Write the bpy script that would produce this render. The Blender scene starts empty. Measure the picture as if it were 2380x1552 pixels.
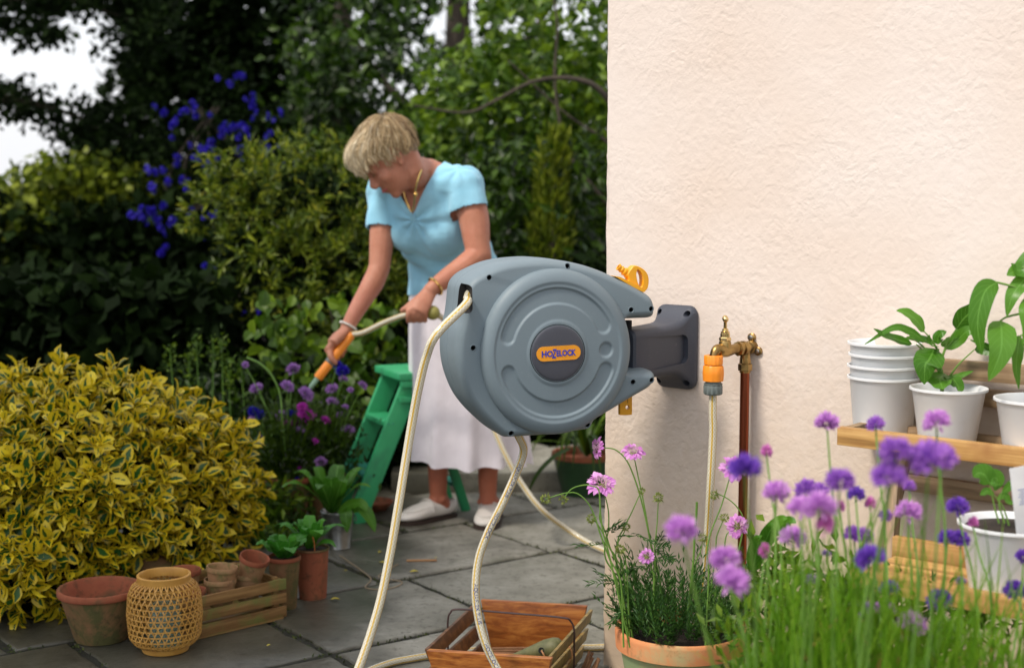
import bpy, bmesh, math, random
import numpy as np
from mathutils import Vector, Matrix, Euler, Quaternion

SC = bpy.context.scene
COL = SC.collection
R = math.radians

# ------------------------------------------------------------------ camera
FPX, CX, CY, PITCH, CAMH = 3400.0, 1190.0, 776.0, R(5.8), 1.18
cd = bpy.data.cameras.new('camera')
cd.sensor_width = 36.0
cd.lens = FPX / 2380.0 * 36.0
cd.clip_start, cd.clip_end = 0.05, 500.0
cd.dof.use_dof = True
cd.dof.focus_distance = 3.22
cd.dof.aperture_fstop = 3.1
cam = bpy.data.objects.new('camera', cd)
cam.location = (0, 0, CAMH)
cam.rotation_euler = (R(90) - PITCH, 0, 0)
COL.objects.link(cam)
SC.camera = cam

# ------------------------------------------------------------------ light
SUN_DIR = Vector((0.50, 0.36, -0.80)).normalized()          # direction the light travels
sd = bpy.data.lights.new('sun', 'SUN')
sd.energy = 2.8
sd.angle = R(10)
sd.color = (1.0, 0.91, 0.80)
sun = bpy.data.objects.new('sun', sd)
sun.rotation_euler = SUN_DIR.to_track_quat('-Z', 'Y').to_euler()
sun.location = (-4, -4, 6)
COL.objects.link(sun)

W = bpy.data.worlds.new('World')
SC.world = W
W.use_nodes = True
wt = W.node_tree
wt.nodes.clear()
wo = wt.nodes.new('ShaderNodeOutputWorld')
wb = wt.nodes.new('ShaderNodeBackground')
ws = wt.nodes.new('ShaderNodeTexSky')
ws.sky_type = 'NISHITA'
ws.sun_disc = False
ws.sun_elevation = math.asin(-SUN_DIR.z)
ws.sun_rotation = math.atan2(-SUN_DIR.x, -SUN_DIR.y)
ws.air_density, ws.dust_density, ws.ozone_density = 1.0, 4.0, 1.0
wb.inputs['Strength'].default_value = 0.12
# thin bright cloud over most of the sky
wm = wt.nodes.new('ShaderNodeMix'); wm.data_type = 'RGBA'
wm.inputs[0].default_value = 0.7
wm.inputs[7].default_value = (9.4, 9.5, 9.8, 1)
wt.links.new(ws.outputs[0], wm.inputs[6])
wt.links.new(wm.outputs[2], wb.inputs['Color'])
wt.links.new(wb.outputs[0], wo.inputs['Surface'])

SC.view_settings.view_transform = 'Standard'
SC.view_settings.look = 'None'
SC.view_settings.gamma = 1.0
SC.view_settings.exposure = 0.24
SC.view_settings.use_curve_mapping = False

# ------------------------------------------------------------------ helpers
def ray(px, py):
    a = (px - CX) / FPX
    b = (CY - py) / FPX
    return Vector((a, math.cos(PITCH) + b * math.sin(PITCH), -math.sin(PITCH) + b * math.cos(PITCH)))

def P(px, py, Y):
    """a point of the photograph at forward distance Y"""
    d = ray(px, py)
    return Vector((0, 0, CAMH)) + d * (Y / d.y)

def G(px, py, z=0.0):
    """a point of the photograph on the level z"""
    d = ray(px, py)
    return Vector((0, 0, CAMH)) + d * ((z - CAMH) / d.z)

rng = np.random.default_rng(7)
random.seed(7)

def link(o, parent=None):
    COL.objects.link(o)
    if parent is not None:
        o.parent = parent
    return o

def tag(o, label=None, cat=None, group=None, kind=None):
    if label: o['label'] = label
    if cat: o['category'] = cat
    if group: o['group'] = group
    if kind: o['kind'] = kind
    return o

def thing(name, label, cat, loc=(0, 0, 0), rz=0.0, group=None):
    o = bpy.data.objects.new(name, None)
    o.empty_display_size = 0.05
    link(o)
    o.location = loc
    o.rotation_euler = (0, 0, rz)
    return tag(o, label, cat, group)

def smooth(me, on=True, angle=None):
    me.polygons.foreach_set('use_smooth', [on] * len(me.polygons))
    if angle is not None:
        me.set_sharp_from_angle(angle=R(angle))

class MB:
    """collects geometry; build() links it as one mesh object"""
    def __init__(s):
        s.v, s.f, s.uv, s.mi = [], [], {}, []
    def add(s, vs, fs, uvs=None, mi=0, M=None):
        b = len(s.v)
        if M is not None:
            vs = [M @ Vector(v) for v in vs]
        s.v.extend(tuple(v) for v in vs)
        for i, f in enumerate(fs):
            if uvs is not None:
                s.uv[len(s.f)] = uvs[i]
            s.f.append(tuple(b + k for k in f))
            s.mi.append(mi)
        return s
    def box(s, c, d, M=None, mi=0, bev=0.0):
        c = Vector(c); x, y, z = (k / 2 for k in d)
        if bev <= 0:
            vs = [(sx * x + c.x, sy * y + c.y, sz * z + c.z) for sx in (-1, 1) for sy in (-1, 1) for sz in (-1, 1)]
            fs = [(0, 1, 3, 2), (4, 6, 7, 5), (0, 4, 5, 1), (2, 3, 7, 6), (0, 2, 6, 4), (1, 5, 7, 3)]
            return s.add(vs, fs, mi=mi, M=M)
        b = min(bev, x * .9, y * .9, z * .9)
        bm = bmesh.new()
        bmesh.ops.create_cube(bm, size=1)
        for v in bm.verts:
            v.co = Vector((v.co.x * 2 * x, v.co.y * 2 * y, v.co.z * 2 * z))
        bmesh.ops.bevel(bm, geom=bm.edges[:], offset=b, segments=2, profile=0.6, affect='EDGES')
        vs = [v.co + c for v in bm.verts]
        bm.verts.index_update()
        fs = [[v.index for v in f.verts] for f in bm.faces]
        bm.free()
        return s.add(vs, fs, mi=mi, M=M)
    def tube(s, pts, r, n=8, caps=True, mi=0, ell=None, M=None, up=None):
        pts = [Vector(p) for p in pts]
        m = len(pts)
        rs = [r] * m if not hasattr(r, '__len__') else list(r)
        vs, fs, uvs = [], [], []
        T = [(pts[min(i + 1, m - 1)] - pts[max(i - 1, 0)]).normalized() for i in range(m)]
        ref = Vector(up) if up is not None else (Vector((0, 0, 1)) if abs(T[0].z) < .9 else Vector((0, 1, 0)))
        L = 0.0
        ls = []
        for i in range(m):
            t = T[i]
            a = ref - t * ref.dot(t)
            if a.length < 1e-6: a = t.orthogonal()
            a.normalize()
            b = t.cross(a)
            if up is None: ref = a
            if i: L += (pts[i] - pts[i - 1]).length
            ls.append(L)
            e = (1, 1) if ell is None else (ell[i] if hasattr(ell[0], '__len__') else ell)
            for k in range(n):
                q = 2 * math.pi * k / n
                vs.append(pts[i] + a * (math.cos(q) * rs[i] * e[0]) + b * (math.sin(q) * rs[i] * e[1]))
        for i in range(m - 1):
            for k in range(n):
                k2 = (k + 1) % n
                fs.append((i * n + k, i * n + k2, (i + 1) * n + k2, (i + 1) * n + k))
                u0, u1 = k / n, (k + 1) / n
                uvs.append(((u0, ls[i]), (u1, ls[i]), (u1, ls[i + 1]), (u0, ls[i + 1])))
        if caps:
            fs.append(tuple(range(n - 1, -1, -1))); uvs.append(tuple((0, 0) for _ in range(n)))
            fs.append(tuple((m - 1) * n + k for k in range(n))); uvs.append(tuple((0, 0) for _ in range(n)))
        return s.add(vs, fs, uvs, mi=mi, M=M)
    def lathe(s, prof, n=32, M=None, mi=0, caps=(False, False), wob=None):
        vs, fs = [], []
        for i, (r, z) in enumerate(prof):
            for k in range(n):
                q = 2 * math.pi * k / n
                rr = r * (1 + (wob(q, z) if wob else 0))
                vs.append((rr * math.cos(q), rr * math.sin(q), z))
        for i in range(len(prof) - 1):
            for k in range(n):
                k2 = (k + 1) % n
                fs.append((i * n + k, i * n + k2, (i + 1) * n + k2, (i + 1) * n + k))
        if caps[0]: fs.append(tuple(range(n - 1, -1, -1)))
        if caps[1]: fs.append(tuple((len(prof) - 1) * n + k for k in range(n)))
        return s.add(vs, fs, mi=mi, M=M)
    def ball(s, c, r, n=10, m=6, M=None, mi=0, sc=(1, 1, 1), Rm=None):
        vs, fs = [], []
        c = Vector(c)
        for i in range(m + 1):
            t = math.pi * i / m
            for k in range(n):
                q = 2 * math.pi * k / n
                p = Vector((math.sin(t) * math.cos(q) * sc[0], math.sin(t) * math.sin(q) * sc[1], math.cos(t) * sc[2])) * r
                if Rm is not None: p = Rm @ p
                vs.append(c + p)
        for i in range(m):
            for k in range(n):
                k2 = (k + 1) % n
                fs.append((i * n + k, (i + 1) * n + k, (i + 1) * n + k2, i * n + k2))
        return s.add(vs, fs, mi=mi, M=M)
    def prism(s, poly, h, M=None, mi=0):
        """poly: 2-D outline (x, y), extruded 0..h in z"""
        n = len(poly)
        vs = [(x, y, 0) for x, y in poly] + [(x, y, h) for x, y in poly]
        fs = [tuple(range(n - 1, -1, -1)), tuple(range(n, 2 * n))]
        fs += [(i, (i + 1) % n, n + (i + 1) % n, n + i) for i in range(n)]
        return s.add(vs, fs, mi=mi, M=M)
    def mesh(s, name, mats, sm=True, angle=40, weld=False):
        me = bpy.data.meshes.new(name)
        me.from_pydata(s.v, [], s.f)
        for m in (mats if isinstance(mats, (list, tuple)) else [mats]):
            me.materials.append(m)
        if any(s.mi): me.polygons.foreach_set('material_index', s.mi)
        if s.uv:
            ul = me.uv_layers.new(name='UVMap')
            buf = np.zeros((len(me.loops), 2), dtype=np.float32)
            for pi, uv in s.uv.items():
                st = me.polygons[pi].loop_start
                buf[st:st + len(uv)] = uv
            ul.data.foreach_set('uv', buf.ravel())
        me.validate()
        if weld:
            bm = bmesh.new(); bm.from_mesh(me)
            bmesh.ops.remove_doubles(bm, verts=bm.verts[:], dist=1e-5)
            bm.to_mesh(me); bm.free()
        if sm: smooth(me, True, angle)
        me.update()
        return me
    def build(s, name, mats, parent=None, sm=True, angle=40, weld=False):
        return link(bpy.data.objects.new(name, s.mesh(name, mats, sm, angle, weld)), parent)

def spline(pts, n=8):
    """Catmull-Rom through pts"""
    P_ = [Vector(p) for p in pts]
    P_ = [P_[0] * 2 - P_[1]] + P_ + [P_[-1] * 2 - P_[-2]]
    out = []
    for i in range(1, len(P_) - 2):
        a, b, c, d = P_[i - 1], P_[i], P_[i + 1], P_[i + 2]
        for k in range(n):
            t = k / n
            out.append(0.5 * ((2 * b) + (c - a) * t + (2 * a - 5 * b + 4 * c - d) * t * t + (3 * b - a - 3 * c + d) * t ** 3))
    out.append(P_[-2])
    return out

def frame(o, x, y, z):
    """matrix from origin and three axes"""
    M = Matrix((Vector(x), Vector(y), Vector(z))).transposed().to_4x4()
    M.translation = Vector(o)
    return M

def evaluated(o, name=None):
    dg = bpy.context.evaluated_depsgraph_get()
    dg.update()
    me = bpy.data.meshes.new_from_object(o.evaluated_get(dg))
    return me

def bake(o, mods):
    """apply modifiers given as (type, {attr: value})"""
    for t, kw in mods:
        m = o.modifiers.new(t.lower(), t)
        for k, v in kw.items():
            setattr(m, k, v)
    me = evaluated(o)
    o.modifiers.clear()
    if len(me.polygons) < len(o.data.polygons) // 4 and mods[0][0] == 'BOOLEAN':
        return o
    old = o.data
    me.name = old.name
    o.data = me
    bpy.data.meshes.remove(old)
    return o

# leaf clouds ---------------------------------------------------------------
LEAF4 = (np.array([(0, 0, 0), (-.5, .42, .10), (0, .45, 0), (.5, .42, .10), (0, 1, -.08)]),
         [(0, 2, 1), (0, 3, 2), (1, 2, 4), (2, 3, 4)],
         np.array([(.5, 0), (0, .42), (.5, .45), (1, .42), (.5, 1)]))
LEAF2 = (np.array([(0, 0, 0), (-.5, .45, .05), (.5, .45, .05), (0, 1, 0)]),
         [(0, 2, 1), (1, 2, 3)],
         np.array([(.5, 0), (0, .45), (1, .45), (.5, 1)]))
LEAF12 = (np.array([(0, 0, 0), (-.30, .16, .06), (0, .16, 0), (.30, .16, .06), (-.5, .45, .12), (0, .45, -.01), (.5, .45, .12),
                    (-.34, .78, .06), (0, .78, -.05), (.34, .78, .06), (0, 1, -.14)]),
          [(0, 2, 1), (0, 3, 2), (1, 2, 5, 4), (2, 3, 6, 5), (4, 5, 8, 7), (5, 6, 9, 8), (7, 8, 10), (8, 9, 10)],
          np.array([(.5, 0), (0, .16), (.5, .16), (1, .16), (0, .45), (.5, .45), (1, .45), (0, .78), (.5, .78), (1, .78), (.5, 1)]))

def unit(a):
    return a / np.maximum(np.linalg.norm(a, axis=-1, keepdims=True), 1e-9)

def leaf_mesh(name, pos, dirs, nrm, length, width, mat, tmpl=LEAF4, rnd=None, sm=False):
    N = len(pos)
    V, F, U = tmpl
    d = unit(dirs)
    n = unit(nrm - d * np.sum(nrm * d, axis=1, keepdims=True))
    x = np.cross(d, n)
    L = np.broadcast_to(length, (N,))[:, None, None]
    Wd = np.broadcast_to(width, (N,))[:, None, None]
    co = pos[:, None, :] + x[:, None, :] * V[None, :, 0:1] * Wd + d[:, None, :] * V[None, :, 1:2] * L + n[:, None, :] * V[None, :, 2:3] * L
    k = len(V)
    idx, starts, uvi = [], [], []
    tot = 0
    for f in F:
        starts.append(tot); tot += len(f); uvi += list(f)
    base = (np.arange(N) * k)[:, None]
    loops = (base + np.array(uvi)[None, :]).ravel()
    ls = ((np.arange(N) * tot)[:, None] + np.array(starts)[None, :]).ravel()
    me = bpy.data.meshes.new(name)
    me.vertices.add(N * k); me.vertices.foreach_set('co', co.astype(np.float32).ravel())
    me.loops.add(len(loops)); me.loops.foreach_set('vertex_index', loops.astype(np.int32))
    me.polygons.add(len(ls)); me.polygons.foreach_set('loop_start', ls.astype(np.int32))
    me.update(calc_edges=True)
    ul = me.uv_layers.new(name='UVMap')
    ul.data.foreach_set('uv', np.tile(U[uvi], (N, 1)).astype(np.float32).ravel())
    at = me.attributes.new('rnd', 'FLOAT', 'POINT')
    if rnd is None: rnd = rng.random(N)
    at.data.foreach_set('value', np.repeat(rnd, k).astype(np.float32))
    me.materials.append(mat)
    me.polygons.foreach_set('use_smooth', [sm] * len(me.polygons))
    return me

def rdir(N, bias=(0, 0, 0), k=1.0):
    return unit(rng.normal(size=(N, 3)) * k + np.array(bias))

def leaves(name, pos, parent, mat, length, width, tmpl=LEAF4, dirs=None, nrm=None, kind='stuff', bias=(0, 0, -.4), nb=(0, -.2, .8), rnd=None, sm=False):
    pos = np.asarray(pos, float)
    N = len(pos)
    if dirs is None: dirs = rdir(N, bias)
    if nrm is None: nrm = rdir(N, nb, .7)
    L = length * rng.uniform(.65, 1.25, N)
    o = bpy.data.objects.new(name, leaf_mesh(name, pos, dirs, nrm, L, L * (width / length), mat, tmpl, rnd, sm))
    link(o, parent)
    if kind: o['kind'] = kind
    return o

# ------------------------------------------------------------------ materials
def NT(name):
    m = bpy.data.materials.new(name)
    m.use_nodes = True
    t = m.node_tree
    b = t.nodes['Principled BSDF']
    return m, t, b

def sett(b, **kw):
    nm = dict(rough='Roughness', metal='Metallic', spec='Specular IOR Level', trans='Transmission Weight', ior='IOR',
              coat='Coat Weight', sheen='Sheen Weight', sss='Subsurface Weight', sssr='Subsurface Radius', ssss='Subsurface Scale',
              alpha='Alpha', croug='Coat Roughness')
    for k, v in kw.items():
        b.inputs[nm[k]].default_value = v

def node(t, ty, **kw):
    n = t.nodes.new(ty)
    for k, v in kw.items():
        if k.startswith('i_'):
            key = k[2:].replace('_', ' ')
            n.inputs[key].default_value = v
        else:
            setattr(n, k, v)
    return n

def ramp(t, src, stops, interp='LINEAR'):
    r = t.nodes.new('ShaderNodeValToRGB')
    r.color_ramp.interpolation = interp
    el = r.color_ramp.elements
    while len(el) < len(stops): el.new(0.5)
    for e, (p, c) in zip(el, stops):
        e.position = p
        e.color = (*c, 1) if len(c) == 3 else c
    t.links.new(src, r.inputs[0])
    return r

def noise(t, scale, detail=4, rough=.6, vec=None, dist=0.0):
    n = node(t, 'ShaderNodeTexNoise', i_Scale=scale, i_Detail=detail, i_Roughness=rough, i_Distortion=dist)
    if vec is not None: t.links.new(vec, n.inputs['Vector'])
    return n

def coords(t, kind='Object', scale=None):
    c = t.nodes.new('ShaderNodeTexCoord')
    v = c.outputs[kind]
    if scale is not None:
        m = node(t, 'ShaderNodeMapping')
        m.inputs['Scale'].default_value = scale
        t.links.new(v, m.inputs[0]); v = m.outputs[0]
    return v

def bump(t, b, src, strength=.5, dist=.002, prev=None):
    n = node(t, 'ShaderNodeBump', i_Strength=strength, i_Distance=dist)
    t.links.new(src, n.inputs['Height'])
    if prev is not None: t.links.new(prev, n.inputs['Normal'])
    t.links.new(n.outputs[0], b.inputs['Normal'])
    return n.outputs[0]

def mixc(t, fac, a, b_, blend='MIX'):
    m = node(t, 'ShaderNodeMix', data_type='RGBA', blend_type=blend)
    for s, v in ((0, fac), (6, a), (7, b_)):
        if hasattr(v, 'is_linked') or hasattr(v, 'links'): t.links.new(v, m.inputs[s])
        else:
            m.inputs[s].default_value = v if s == 0 else ((*v, 1) if len(v) == 3 else v)
    return m.outputs[2]

def math_(t, op, a, b_=None, c=None):
    n = node(t, 'ShaderNodeMath', operation=op)
    for i, v in enumerate((a, b_, c)):
        if v is None: continue
        if hasattr(v, 'links'): t.links.new(v, n.inputs[i])
        else: n.inputs[i].default_value = v
    return n.outputs[0]

def pm(name, c1, c2=None, scale=8, bs=60, bstr=.3, bd=.001, stretch=None, c3=None, sc3=3, k3=(.55, .7), **kw):
    """plain procedural material: two noise-mixed colours, a third for patches, fine relief"""
    m, t, b = NT(name)
    sett(b, **({'rough': .6} | kw))
    v = coords(t, 'Object', stretch)
    c2 = c2 or tuple(k * .8 for k in c1)
    n = noise(t, scale, 5, .6, v)
    r = ramp(t, n.outputs[0], [(.32, c1), (.68, c2)])
    out = r.outputs[0]
    if c3:
        n3 = noise(t, sc3, 4, .65, v)
        r3 = ramp(t, n3.outputs[0], [(k3[0], (0, 0, 0)), (k3[1], (1, 1, 1))])
        out = mixc(t, r3.outputs[0], out, c3)
    t.links.new(out, b.inputs['Base Color'])
    if bstr > 0:
        nb = noise(t, bs, 4, .6, v)
        bump(t, b, nb.outputs[0], bstr, bd)
    return m

def leafmat(name, stops, rough=.45, transl=.35, tcol=None, uvpat=None, spec=.4):
    """leaf colours by the per-leaf value rnd; part of the light passes through"""
    m, t, b = NT(name)
    sett(b, rough=rough, spec=spec)
    a = node(t, 'ShaderNodeAttribute', attribute_name='rnd')
    n = noise(t, 3.0, 2, .5, coords(t, 'Object'))
    f = math_(t, 'ADD', math_(t, 'MULTIPLY', a.outputs['Fac'], .7), math_(t, 'MULTIPLY', n.outputs[0], .3))
    r = ramp(t, f, stops)
    out = r.outputs[0]
    if uvpat: out = uvpat(t, out)
    t.links.new(out, b.inputs['Base Color'])
    if transl:
        tr = node(t, 'ShaderNodeBsdfTranslucent')
        t.links.new(mixc(t, .5, out, tcol, 'MIX') if tcol else out, tr.inputs['Color'])
        ms = node(t, 'ShaderNodeMixShader')
        ms.inputs[0].default_value = transl
        t.links.new(b.outputs[0], ms.inputs[1]); t.links.new(tr.outputs[0], ms.inputs[2])
        t.links.new(ms.outputs[0], t.nodes['Material Output'].inputs['Surface'])
    return m

def woodmat(name, c1, c2, axis='X', scale=1.0, rough=.6, c3=None, sc3=5, k3=(.55, .7), bstr=.35):
    """plank grain running along one object axis"""
    m, t, b = NT(name)
    sett(b, rough=rough)
    st = {'X': (3, 60, 60), 'Y': (60, 3, 60), 'Z': (60, 60, 3)}[axis]
    oi = t.nodes.new('ShaderNodeObjectInfo')
    mp = node(t, 'ShaderNodeMapping'); mp.inputs['Scale'].default_value = tuple(k * scale for k in st)
    ad = node(t, 'ShaderNodeVectorMath', operation='ADD')
    t.links.new(coords(t, 'Object'), ad.inputs[0])
    mul = math_(t, 'MULTIPLY', oi.outputs['Random'], 7.0)
    cmb = node(t, 'ShaderNodeCombineXYZ')
    for i in range(3): t.links.new(mul, cmb.inputs[i])
    t.links.new(cmb.outputs[0], ad.inputs[1])
    t.links.new(ad.outputs[0], mp.inputs[0])
    n = noise(t, 1.0, 6, .65, mp.outputs[0], .4)
    r = ramp(t, n.outputs[0], [(.36, tuple(k * .62 for k in c1)), (.46, c1), (.64, c2)])
    out = r.outputs[0]
    out = mixc(t, math_(t, 'MULTIPLY', oi.outputs['Random'], .35), out, tuple(k * .6 for k in c1))
    if c3:
        n3 = noise(t, sc3, 4, .65, ad.outputs[0])
        r3 = ramp(t, n3.outputs[0], [(k3[0], (0, 0, 0)), (k3[1], (1, 1, 1))])
        out = mixc(t, r3.outputs[0], out, c3)
    t.links.new(out, b.inputs['Base Color'])
    bump(t, b, n.outputs[0], bstr, .0015)
    return m

# text -----------------------------------------------------------------------
def text_mesh(s, size, mat, extrude=.001, bold=0.0, shear=0.0, sx=1.0):
    cu = bpy.data.curves.new('lettering', 'FONT')
    cu.body = s; cu.size = size; cu.extrude = extrude; cu.offset = bold; cu.shear = shear
    cu.align_x = 'CENTER'; cu.align_y = 'CENTER'; cu.resolution_u = 3
    o = bpy.data.objects.new('lettering', cu)
    COL.objects.link(o)
    me = evaluated(o)
    bpy.data.objects.remove(o)
    me.materials.clear(); me.materials.append(mat)
    for v in me.vertices: v.co.x *= sx
    return me
# ================================================================== THE SETTING
M_soil = pm('soil', (.035, .026, .018), (.06, .045, .03), 30, 90, .8, .01, rough=.95)
gm = MB(); gm.add([(-60, -20, -.045), (60, -20, -.045), (60, 120, -.045), (-60, 120, -.045)], [(0, 1, 2, 3)])
tag(gm.build('ground', M_soil), kind='structure')

M_joint = pm('joint_grit', (.012, .012, .008), (.03, .03, .018), 60, 200, .8, .006, rough=1.0)
# --- patio of stone slabs, rows at 36 degrees
def slab_material():
    m, t, b = NT('paving_stone')
    v = coords(t, 'Object')
    oi = t.nodes.new('ShaderNodeObjectInfo')
    n1 = noise(t, 5, 8, .65, v)
    n2 = noise(t, 38, 6, .7, v)
    n3 = noise(t, 2.1, 5, .7, v, .6)
    base = ramp(t, n1.outputs[0], [(.28, (.125, .12, .095)), (.5, (.24, .23, .19)), (.75, (.38, .37, .32))]).outputs[0]
    base = mixc(t, math_(t, 'MULTIPLY', oi.outputs['Random'], .35), base, (.15, .16, .13))
    sp = ramp(t, n2.outputs[0], [(.30, (.25, .24, .2)), (.48, (1, 1, 1))]).outputs[0]
    base = mixc(t, .75, base, sp, 'MULTIPLY')
    mo = ramp(t, n3.outputs[0], [(.56, (0, 0, 0)), (.70, (1, 1, 1))]).outputs[0]
    base = mixc(t, math_(t, 'MULTIPLY', mo, .6), base, (.075, .085, .045))
    # wet from the watering: a pool-shaped stain on the left of the patio
    sx = node(t, 'ShaderNodeSeparateXYZ'); t.links.new(v, sx.inputs[0])
    w = math_(t, 'ADD', math_(t, 'MULTIPLY', sx.outputs[0], -3.0), math_(t, 'MULTIPLY', math_(t, 'SUBTRACT', n3.outputs[0], .5), 2.2))
    w = math_(t, 'ADD', w, math_(t, 'MULTIPLY', sx.outputs[1], .12))
    wet = ramp(t, w, [(.98, (0, 0, 0)), (1.0, (1, 1, 1))])
    wet.color_ramp.elements[0].position = .0; wet.color_ramp.elements[1].position = 1.0
    wr = node(t, 'ShaderNodeMapRange', i_From_Min=1.15, i_From_Max=1.75)
    t.links.new(w, wr.inputs[0])
    base = mixc(t, math_(t, 'MULTIPLY', wr.outputs[0], .78), base, mixc(t, 1.0, base, (.17, .16, .12), 'MULTIPLY'))
    t.links.new(base, b.inputs['Base Color'])
    rr = node(t, 'ShaderNodeMapRange', i_To_Min=.85, i_To_Max=.32)
    t.links.new(wr.outputs[0], rr.inputs[0])
    t.links.new(rr.outputs[0], b.inputs['Roughness'])
    b1 = bump(t, b, n2.outputs[0], .7, .004)
    nn = noise(t, 160, 4, .7, v)
    bump(t, b, nn.outputs[0], .5, .0015, b1)
    return m
M_slab = slab_material()
patio = MB().add([(-4, 2.2, -.006), (3, 2.2, -.006), (3, 6.1, -.006), (-4, 6.1, -.006)], [(0, 1, 2, 3)]).build('patio', M_joint)
tag(patio, kind='structure')
A_, N_ = Vector((.809, .588, 0)), Vector((-.588, .809, 0))
rows = {2.19: [1.55, 2.1, 2.75, 3.3], 2.69: [1.2, 1.75, 2.45, 3.0, 3.6], 3.19: [.7, 1.25, 1.75, 2.28, 2.86, 3.5], 3.68: [.6, 1.1, 1.7, 2.2, 2.83, 3.4, 4.0], 4.185: [.9, 1.5, 2.05, 2.6, 3.25, 3.85],
        4.69: [1.0, 1.7, 2.3, 2.95, 3.5, 4.2], 5.2: [1.4, 2.0, 2.65, 3.3, 4.0], 1.69: [1.9, 2.5, 3.1]}
rk = sorted(rows)
for i, n0 in enumerate(rk):
    n1 = rk[i + 1] if i + 1 < len(rk) else n0 + .5
    js = rows[n0]
    for a0, a1 in zip(js[:-1], js[1:]):
        g = .009
        bm = bmesh.new()
        q = [(a0 + g, n0 + g), (a1 - g, n0 + g), (a1 - g, n1 - g), (a0 + g, n1 - g)]
        q = [(x + random.uniform(-.004, .004), y + random.uniform(-.004, .004)) for x, y in q]
        # broken edge line: subdivided outline with small chips
        ring = []
        for k in range(4):
            p, r_ = Vector((*q[k], 0)), Vector((*q[(k + 1) % 4], 0))
            for s_ in range(12):
                t_ = s_ / 12
                j = p.lerp(r_, t_)
                if s_: j += Vector((random.gauss(0, .0022), random.gauss(0, .0022), 0))
                ring.append(A_ * j.x + N_ * j.y)
        c = sum(ring, Vector()) / len(ring)
        dz = random.uniform(-.002, .002)
        mb = MB(); nR = len(ring)
        vs = []
        for (ins, z) in ((0, -.03), (.001, -.006), (.005, -.0015), (.012, 0)):
            for p in ring:
                d = (c - p); vs.append(p + d.normalized() * ins + Vector((0, 0, z + dz)))
        fs = []
        for L in range(3):
            for k in range(nR):
                fs.append((L * nR + k, L * nR + (k + 1) % nR, (L + 1) * nR + (k + 1) % nR, (L + 1) * nR + k))
        fs.append(tuple(3 * nR + k for k in range(nR)))
        mb.add(vs, fs).build('paving_slab', M_slab, patio, angle=50)

# moss and grit growing in the joints
mp_ = []
for n0 in rk:
    for k in range(420):
        a_ = random.uniform(.8, 3.6)
        if math.sin(a_ * 9 + n0 * 5) + math.sin(a_ * 23) < .1: continue
        q_ = A_ * a_ + N_ * (n0 + random.gauss(0, .006)); mp_.append((q_.x, q_.y, -.004))
for n0 in rk[1:]:
    for a0 in rows[n0]:
        for k in range(70):
            q_ = A_ * (a0 + random.gauss(0, .006)) + N_ * (n0 + random.random() * .5); mp_.append((q_.x, q_.y, -.004))
M_moss = leafmat('moss', [(0, (.02, .03, .008)), (.6, (.05, .07, .015)), (1, (.12, .14, .03))], transl=.1, rough=.9)
o = leaves('joint_moss', np.array(mp_), patio, M_moss, .011, .005, LEAF2, bias=(0, 0, .8))

# --- rendered house wall
WC = Vector((.224, 3.524, 0)); U_ = Vector((.766, -.643, 0)); WN = Vector((-.643, -.766, 0))
def WP(t, off=0.0, z=0.0):
    return WC + U_ * t + WN * off + Vector((0, 0, z))
def wall_mat():
    m, t, b = NT('rough_stucco')
    sett(b, rough=.9, spec=.2)
    v = coords(t, 'Object')
    n0 = noise(t, 1.6, 3, .6, v)
    c = ramp(t, n0.outputs[0], [(.3, (.71, .605, .53)), (.7, (.77, .70, .655))]).outputs[0]
    n1 = noise(t, 40, 6, .6, v, .25)
    n2 = noise(t, 85, 5, .7, v, .3)
    vo = node(t, 'ShaderNodeTexVoronoi', feature='SMOOTH_F1', i_Scale=60.0); 
    nv = noise(t, 12, 3, .5, v)
    mp = mixc(t, .12, v, nv.outputs[1], 'ADD')
    t.links.new(mp, vo.inputs['Vector'])
    # warm bounced-light glow painted low on the wall, mixed with splashed dirt
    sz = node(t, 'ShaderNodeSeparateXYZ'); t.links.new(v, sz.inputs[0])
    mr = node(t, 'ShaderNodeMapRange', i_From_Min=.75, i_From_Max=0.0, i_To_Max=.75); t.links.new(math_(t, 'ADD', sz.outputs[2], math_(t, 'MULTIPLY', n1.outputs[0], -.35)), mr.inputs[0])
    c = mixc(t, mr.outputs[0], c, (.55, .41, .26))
    t.links.new(c, b.inputs['Base Color'])
    h = math_(t, 'ADD', math_(t, 'MULTIPLY', n1.outputs[0], 1.0), math_(t, 'MULTIPLY', n2.outputs[0], .5))
    h = math_(t, 'ADD', h, math_(t, 'MULTIPLY', vo.outputs['Distance'], .5))
    pm_ = noise(t, 2.6, 3, .6, v)
    st_ = node(t, 'ShaderNodeMapRange', i_From_Min=.35, i_From_Max=.65, i_To_Min=.35, i_To_Max=1.0); t.links.new(pm_.outputs[0], st_.inputs[0])
    bump(t, b, math_(t, 'MULTIPLY', h, st_.outputs[0]), .75, .0034)
    return m
M_wall = wall_mat()
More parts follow.
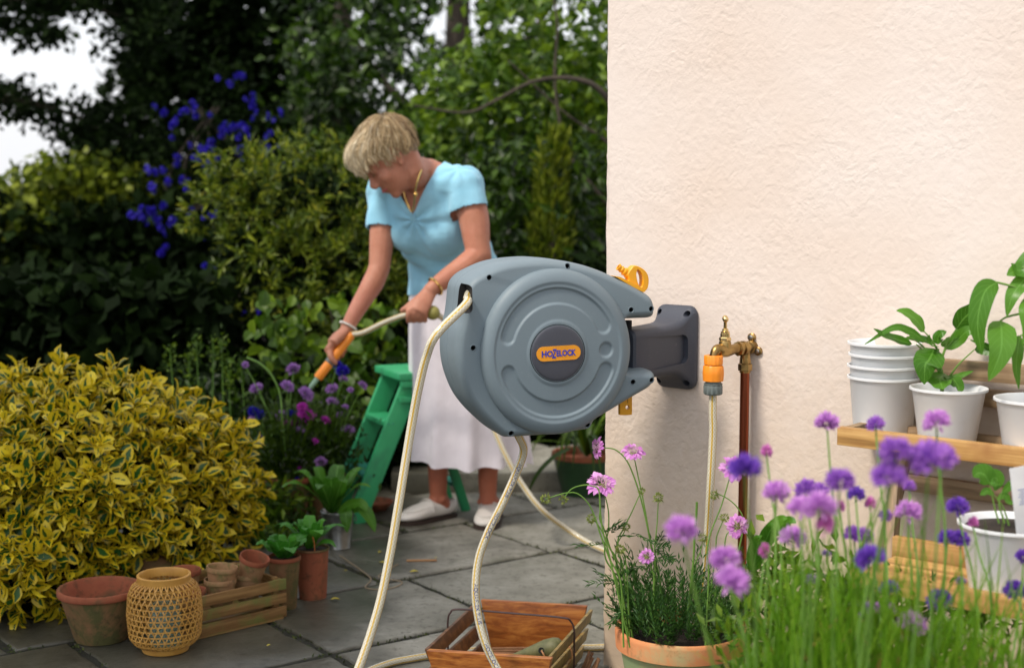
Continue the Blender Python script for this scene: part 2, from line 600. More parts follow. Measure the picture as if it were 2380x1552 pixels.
def build_wall():
    H, L, Wd, st = 3.4, 4.2, 2.6, .03
    mb = MB()
    nz = 110
    sec = []
    rr = .010
    path = [(-Wd, 'b')]
    pts = []
    for k in range(6): pts.append(WC + WN * (-Wd + (Wd - rr) * k / 5))
    for k in range(1, 6):
        a = R(90) * k / 6
        pts.append(WC + WN * (-rr + rr * math.sin(a)) + U_ * (rr - rr * math.cos(a)))
    for k in range(30): pts.append(WC + U_ * (rr + (L - rr) * (k / 29) ** 2))
    vs, fs = [], []
    n = len(pts)
    for j in range(nz + 1):
        z = -.03 + (H + .03) * j / nz
        for i, p in enumerate(pts):
            w = 1 if 5 <= i <= 12 else 0
            e = WN * (random.gauss(0, .0011)) + U_ * random.gauss(0, .0011) if w else Vector()
            vs.append(p + e + Vector((0, 0, z)))
    for j in range(nz):
        for i in range(n - 1):
            fs.append((j * n + i, j * n + i + 1, (j + 1) * n + i + 1, (j + 1) * n + i))
    b0 = len(vs)
    # top and back so that it is a solid
    bk = WC + U_ * L - WN * Wd
    vs += [bk + Vector((0, 0, -.03)), bk + Vector((0, 0, H))]
    fs.append(tuple([nz * n + i for i in range(n)] + [b0 + 1]))
    fs.append((n - 1, b0, b0 + 1, nz * n + n - 1))
    fs.append((b0, 0, nz * n, b0 + 1))
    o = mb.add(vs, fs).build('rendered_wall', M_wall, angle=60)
    return tag(o, 'cream wall with rough trowelled stucco, its corner behind the hose reel', 'wall')
build_wall()

# ================================================================== TREES AND HEDGES
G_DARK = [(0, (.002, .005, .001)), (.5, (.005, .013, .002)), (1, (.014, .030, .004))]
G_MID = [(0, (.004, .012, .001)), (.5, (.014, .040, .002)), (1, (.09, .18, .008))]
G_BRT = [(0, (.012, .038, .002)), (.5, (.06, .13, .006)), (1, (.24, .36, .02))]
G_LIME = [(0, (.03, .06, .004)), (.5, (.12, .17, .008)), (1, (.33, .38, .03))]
ML_dark = leafmat('leaf_dark', G_DARK, transl=.15, rough=.8, spec=.08)  # near-black leaf; deep shade inside hedges and shrubs is put into its colour
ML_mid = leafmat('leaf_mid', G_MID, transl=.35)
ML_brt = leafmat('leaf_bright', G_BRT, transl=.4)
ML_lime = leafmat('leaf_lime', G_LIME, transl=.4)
M_bark = pm('bark', (.035, .028, .02), (.07, .055, .04), 12, 40, .8, .006, stretch=(3, 3, .6), rough=.9)

def in_boxes(boxes, n):
    """n random world points inside pixel-described volumes (x0,y0,x1,y1,Y0,Y1,weight)"""
    w = np.array([b[6] for b in boxes], float); w /= w.sum()
    cnt = rng.multinomial(n, w)
    out = []
    for b, c in zip(boxes, cnt):
        for _ in range(c):
            Y = rng.uniform(b[4], b[5])
            out.append(P(rng.uniform(b[0], b[2]), rng.uniform(b[1], b[3]), Y))
    return np.array([tuple(p) for p in out])

def in_ells(ells, n, shell=.5):
    """points in ellipsoids (px,py,Y, rx,ry,rz) in metres"""
    w = np.array([e[3] * e[5] for e in ells], float); w /= w.sum()
    cnt = rng.multinomial(n, w)
    out, nr = [], []
    for e, c in zip(ells, cnt):
        d = unit(rng.normal(size=(c, 3)))
        r = (1 - shell) + shell * rng.random(c) if shell < 1 else rng.random(c) ** (1 / 3)
        r = rng.uniform(1 - shell, 1.0, c) ** .6
        bumpy = 1 + .10 * np.sin(d[:, 0] * 7 + e[0]) * np.cos(d[:, 2] * 6 + e[1])
        out.append(np.array(tuple(P(e[0], e[1], e[2]))) + d * (r * bumpy)[:, None] * np.array(e[3:6]))
        nr.append(d)
    return np.concatenate(out), np.concatenate(nr)

def sprays(centres, per, rad, flat=.55):
    c = np.repeat(centres, per, axis=0)
    off = rng.normal(size=(len(c), 3)) * np.array([rad, rad, rad * flat])
    return c + off

def tree(name, label, base, trunk, crowns, cat='tree', limbs=(), group=None):
    """base: world point; trunk: [(point, radius)...]; crowns: [(points, mat, length, width, tmpl)]"""
    t = thing(name, label, cat, tuple(base), 0, group)
    off = Vector(base)
    if trunk:
        MB().tube(spline([Vector(p) - off for p, r in trunk], 5), list(np.interp(np.linspace(0, 1, (len(trunk) - 1) * 5 + 1), np.linspace(0, 1, len(trunk)), [r for p, r in trunk])), 8).build('trunk', M_bark, t)
    for lb in limbs:
        pts = spline([Vector(p) - off for p, r in lb], 6)
        MB().tube(pts, list(np.interp(np.linspace(0, 1, len(pts)), np.linspace(0, 1, len(lb)), [r for p, r in lb])), 6).build('branch', M_bark, t)
    for cr in crowns:
        pts, mat, L, w, tm = cr[:5]
        kw = cr[5] if len(cr) > 5 else {}
        leaves('crown', pts - np.array(tuple(off)), t, mat, L, w, tm, **kw)
    return t

gz = lambda p: Vector((p.x, p.y, 0))
# far hedge closing the garden
p = in_boxes([(-1300, 430, -250, 800, 13.2, 14.5, .6), (-250, 470, 1600, 800, 13.2, 14.5, 1), (1600, 330, 2700, 800, 13.2, 14.5, .9)], 20000)
t = thing('boundary_hedge', 'tall dark boundary hedge closing the garden far behind the trees', 'hedge', (0, 14, 0))
leaves('foliage', p - np.array((0, 14, 0)), t, ML_dark, .30, .22, LEAF2)
# tall screen of far trees with gaps
p = sprays(in_boxes([(640, -160, 1500, 60, 12, 14, .55), (640, 60, 1500, 260, 12, 14, .6), (640, 260, 1500, 560, 12, 14, 2.6)], 210), 20, .12)
b = gz(P(1060, 900, 13))
tree('tall_tree', 'tall far tree at the back, sky showing through between its leaves above the woman', b,
     [(b, .16), (P(1050, 500, 13), .13), (P(1062, 130, 13), .11), (P(1070, -160, 13), .09)],
     [(p, ML_dark, .14, .10, LEAF2)],
     limbs=[[(P(1055, 330, 13), .06), (P(900, 200, 12.8), .04), (P(780, 20, 12.8), .02)], [(P(1060, 250, 13), .05), (P(1200, 120, 13), .03), (P(1320, -40, 13), .02)]])

# dense conifer in the middle-left
ce = [(500, -60, 11, .75, .6, 1.0), (450, 170, 11, .47, .6, .9), (620, 130, 11, .62, .6, .9), (480, 420, 10.8, .95, .7, 1.0), (650, 480, 10.8, .6, .6, .9), (560, 760, 10.6, 1.2, .7, 1.0)]
p, d = in_ells(ce, 30000)
b = gz(P(520, 900, 11))
tree('conifer_tree', 'large dense near-black conifer behind the blue-flowered climber', b, [(b, .16), (P(520, 300, 11), .12), (P(510, -150, 11), .07)],
     [(p, ML_dark, .11, .06, LEAF2, dict(dirs=unit(d + rng.normal(size=d.shape) * .5 + np.array((0, 0, -.3)))))])

# overhanging tree at top left
bx = [(-60, -80, 300, 20, 8.6, 9.4, 4.5), (-60, 0, 130, 90, 8.6, 9.4, 2), (250, -60, 420, 130, 8.6, 9.6, 2), (-60, 200, 90, 270, 8.8, 9.4, 1.1), (90, 240, 300, 330, 8.8, 9.4, 1.5), (200, 290, 420, 420, 8.8, 9.4, 1.6), (-60, 370, 280, 430, 9, 9.4, .4)]
p = sprays(in_boxes(bx, 230), 30, .065)
b = gz(P(-330, 900, 9.2))
tree('overhanging_tree', 'dark leafy tree hanging in from the top left against the white sky', b, [(b, .14), (P(-310, 400, 9.2), .11), (P(-290, -100, 9.2), .09)],
     [(p, ML_dark, .055, .04, LEAF2)],
     limbs=[[(P(-300, 300, 9.2), .05), (P(-60, 230, 9.1), .03), (P(120, 250, 9.1), .015), (P(290, 330, 9.1), .008)],
            [(P(-300, 60, 9.2), .05), (P(-60, 10, 9.1), .03), (P(150, 0, 9.1), .018), (P(330, 60, 9.1), .008)]])

# left hedge : lime top, deep shade of the body put into near-black leaves
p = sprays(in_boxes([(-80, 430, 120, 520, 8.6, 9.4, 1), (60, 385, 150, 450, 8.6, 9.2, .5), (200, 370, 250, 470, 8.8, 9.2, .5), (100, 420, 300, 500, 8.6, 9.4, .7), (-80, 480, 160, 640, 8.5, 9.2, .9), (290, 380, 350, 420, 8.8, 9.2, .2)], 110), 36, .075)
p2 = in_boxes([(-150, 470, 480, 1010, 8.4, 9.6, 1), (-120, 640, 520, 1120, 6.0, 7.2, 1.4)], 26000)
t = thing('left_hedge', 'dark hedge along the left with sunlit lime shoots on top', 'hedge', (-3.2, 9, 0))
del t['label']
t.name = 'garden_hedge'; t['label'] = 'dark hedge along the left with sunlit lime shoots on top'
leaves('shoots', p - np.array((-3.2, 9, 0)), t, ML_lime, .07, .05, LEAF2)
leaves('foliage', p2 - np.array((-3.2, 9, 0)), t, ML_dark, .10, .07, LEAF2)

# broadleaf trees to the right of the conifer
p = sprays(in_boxes([(690, -80, 1000, 20, 8.6, 10, .35), (680, 240, 1100, 450, 8.6, 10, 2.6), (700, 60, 830, 240, 8.6, 9.6, .45), (860, 60, 1000, 230, 8.6, 9.6, .2)], 210), 28, .10)
b = gz(P(800, 900, 9.4))
tree('broadleaf_tree', 'mid green broadleaf tree directly behind the bending woman', b, [(b, .10), (P(790, 400, 9.4), .08), (P(800, -100, 9.4), .05)],
     [(p, ML_mid, .085, .045, LEAF4)], limbs=[[(P(795, 330, 9.4), .04), (P(960, 240, 9.2), .02), (P(1080, 180, 9.1), .01)]])
p = sprays(in_boxes([(1010, 110, 1420, 250, 7.4, 8.8, 1.0), (990, 240, 1420, 430, 7.4, 8.8, 1.9), (1110, -80, 1440, 120, 7.4, 8.8, .9), (1040, 400, 1440, 700, 7.6, 9, 2)], 330), 28, .09)
b = gz(P(1480, 900, 8.2))
tree('arching_tree', 'bright green tree with long arching bare branches beside the wall corner', b, [(b, .10), (P(1490, 400, 8.2), .09), (P(1500, -100, 8.2), .07)],
     [(p, ML_brt, .075, .045, LEAF4)],
     limbs=[[(P(1480, 330, 7.3), .035), (P(1400, 215, 7.2), .018), (P(1330, 183, 7.2), .014), (P(1240, 190, 7.2), .011), (P(1150, 235, 7.2), .009), (P(1080, 262, 7.2), .007), (P(960, 245, 7.2), .004)],
            [(P(1500, 560, 7.3), .03), (P(1400, 460, 7.2), .012), (P(1320, 350, 7.2), .009), (P(1290, 200, 7.2), .008), (P(1295, 60, 7.2), .006), (P(1280, -40, 7.2), .005)],
            [(P(1500, 420, 7.4), .02), (P(1410, 330, 7.3), .010), (P(1310, 260, 7.3), .006), (P(1180, 140, 7.3), .004)]])
# dark shrubbery under them
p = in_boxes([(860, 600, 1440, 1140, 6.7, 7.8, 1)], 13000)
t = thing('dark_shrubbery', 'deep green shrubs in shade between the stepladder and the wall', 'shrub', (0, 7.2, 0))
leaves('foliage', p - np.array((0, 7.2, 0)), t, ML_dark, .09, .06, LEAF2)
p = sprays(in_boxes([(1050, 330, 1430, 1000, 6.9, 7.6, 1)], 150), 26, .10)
leaves('lit_tone_foliage', p - np.array((0, 7.2, 0)), t, ML_mid, .07, .035, LEAF4)  # lit look comes from a brighter leaf colour
# lime columnar conifer
ce = [(1285, 420, 6.9, .075, .07, .22), (1275, 560, 6.9, .10, .09, .26), (1270, 760, 6.9, .12, .10, .35), (1300, 360, 6.9, .05, .05, .12)]
p, d = in_ells(ce, 2600)
b = gz(P(1280, 800, 6.9))
tree('columnar_conifer', 'narrow lime green column conifer left of the wall edge', b, [(b, .03), (P(1285, 420, 6.9), .012)],
     [(p, ML_lime, .06, .02, LEAF4, dict(dirs=unit(d * .4 + rng.normal(size=d.shape) * .25 + np.array((0, 0, 1.0)))))])

# golden shrub behind the woman's arm
ML_gold = leafmat('leaf_olive_gold', [(0, (.018, .038, .003)), (.45, (.075, .125, .006)), (.8, (.24, .29, .016)), (1, (.70, .58, .08))], transl=.3)
ce = [(560, 500, 6.5, .20, .25, .22), (700, 450, 6.5, .27, .28, .22), (800, 500, 6.6, .22, .28, .26), (620, 620, 6.4, .26, .28, .22), (760, 650, 6.4, .26, .28, .24), (860, 620, 6.6, .18, .25, .25), (560, 420, 6.5, .14, .2, .11), (860, 730, 6.5, .22, .25, .18)]
cs, dd = in_ells(ce, 560, .35)
per = 13
p = np.repeat(cs, per, axis=0); D = np.repeat(unit(dd + np.array((0, -.3, .5))), per, axis=0)
tt = rng.random(len(p))
p = p + D * (tt * .09)[:, None] + rng.normal(size=p.shape) * .006
dirs = unit(D * .9 + rng.normal(size=p.shape) * .75)
b = gz(P(700, 820, 6.6))
t = thing('golden_shrub', 'rounded olive and gold shrub with narrow leaves behind the arm holding the wand', 'shrub', tuple(b))
leaves('foliage', p - np.array(tuple(b)), t, ML_gold, .052, .014, LEAF4, dirs=dirs)
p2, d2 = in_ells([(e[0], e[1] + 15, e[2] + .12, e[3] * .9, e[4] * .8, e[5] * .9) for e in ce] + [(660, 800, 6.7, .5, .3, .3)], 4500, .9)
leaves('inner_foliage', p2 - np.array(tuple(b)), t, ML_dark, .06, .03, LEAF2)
for k in range(7):
    q = P(random.uniform(560, 820), random.uniform(480, 620), 6.55) - b
    MB().tube(spline([(random.uniform(-.05, .05), 0, 0), q * .5 + Vector((0, 0, .05)), q], 4), [.012, .011, .01, .009, .008, .007, .006, .005, .004], 5).build('stem', M_bark, t)

# blue-flowered climber
M_blue = leafmat('petal_blue', [(0, (.014, .008, .26)), (.6, (.03, .016, .48)), (1, (.07, .04, .65))], transl=.3)
b = gz(P(520, 900, 8.6))
t = thing('flowering_climber', 'climber with clusters of deep blue flowers on the dark conifer', 'climbing plant', tuple(b))
fl = [(545, 180), (562, 178), (505, 182), (572, 230), (588, 232), (380, 262), (430, 258), (455, 270), (405, 285), (487, 268), (585, 275), (572, 300), (597, 262), (548, 295), (530, 305), (515, 297), (560, 312), (628, 310), (650, 262), (620, 270),
      (400, 320), (440, 338), (490, 330), (466, 345), (505, 372), (560, 345), (580, 318), (620, 345), (615, 368), (650, 340), (405, 365), (460, 372), (495, 400), (545, 400), (568, 375), (600, 400), (345, 400), (352, 432), (385, 400), (390, 420), (425, 418), (340, 390),
      (490, 415), (435, 440), (375, 395), (600, 412), (660, 380), (690, 380), (605, 425), (330, 485), (375, 480), (350, 495), (400, 512), (435, 515), (475, 505), (505, 498), (385, 545), (350, 490), (440, 500), (370, 510), (480, 545), (340, 520), (375, 588),
      (490, 625), (475, 650), (500, 720), (525, 725), (570, 730), (600, 722), (615, 800), (622, 835), (510, 830), (530, 842), (540, 865), (460, 870)]
def blue_head():
    N = 60
    d = rng.normal(size=(N, 3)); d[:, 2] = np.abs(d[:, 2]); d = unit(d)
    return leaf_mesh('flower_head', d * .35, unit(d + rng.normal(size=d.shape) * .3), unit(rng.normal(size=d.shape)), .65, .5, M_blue, LEAF2)
blue_proto = [blue_head(), blue_head()]
for (x, y) in fl:
    c = np.array(tuple(P(x, y, random.uniform(8.1, 8.5)) - b))
    k = random.randint(5, 12)
    for j in range(random.randint(1, 3)):
        o = link(bpy.data.objects.new('flower_head', blue_proto[j % 2]), t); o.location = c + rng.normal(size=3) * .022 * (j > 0)
        s_ = random.uniform(.018, .030); o.scale = (s_, s_, s_ * .8); o.rotation_euler = (random.uniform(.8, 2), 0, random.random() * 6)
        o['kind'] = 'stuff'
p = sprays(np.array([tuple(P(x + random.uniform(-30, 30), y + random.uniform(-20, 30), 8.7) - b) for x, y in fl]), 22, .07)
leaves('foliage', p, t, ML_dark, .05, .03, LEAF4)
for k in range(5):
    q = [P(520, 900, 8.6) - b] + [P(random.uniform(380, 640), y, 8.7) - b for y in (760, 560, 400, 250)]
    q[0].z = 0
    MB().tube(spline(q, 5), .008, 5).build('stem', M_bark, t)

# unseen tree added at the left to shade that side of the patio
N_ = 7500
d = unit(rng.normal(size=(N_, 3)))
b = Vector((-4.5, 2.3, 0))
pts_ = d * (rng.uniform(.35, 1, N_) ** .5)[:, None] * np.array((1.45, 1.6, .9)) + np.array((-3.75, 2.35, 3.9))
tree('added_shade_tree', 'spreading tree added out of view at the left to shade the shrub', b, [(b, .14), (Vector((-4.4, 2.3, 1.6)), .11), (Vector((-4.0, 2.3, 3.4)), .07)],
     [(pts_, ML_mid, .14, .09, LEAF4)], limbs=[[(Vector((-4.4, 2.3, 2.0)), .05), (Vector((-3.6, 2.0, 3.2)), .03), (Vector((-2.9, 1.8, 3.8)), .015)]])
# ================================================================== HOSE REEL
def plastic(name, c, rough=.42, bs=900, bstr=.12, spec=.5, c2=None):
    m, t, b = NT(name)
    sett(b, rough=rough, spec=spec)
    v = coords(t, 'Object')
    n = noise(t, 5, 4, .6, v)
    r = ramp(t, n.outputs[0], [(.3, c), (.7, c2 or tuple(k * .93 for k in c))])
    # fine dust
    n2 = noise(t, 120, 3, .7, v)
    d = ramp(t, n2.outputs[0], [(.6, (0, 0, 0)), (.8, (.12, .12, .12))])
    t.links.new(mixc(t, d.outputs[0], r.outputs[0], (.45, .45, .42)), b.inputs['Base Color'])
    rr = node(t, 'ShaderNodeMapRange', i_To_Min=rough - .08, i_To_Max=rough + .12)
    t.links.new(n.outputs[0], rr.inputs[0]); t.links.new(rr.outputs[0], b.inputs['Roughness'])
    nb = noise(t, bs, 2, .6, v)
    bump(t, b, nb.outputs[0], bstr, .0004)
    return m
M_reel = plastic('reel_grey_plastic', (.175, .228, .262), rough=.5, spec=.4)
M_brk = plastic('bracket_slate_plastic', (.050, .058, .080), rough=.5)
M_badge = plastic('badge_plastic', (.062, .066, .085), rough=.42)
M_blk = pm('dark_void', (.006, .006, .007), rough=.8, bstr=0)
M_yel = plastic('yellow_orange_plastic', (.80, .36, .010), rough=.38, c2=(.84, .40, .014))
M_org = plastic('orange_plastic', (.88, .25, .012), rough=.38, c2=(.92, .30, .02))
M_logo_o = pm('logo_orange', (.90, .36, .015), rough=.4, bstr=0)
M_logo_b = pm('logo_blue', (.025, .045, .42), (.025, .045, .42), rough=.4, bstr=0)
M_gry = plastic('connector_grey', (.14, .17, .165), rough=.45)

PIN = WP(.215, .205); PIN.z = 0
PHI = R(17)
RC = P(1288.2, 817.8, 3.085) - Vector((.09 * math.sin(PHI), -.09 * math.cos(PHI), 0))
reel = thing('hose_reel', 'grey wall-mounted garden hose reel with dark centre badge and orange logo', 'hose reel', tuple(RC), PHI)
KP = .9297 / 3.043 * 3.10 / FPX          # metres per trace unit
KX = KP / math.cos(PHI)
def TR(x, y):
    """trace units of the reel's outline -> local x, z"""
    return ((x - 930) * KX * (.885 if x < 930 else 1.045), -(y - 790) * KP)
outl = [(175, 330), (185, 285), (212, 243), (262, 203), (335, 168), (450, 125), (560, 101), (700, 87), (850, 83), (1000, 97), (1150, 130), (1280, 175), (1400, 230), (1520, 290), (1620, 350), (1672, 388), (1700, 440), (1707, 500), (1697, 542), (1665, 558), (1600, 560), (1520, 561),
        (1476, 566), (1482, 640), (1488, 760), (1484, 880), (1474, 958), (1520, 966), (1600, 964), (1660, 964), (1702, 982), (1718, 1020), (1705, 1066), (1668, 1108), (1600, 1148), (1500, 1203), (1400, 1262), (1310, 1313), (1256, 1345), (1236, 1385), (1205, 1412), (1150, 1420), (1000, 1432), (850, 1441), (700, 1444), (560, 1444), (505, 1430), (400, 1345), (300, 1250), (220, 1148), (165, 1040), (125, 920), (108, 800), (112, 680), (125, 600), (147, 530), (163, 430)]
def resample(poly, n):
    sp = spline([Vector((x, y, 0)) for x, y in poly] + [Vector((*poly[0], 0))], 6)
    d = [0]
    for a, b in zip(sp, sp[1:]): d.append(d[-1] + (b - a).length)
    out = []
    for k in range(n):
        s = d[-1] * k / n
        i = max(j for j in range(len(d)) if d[j] <= s)
        i = min(i, len(sp) - 2)
        f = (s - d[i]) / max(d[i + 1] - d[i], 1e-9)
        out.append(sp[i].lerp(sp[i + 1], f).to_2d())
    return out
ring = resample([TR(*q) for q in outl], 260)
NRG = len(ring)
nor = []
for i in range(NRG):
    e = ring[(i + 2) % NRG] - ring[i - 2]
    nor.append(Vector((e.y, -e.x)).normalized())
area = sum(ring[i].x * ring[(i + 1) % NRG].y - ring[(i + 1) % NRG].x * ring[i].y for i in range(NRG))
if area < 0: nor = [-n_ for n_ in nor]          # outward normals
# depth profile: (inset, y); the front looks to -y
PR = []
for k in range(9):
    a = R(90) * k / 8
    PR.append((.027 * (1 - math.cos(a)) * .62, -.052 - .034 * math.sin(a)))
prof = [(.020, .086), (.008, .080), (.001, .066), (0, .02), (0, .0012), (.0018, 0), (0, -.0012), (0, -.05)] + [(i_, y_) for i_, y_ in PR[1:]]
vs, fs = [], []
def inset(i, d):
    return ring[i] - nor[i] * d
# smooth the inset rings so that they never fold in the notch
rings = []
for (d, y) in prof:
    pts = [inset(i, d) for i in range(NRG)]
    if d > .006:
        for _ in range(3):
            pts = [(pts[i - 1] + pts[i] * 2 + pts[(i + 1) % NRG]) / 4 for i in range(NRG)]
    rings.append(pts)
    vs += [(p.x, y, p.y) for p in pts]
for L in range(len(prof) - 1):
    for i in range(NRG):
        fs.append((L * NRG + i, L * NRG + (i + 1) % NRG, (L + 1) * NRG + (i + 1) % NRG, (L + 1) * NRG + i))
fs.append(tuple(range(NRG)))
fs.append(tuple((len(prof) - 1) * NRG + i for i in range(NRG)))
mb = MB(); mb.add(vs, fs)
shell = mb.build('shell', [M_reel, M_blk], reel, sm=False)
bm = bmesh.new(); bm.from_mesh(shell.data); bmesh.ops.recalc_face_normals(bm, faces=bm.faces); bm.to_mesh(shell.data); bm.free()
# cutters: screw holes, hose mouth
holes = [(380, 215), (1035, 140), (243, 740), (567, 1403), (1188, 1368), (1508, 485), (1662, 482), (1527, 1048), (1672, 1040)]
cut = MB()
def cyl(mb_, x, z, r, y0, y1, n=18, mi=0):
    a = [(x + r * math.cos(2 * math.pi * k / n), y0, z + r * math.sin(2 * math.pi * k / n)) for k in range(n)]
    b = [(p[0], y1, p[2]) for p in a]
    mb_.add(a + b, [tuple(range(n)), tuple(range(2 * n - 1, n - 1, -1))] + [(k, n + k, n + (k + 1) % n, (k + 1) % n) for k in range(n)], mi=mi)
for hx, hy in holes:
    x, z = TR(hx, hy)
    cyl(cut, x, z, .0055, -.12, -.03, mi=1)
sx_, sz_ = TR(205, 372)
sl = []
for k in range(20):
    a = 2 * math.pi * k / 20
    sl.append((math.cos(a) * .0105 + (.0 if math.cos(a) > 0 else -.004), math.sin(a) * .0100 + (.020 if math.sin(a) > 0 else -.020)))
Mm = Matrix.Translation((sx_ - .002, -.12, sz_)) @ Matrix.Rotation(R(-90), 4, 'X')
cut.prism([(x, -z) for x, z in sl], .085, M=Mm, mi=1)
cutter = cut.build('cutter', [M_reel, M_blk], None, sm=False)
bm = bmesh.new(); bm.from_mesh(cutter.data); bmesh.ops.recalc_face_normals(bm, faces=bm.faces); bm.to_mesh(cutter.data); bm.free()
cutter.parent = reel
bpy.context.view_layer.update()
bake(shell, [('BOOLEAN', dict(object=cutter, operation='DIFFERENCE', solver='EXACT'))])
bpy.data.objects.remove(cutter)
smooth(shell.data, True, 32)
from mathutils.bvhtree import BVHTree
_b = bmesh.new(); _b.from_mesh(shell.data); shell_bvh = BVHTree.FromBMesh(_b); _b.free()
# raised rims of the screw holes
for hx, hy in holes:
    x, z = TR(hx, hy)
    i = min(range(NRG), key=lambda q: (ring[q] - Vector((x, z))).length)
    d = (ring[i] - Vector((x, z))).length
    y = -.086 if d > .0161 else -.052 - .034 * math.sin(math.acos(max(-1, min(1, 1 - d / .01612))))
    hit = [shell_bvh.ray_cast(Vector((x + ox, -.3, z + oz)), Vector((0, 1, 0))) for ox, oz in ((.009, 0), (-.009, 0), (0, .009), (0, -.009))]
    hit = [h_[0].y for h_ in hit if h_[0] is not None and h_[0].y < -.03]
    y = sum(hit) / len(hit) if hit else y
    tt_ = [(.0053, .0035), (.0053, -.0004), (.0060, -.0012), (.0074, -.0006), (.0082, .0012)]
    MB().lathe([(r, -h_) for r, h_ in tt_], 20, M=Matrix.Translation((x, y + .0002, z)) @ Matrix.Rotation(R(90), 4, 'X') @ Matrix.Identity(4)).build('screw_hole_rim', M_reel, reel)

# round cover with stepped rings and pressed grooves
RO = .6375 * 1000 * KP
def cover_h(r, a):
    """outward height of the cover at radius r (trace units), angle a"""
    h = 0.0
    def ss(x, e0, e1):
        t_ = max(0.0, min(1.0, (x - e0) / (e1 - e0))); return t_ * t_ * (3 - 2 * t_)
    # body: fillet at the rim, gentle dome, soft inner step
    e = max(0.0, (637 - r) / 105.0)
    h += .021 * math.sqrt(max(0, 1 - (1 - min(e, 1)) ** 2.0))
    h += .007 * (1 - (r / 637) ** 2)
    h -= .0022 * ss(r, 545, 515) if r < 545 else 0
    h += .0022 * (1 - ss(r, 232, 262))
    # pressed grooves
    x, y = r * math.cos(a), r * math.sin(a)
    def arc(a0, a1, rc, hw):
        aa = (a - a0) % (2 * math.pi)
        span = (a1 - a0) % (2 * math.pi)
        if aa <= span: d = abs(r - rc)
        else:
            d = min(math.hypot(x - rc * math.cos(q), y - rc * math.sin(q)) for q in (a0, a1))
        return d - hw
    g = min(arc(R(27), R(162), 433, 60), arc(R(200), R(340), 433, 60), math.hypot(x - 408, y - 10) - 56)
    h -= .0042 * (1 - ss(g, -13, 9))
    return h
nr, na = 150, 300
vs, fs = [], []
for i in range(nr + 1):
    r = 637 * (1 - (1 - i / nr) ** 1.0) if i < nr else 637
    r = max(r, .5)
    for k in range(na):
        a = 2 * math.pi * k / na
        vs.append((r * KP * math.cos(a) * (.975 - .03 * (1 - math.cos(a)) * r / 637), -.0855 - cover_h(r, a), r * KP * math.sin(a)))
for i in range(nr):
    for k in range(na):
        k2 = (k + 1) % na
        fs.append((i * na + k, (i + 1) * na + k, (i + 1) * na + k2, i * na + k2))
b0 = len(vs)
for k in range(na):
    a = 2 * math.pi * k / na
    vs.append((640 * KP * math.cos(a) * (.975 - .03 * (1 - math.cos(a))), -.060, 640 * KP * math.sin(a)))
for k in range(na):
    k2 = (k + 1) % na
    fs.append((nr * na + k, b0 + k, b0 + k2, nr * na + k2))
MB().add(vs, fs).build('cover', M_reel, reel, angle=60)
# centre badge in its dark gap
Mx = Matrix.Translation((0, -.0855 - cover_h(222, 1.0) + .001, 0)) @ Matrix.Rotation(R(90), 4, 'X')
rb = 212 * KP
MB().lathe([(rb + .0032, -.002), (rb + .0032, .0006), (rb + .0012, .0016), (rb - .0002, -.0005)], 72, M=Mx).build('badge_surround', M_blk, reel)
bp = [(rb - .0004, -.003), (rb - .0006, .0022), (rb - .0022, .0034)] + [((rb - .003) * math.cos(R(q)), .0034 + .0022 * math.sin(R(q))) for q in range(10, 90, 10)] + [(.0005, .0058)]
badge = MB().lathe(bp, 72, M=Mx, caps=(False, True)).build('badge', M_badge, reel)
yb = -.0855 - cover_h(222, 1.0) + .001
def stadium(hl, hh, n=14):
    o = []
    for k in range(n + 1): o.append((hl - hh + hh * math.cos(R(-90 + 180 * k / n)), hh * math.sin(R(-90 + 180 * k / n))))
    for k in range(n + 1): o.append((-hl + hh + hh * math.cos(R(90 + 180 * k / n)), hh * math.sin(R(90 + 180 * k / n))))
    return o
ML_ = Matrix.Translation((.0005, yb - .0052, .0004)) @ Matrix.Rotation(R(-1.6), 4, 'Y') @ Matrix.Rotation(R(90), 4, 'X')
MB().prism(stadium(168 * KX, 55 * KP), .0016, M=ML_).build('logo_plate', M_logo_o, badge)
def letters(s, x0, x1, y0, y1, bold, shear=0.0):
    """fit a word into a box given in trace units relative to the plate's centre"""
    me = text_mesh(s, 1.0, M_logo_b, .02, bold, shear)
    xs = [v.co.x for v in me.vertices]; ys = [v.co.y for v in me.vertices]
    ax, bx_, ay, by_ = min(xs), max(xs), min(ys), max(ys)
    for v in me.vertices:
        v.co = Vector(((x0 + (v.co.x - ax) / (bx_ - ax) * (x1 - x0)) * KX, (y0 + (v.co.y - ay) / (by_ - ay) * (y1 - y0)) * KP, v.co.z * .02))
    me.transform(ML_ @ Matrix.Translation((0, 0, .0019)))
    link(bpy.data.objects.new('logo_lettering', me), badge)
letters('HO', -130, -45, -24, 24, .035)
letters('Z', -54, -16, -36, 34, .03, .22)
letters('ELOCK', -18, 130, -24, 24, .035)

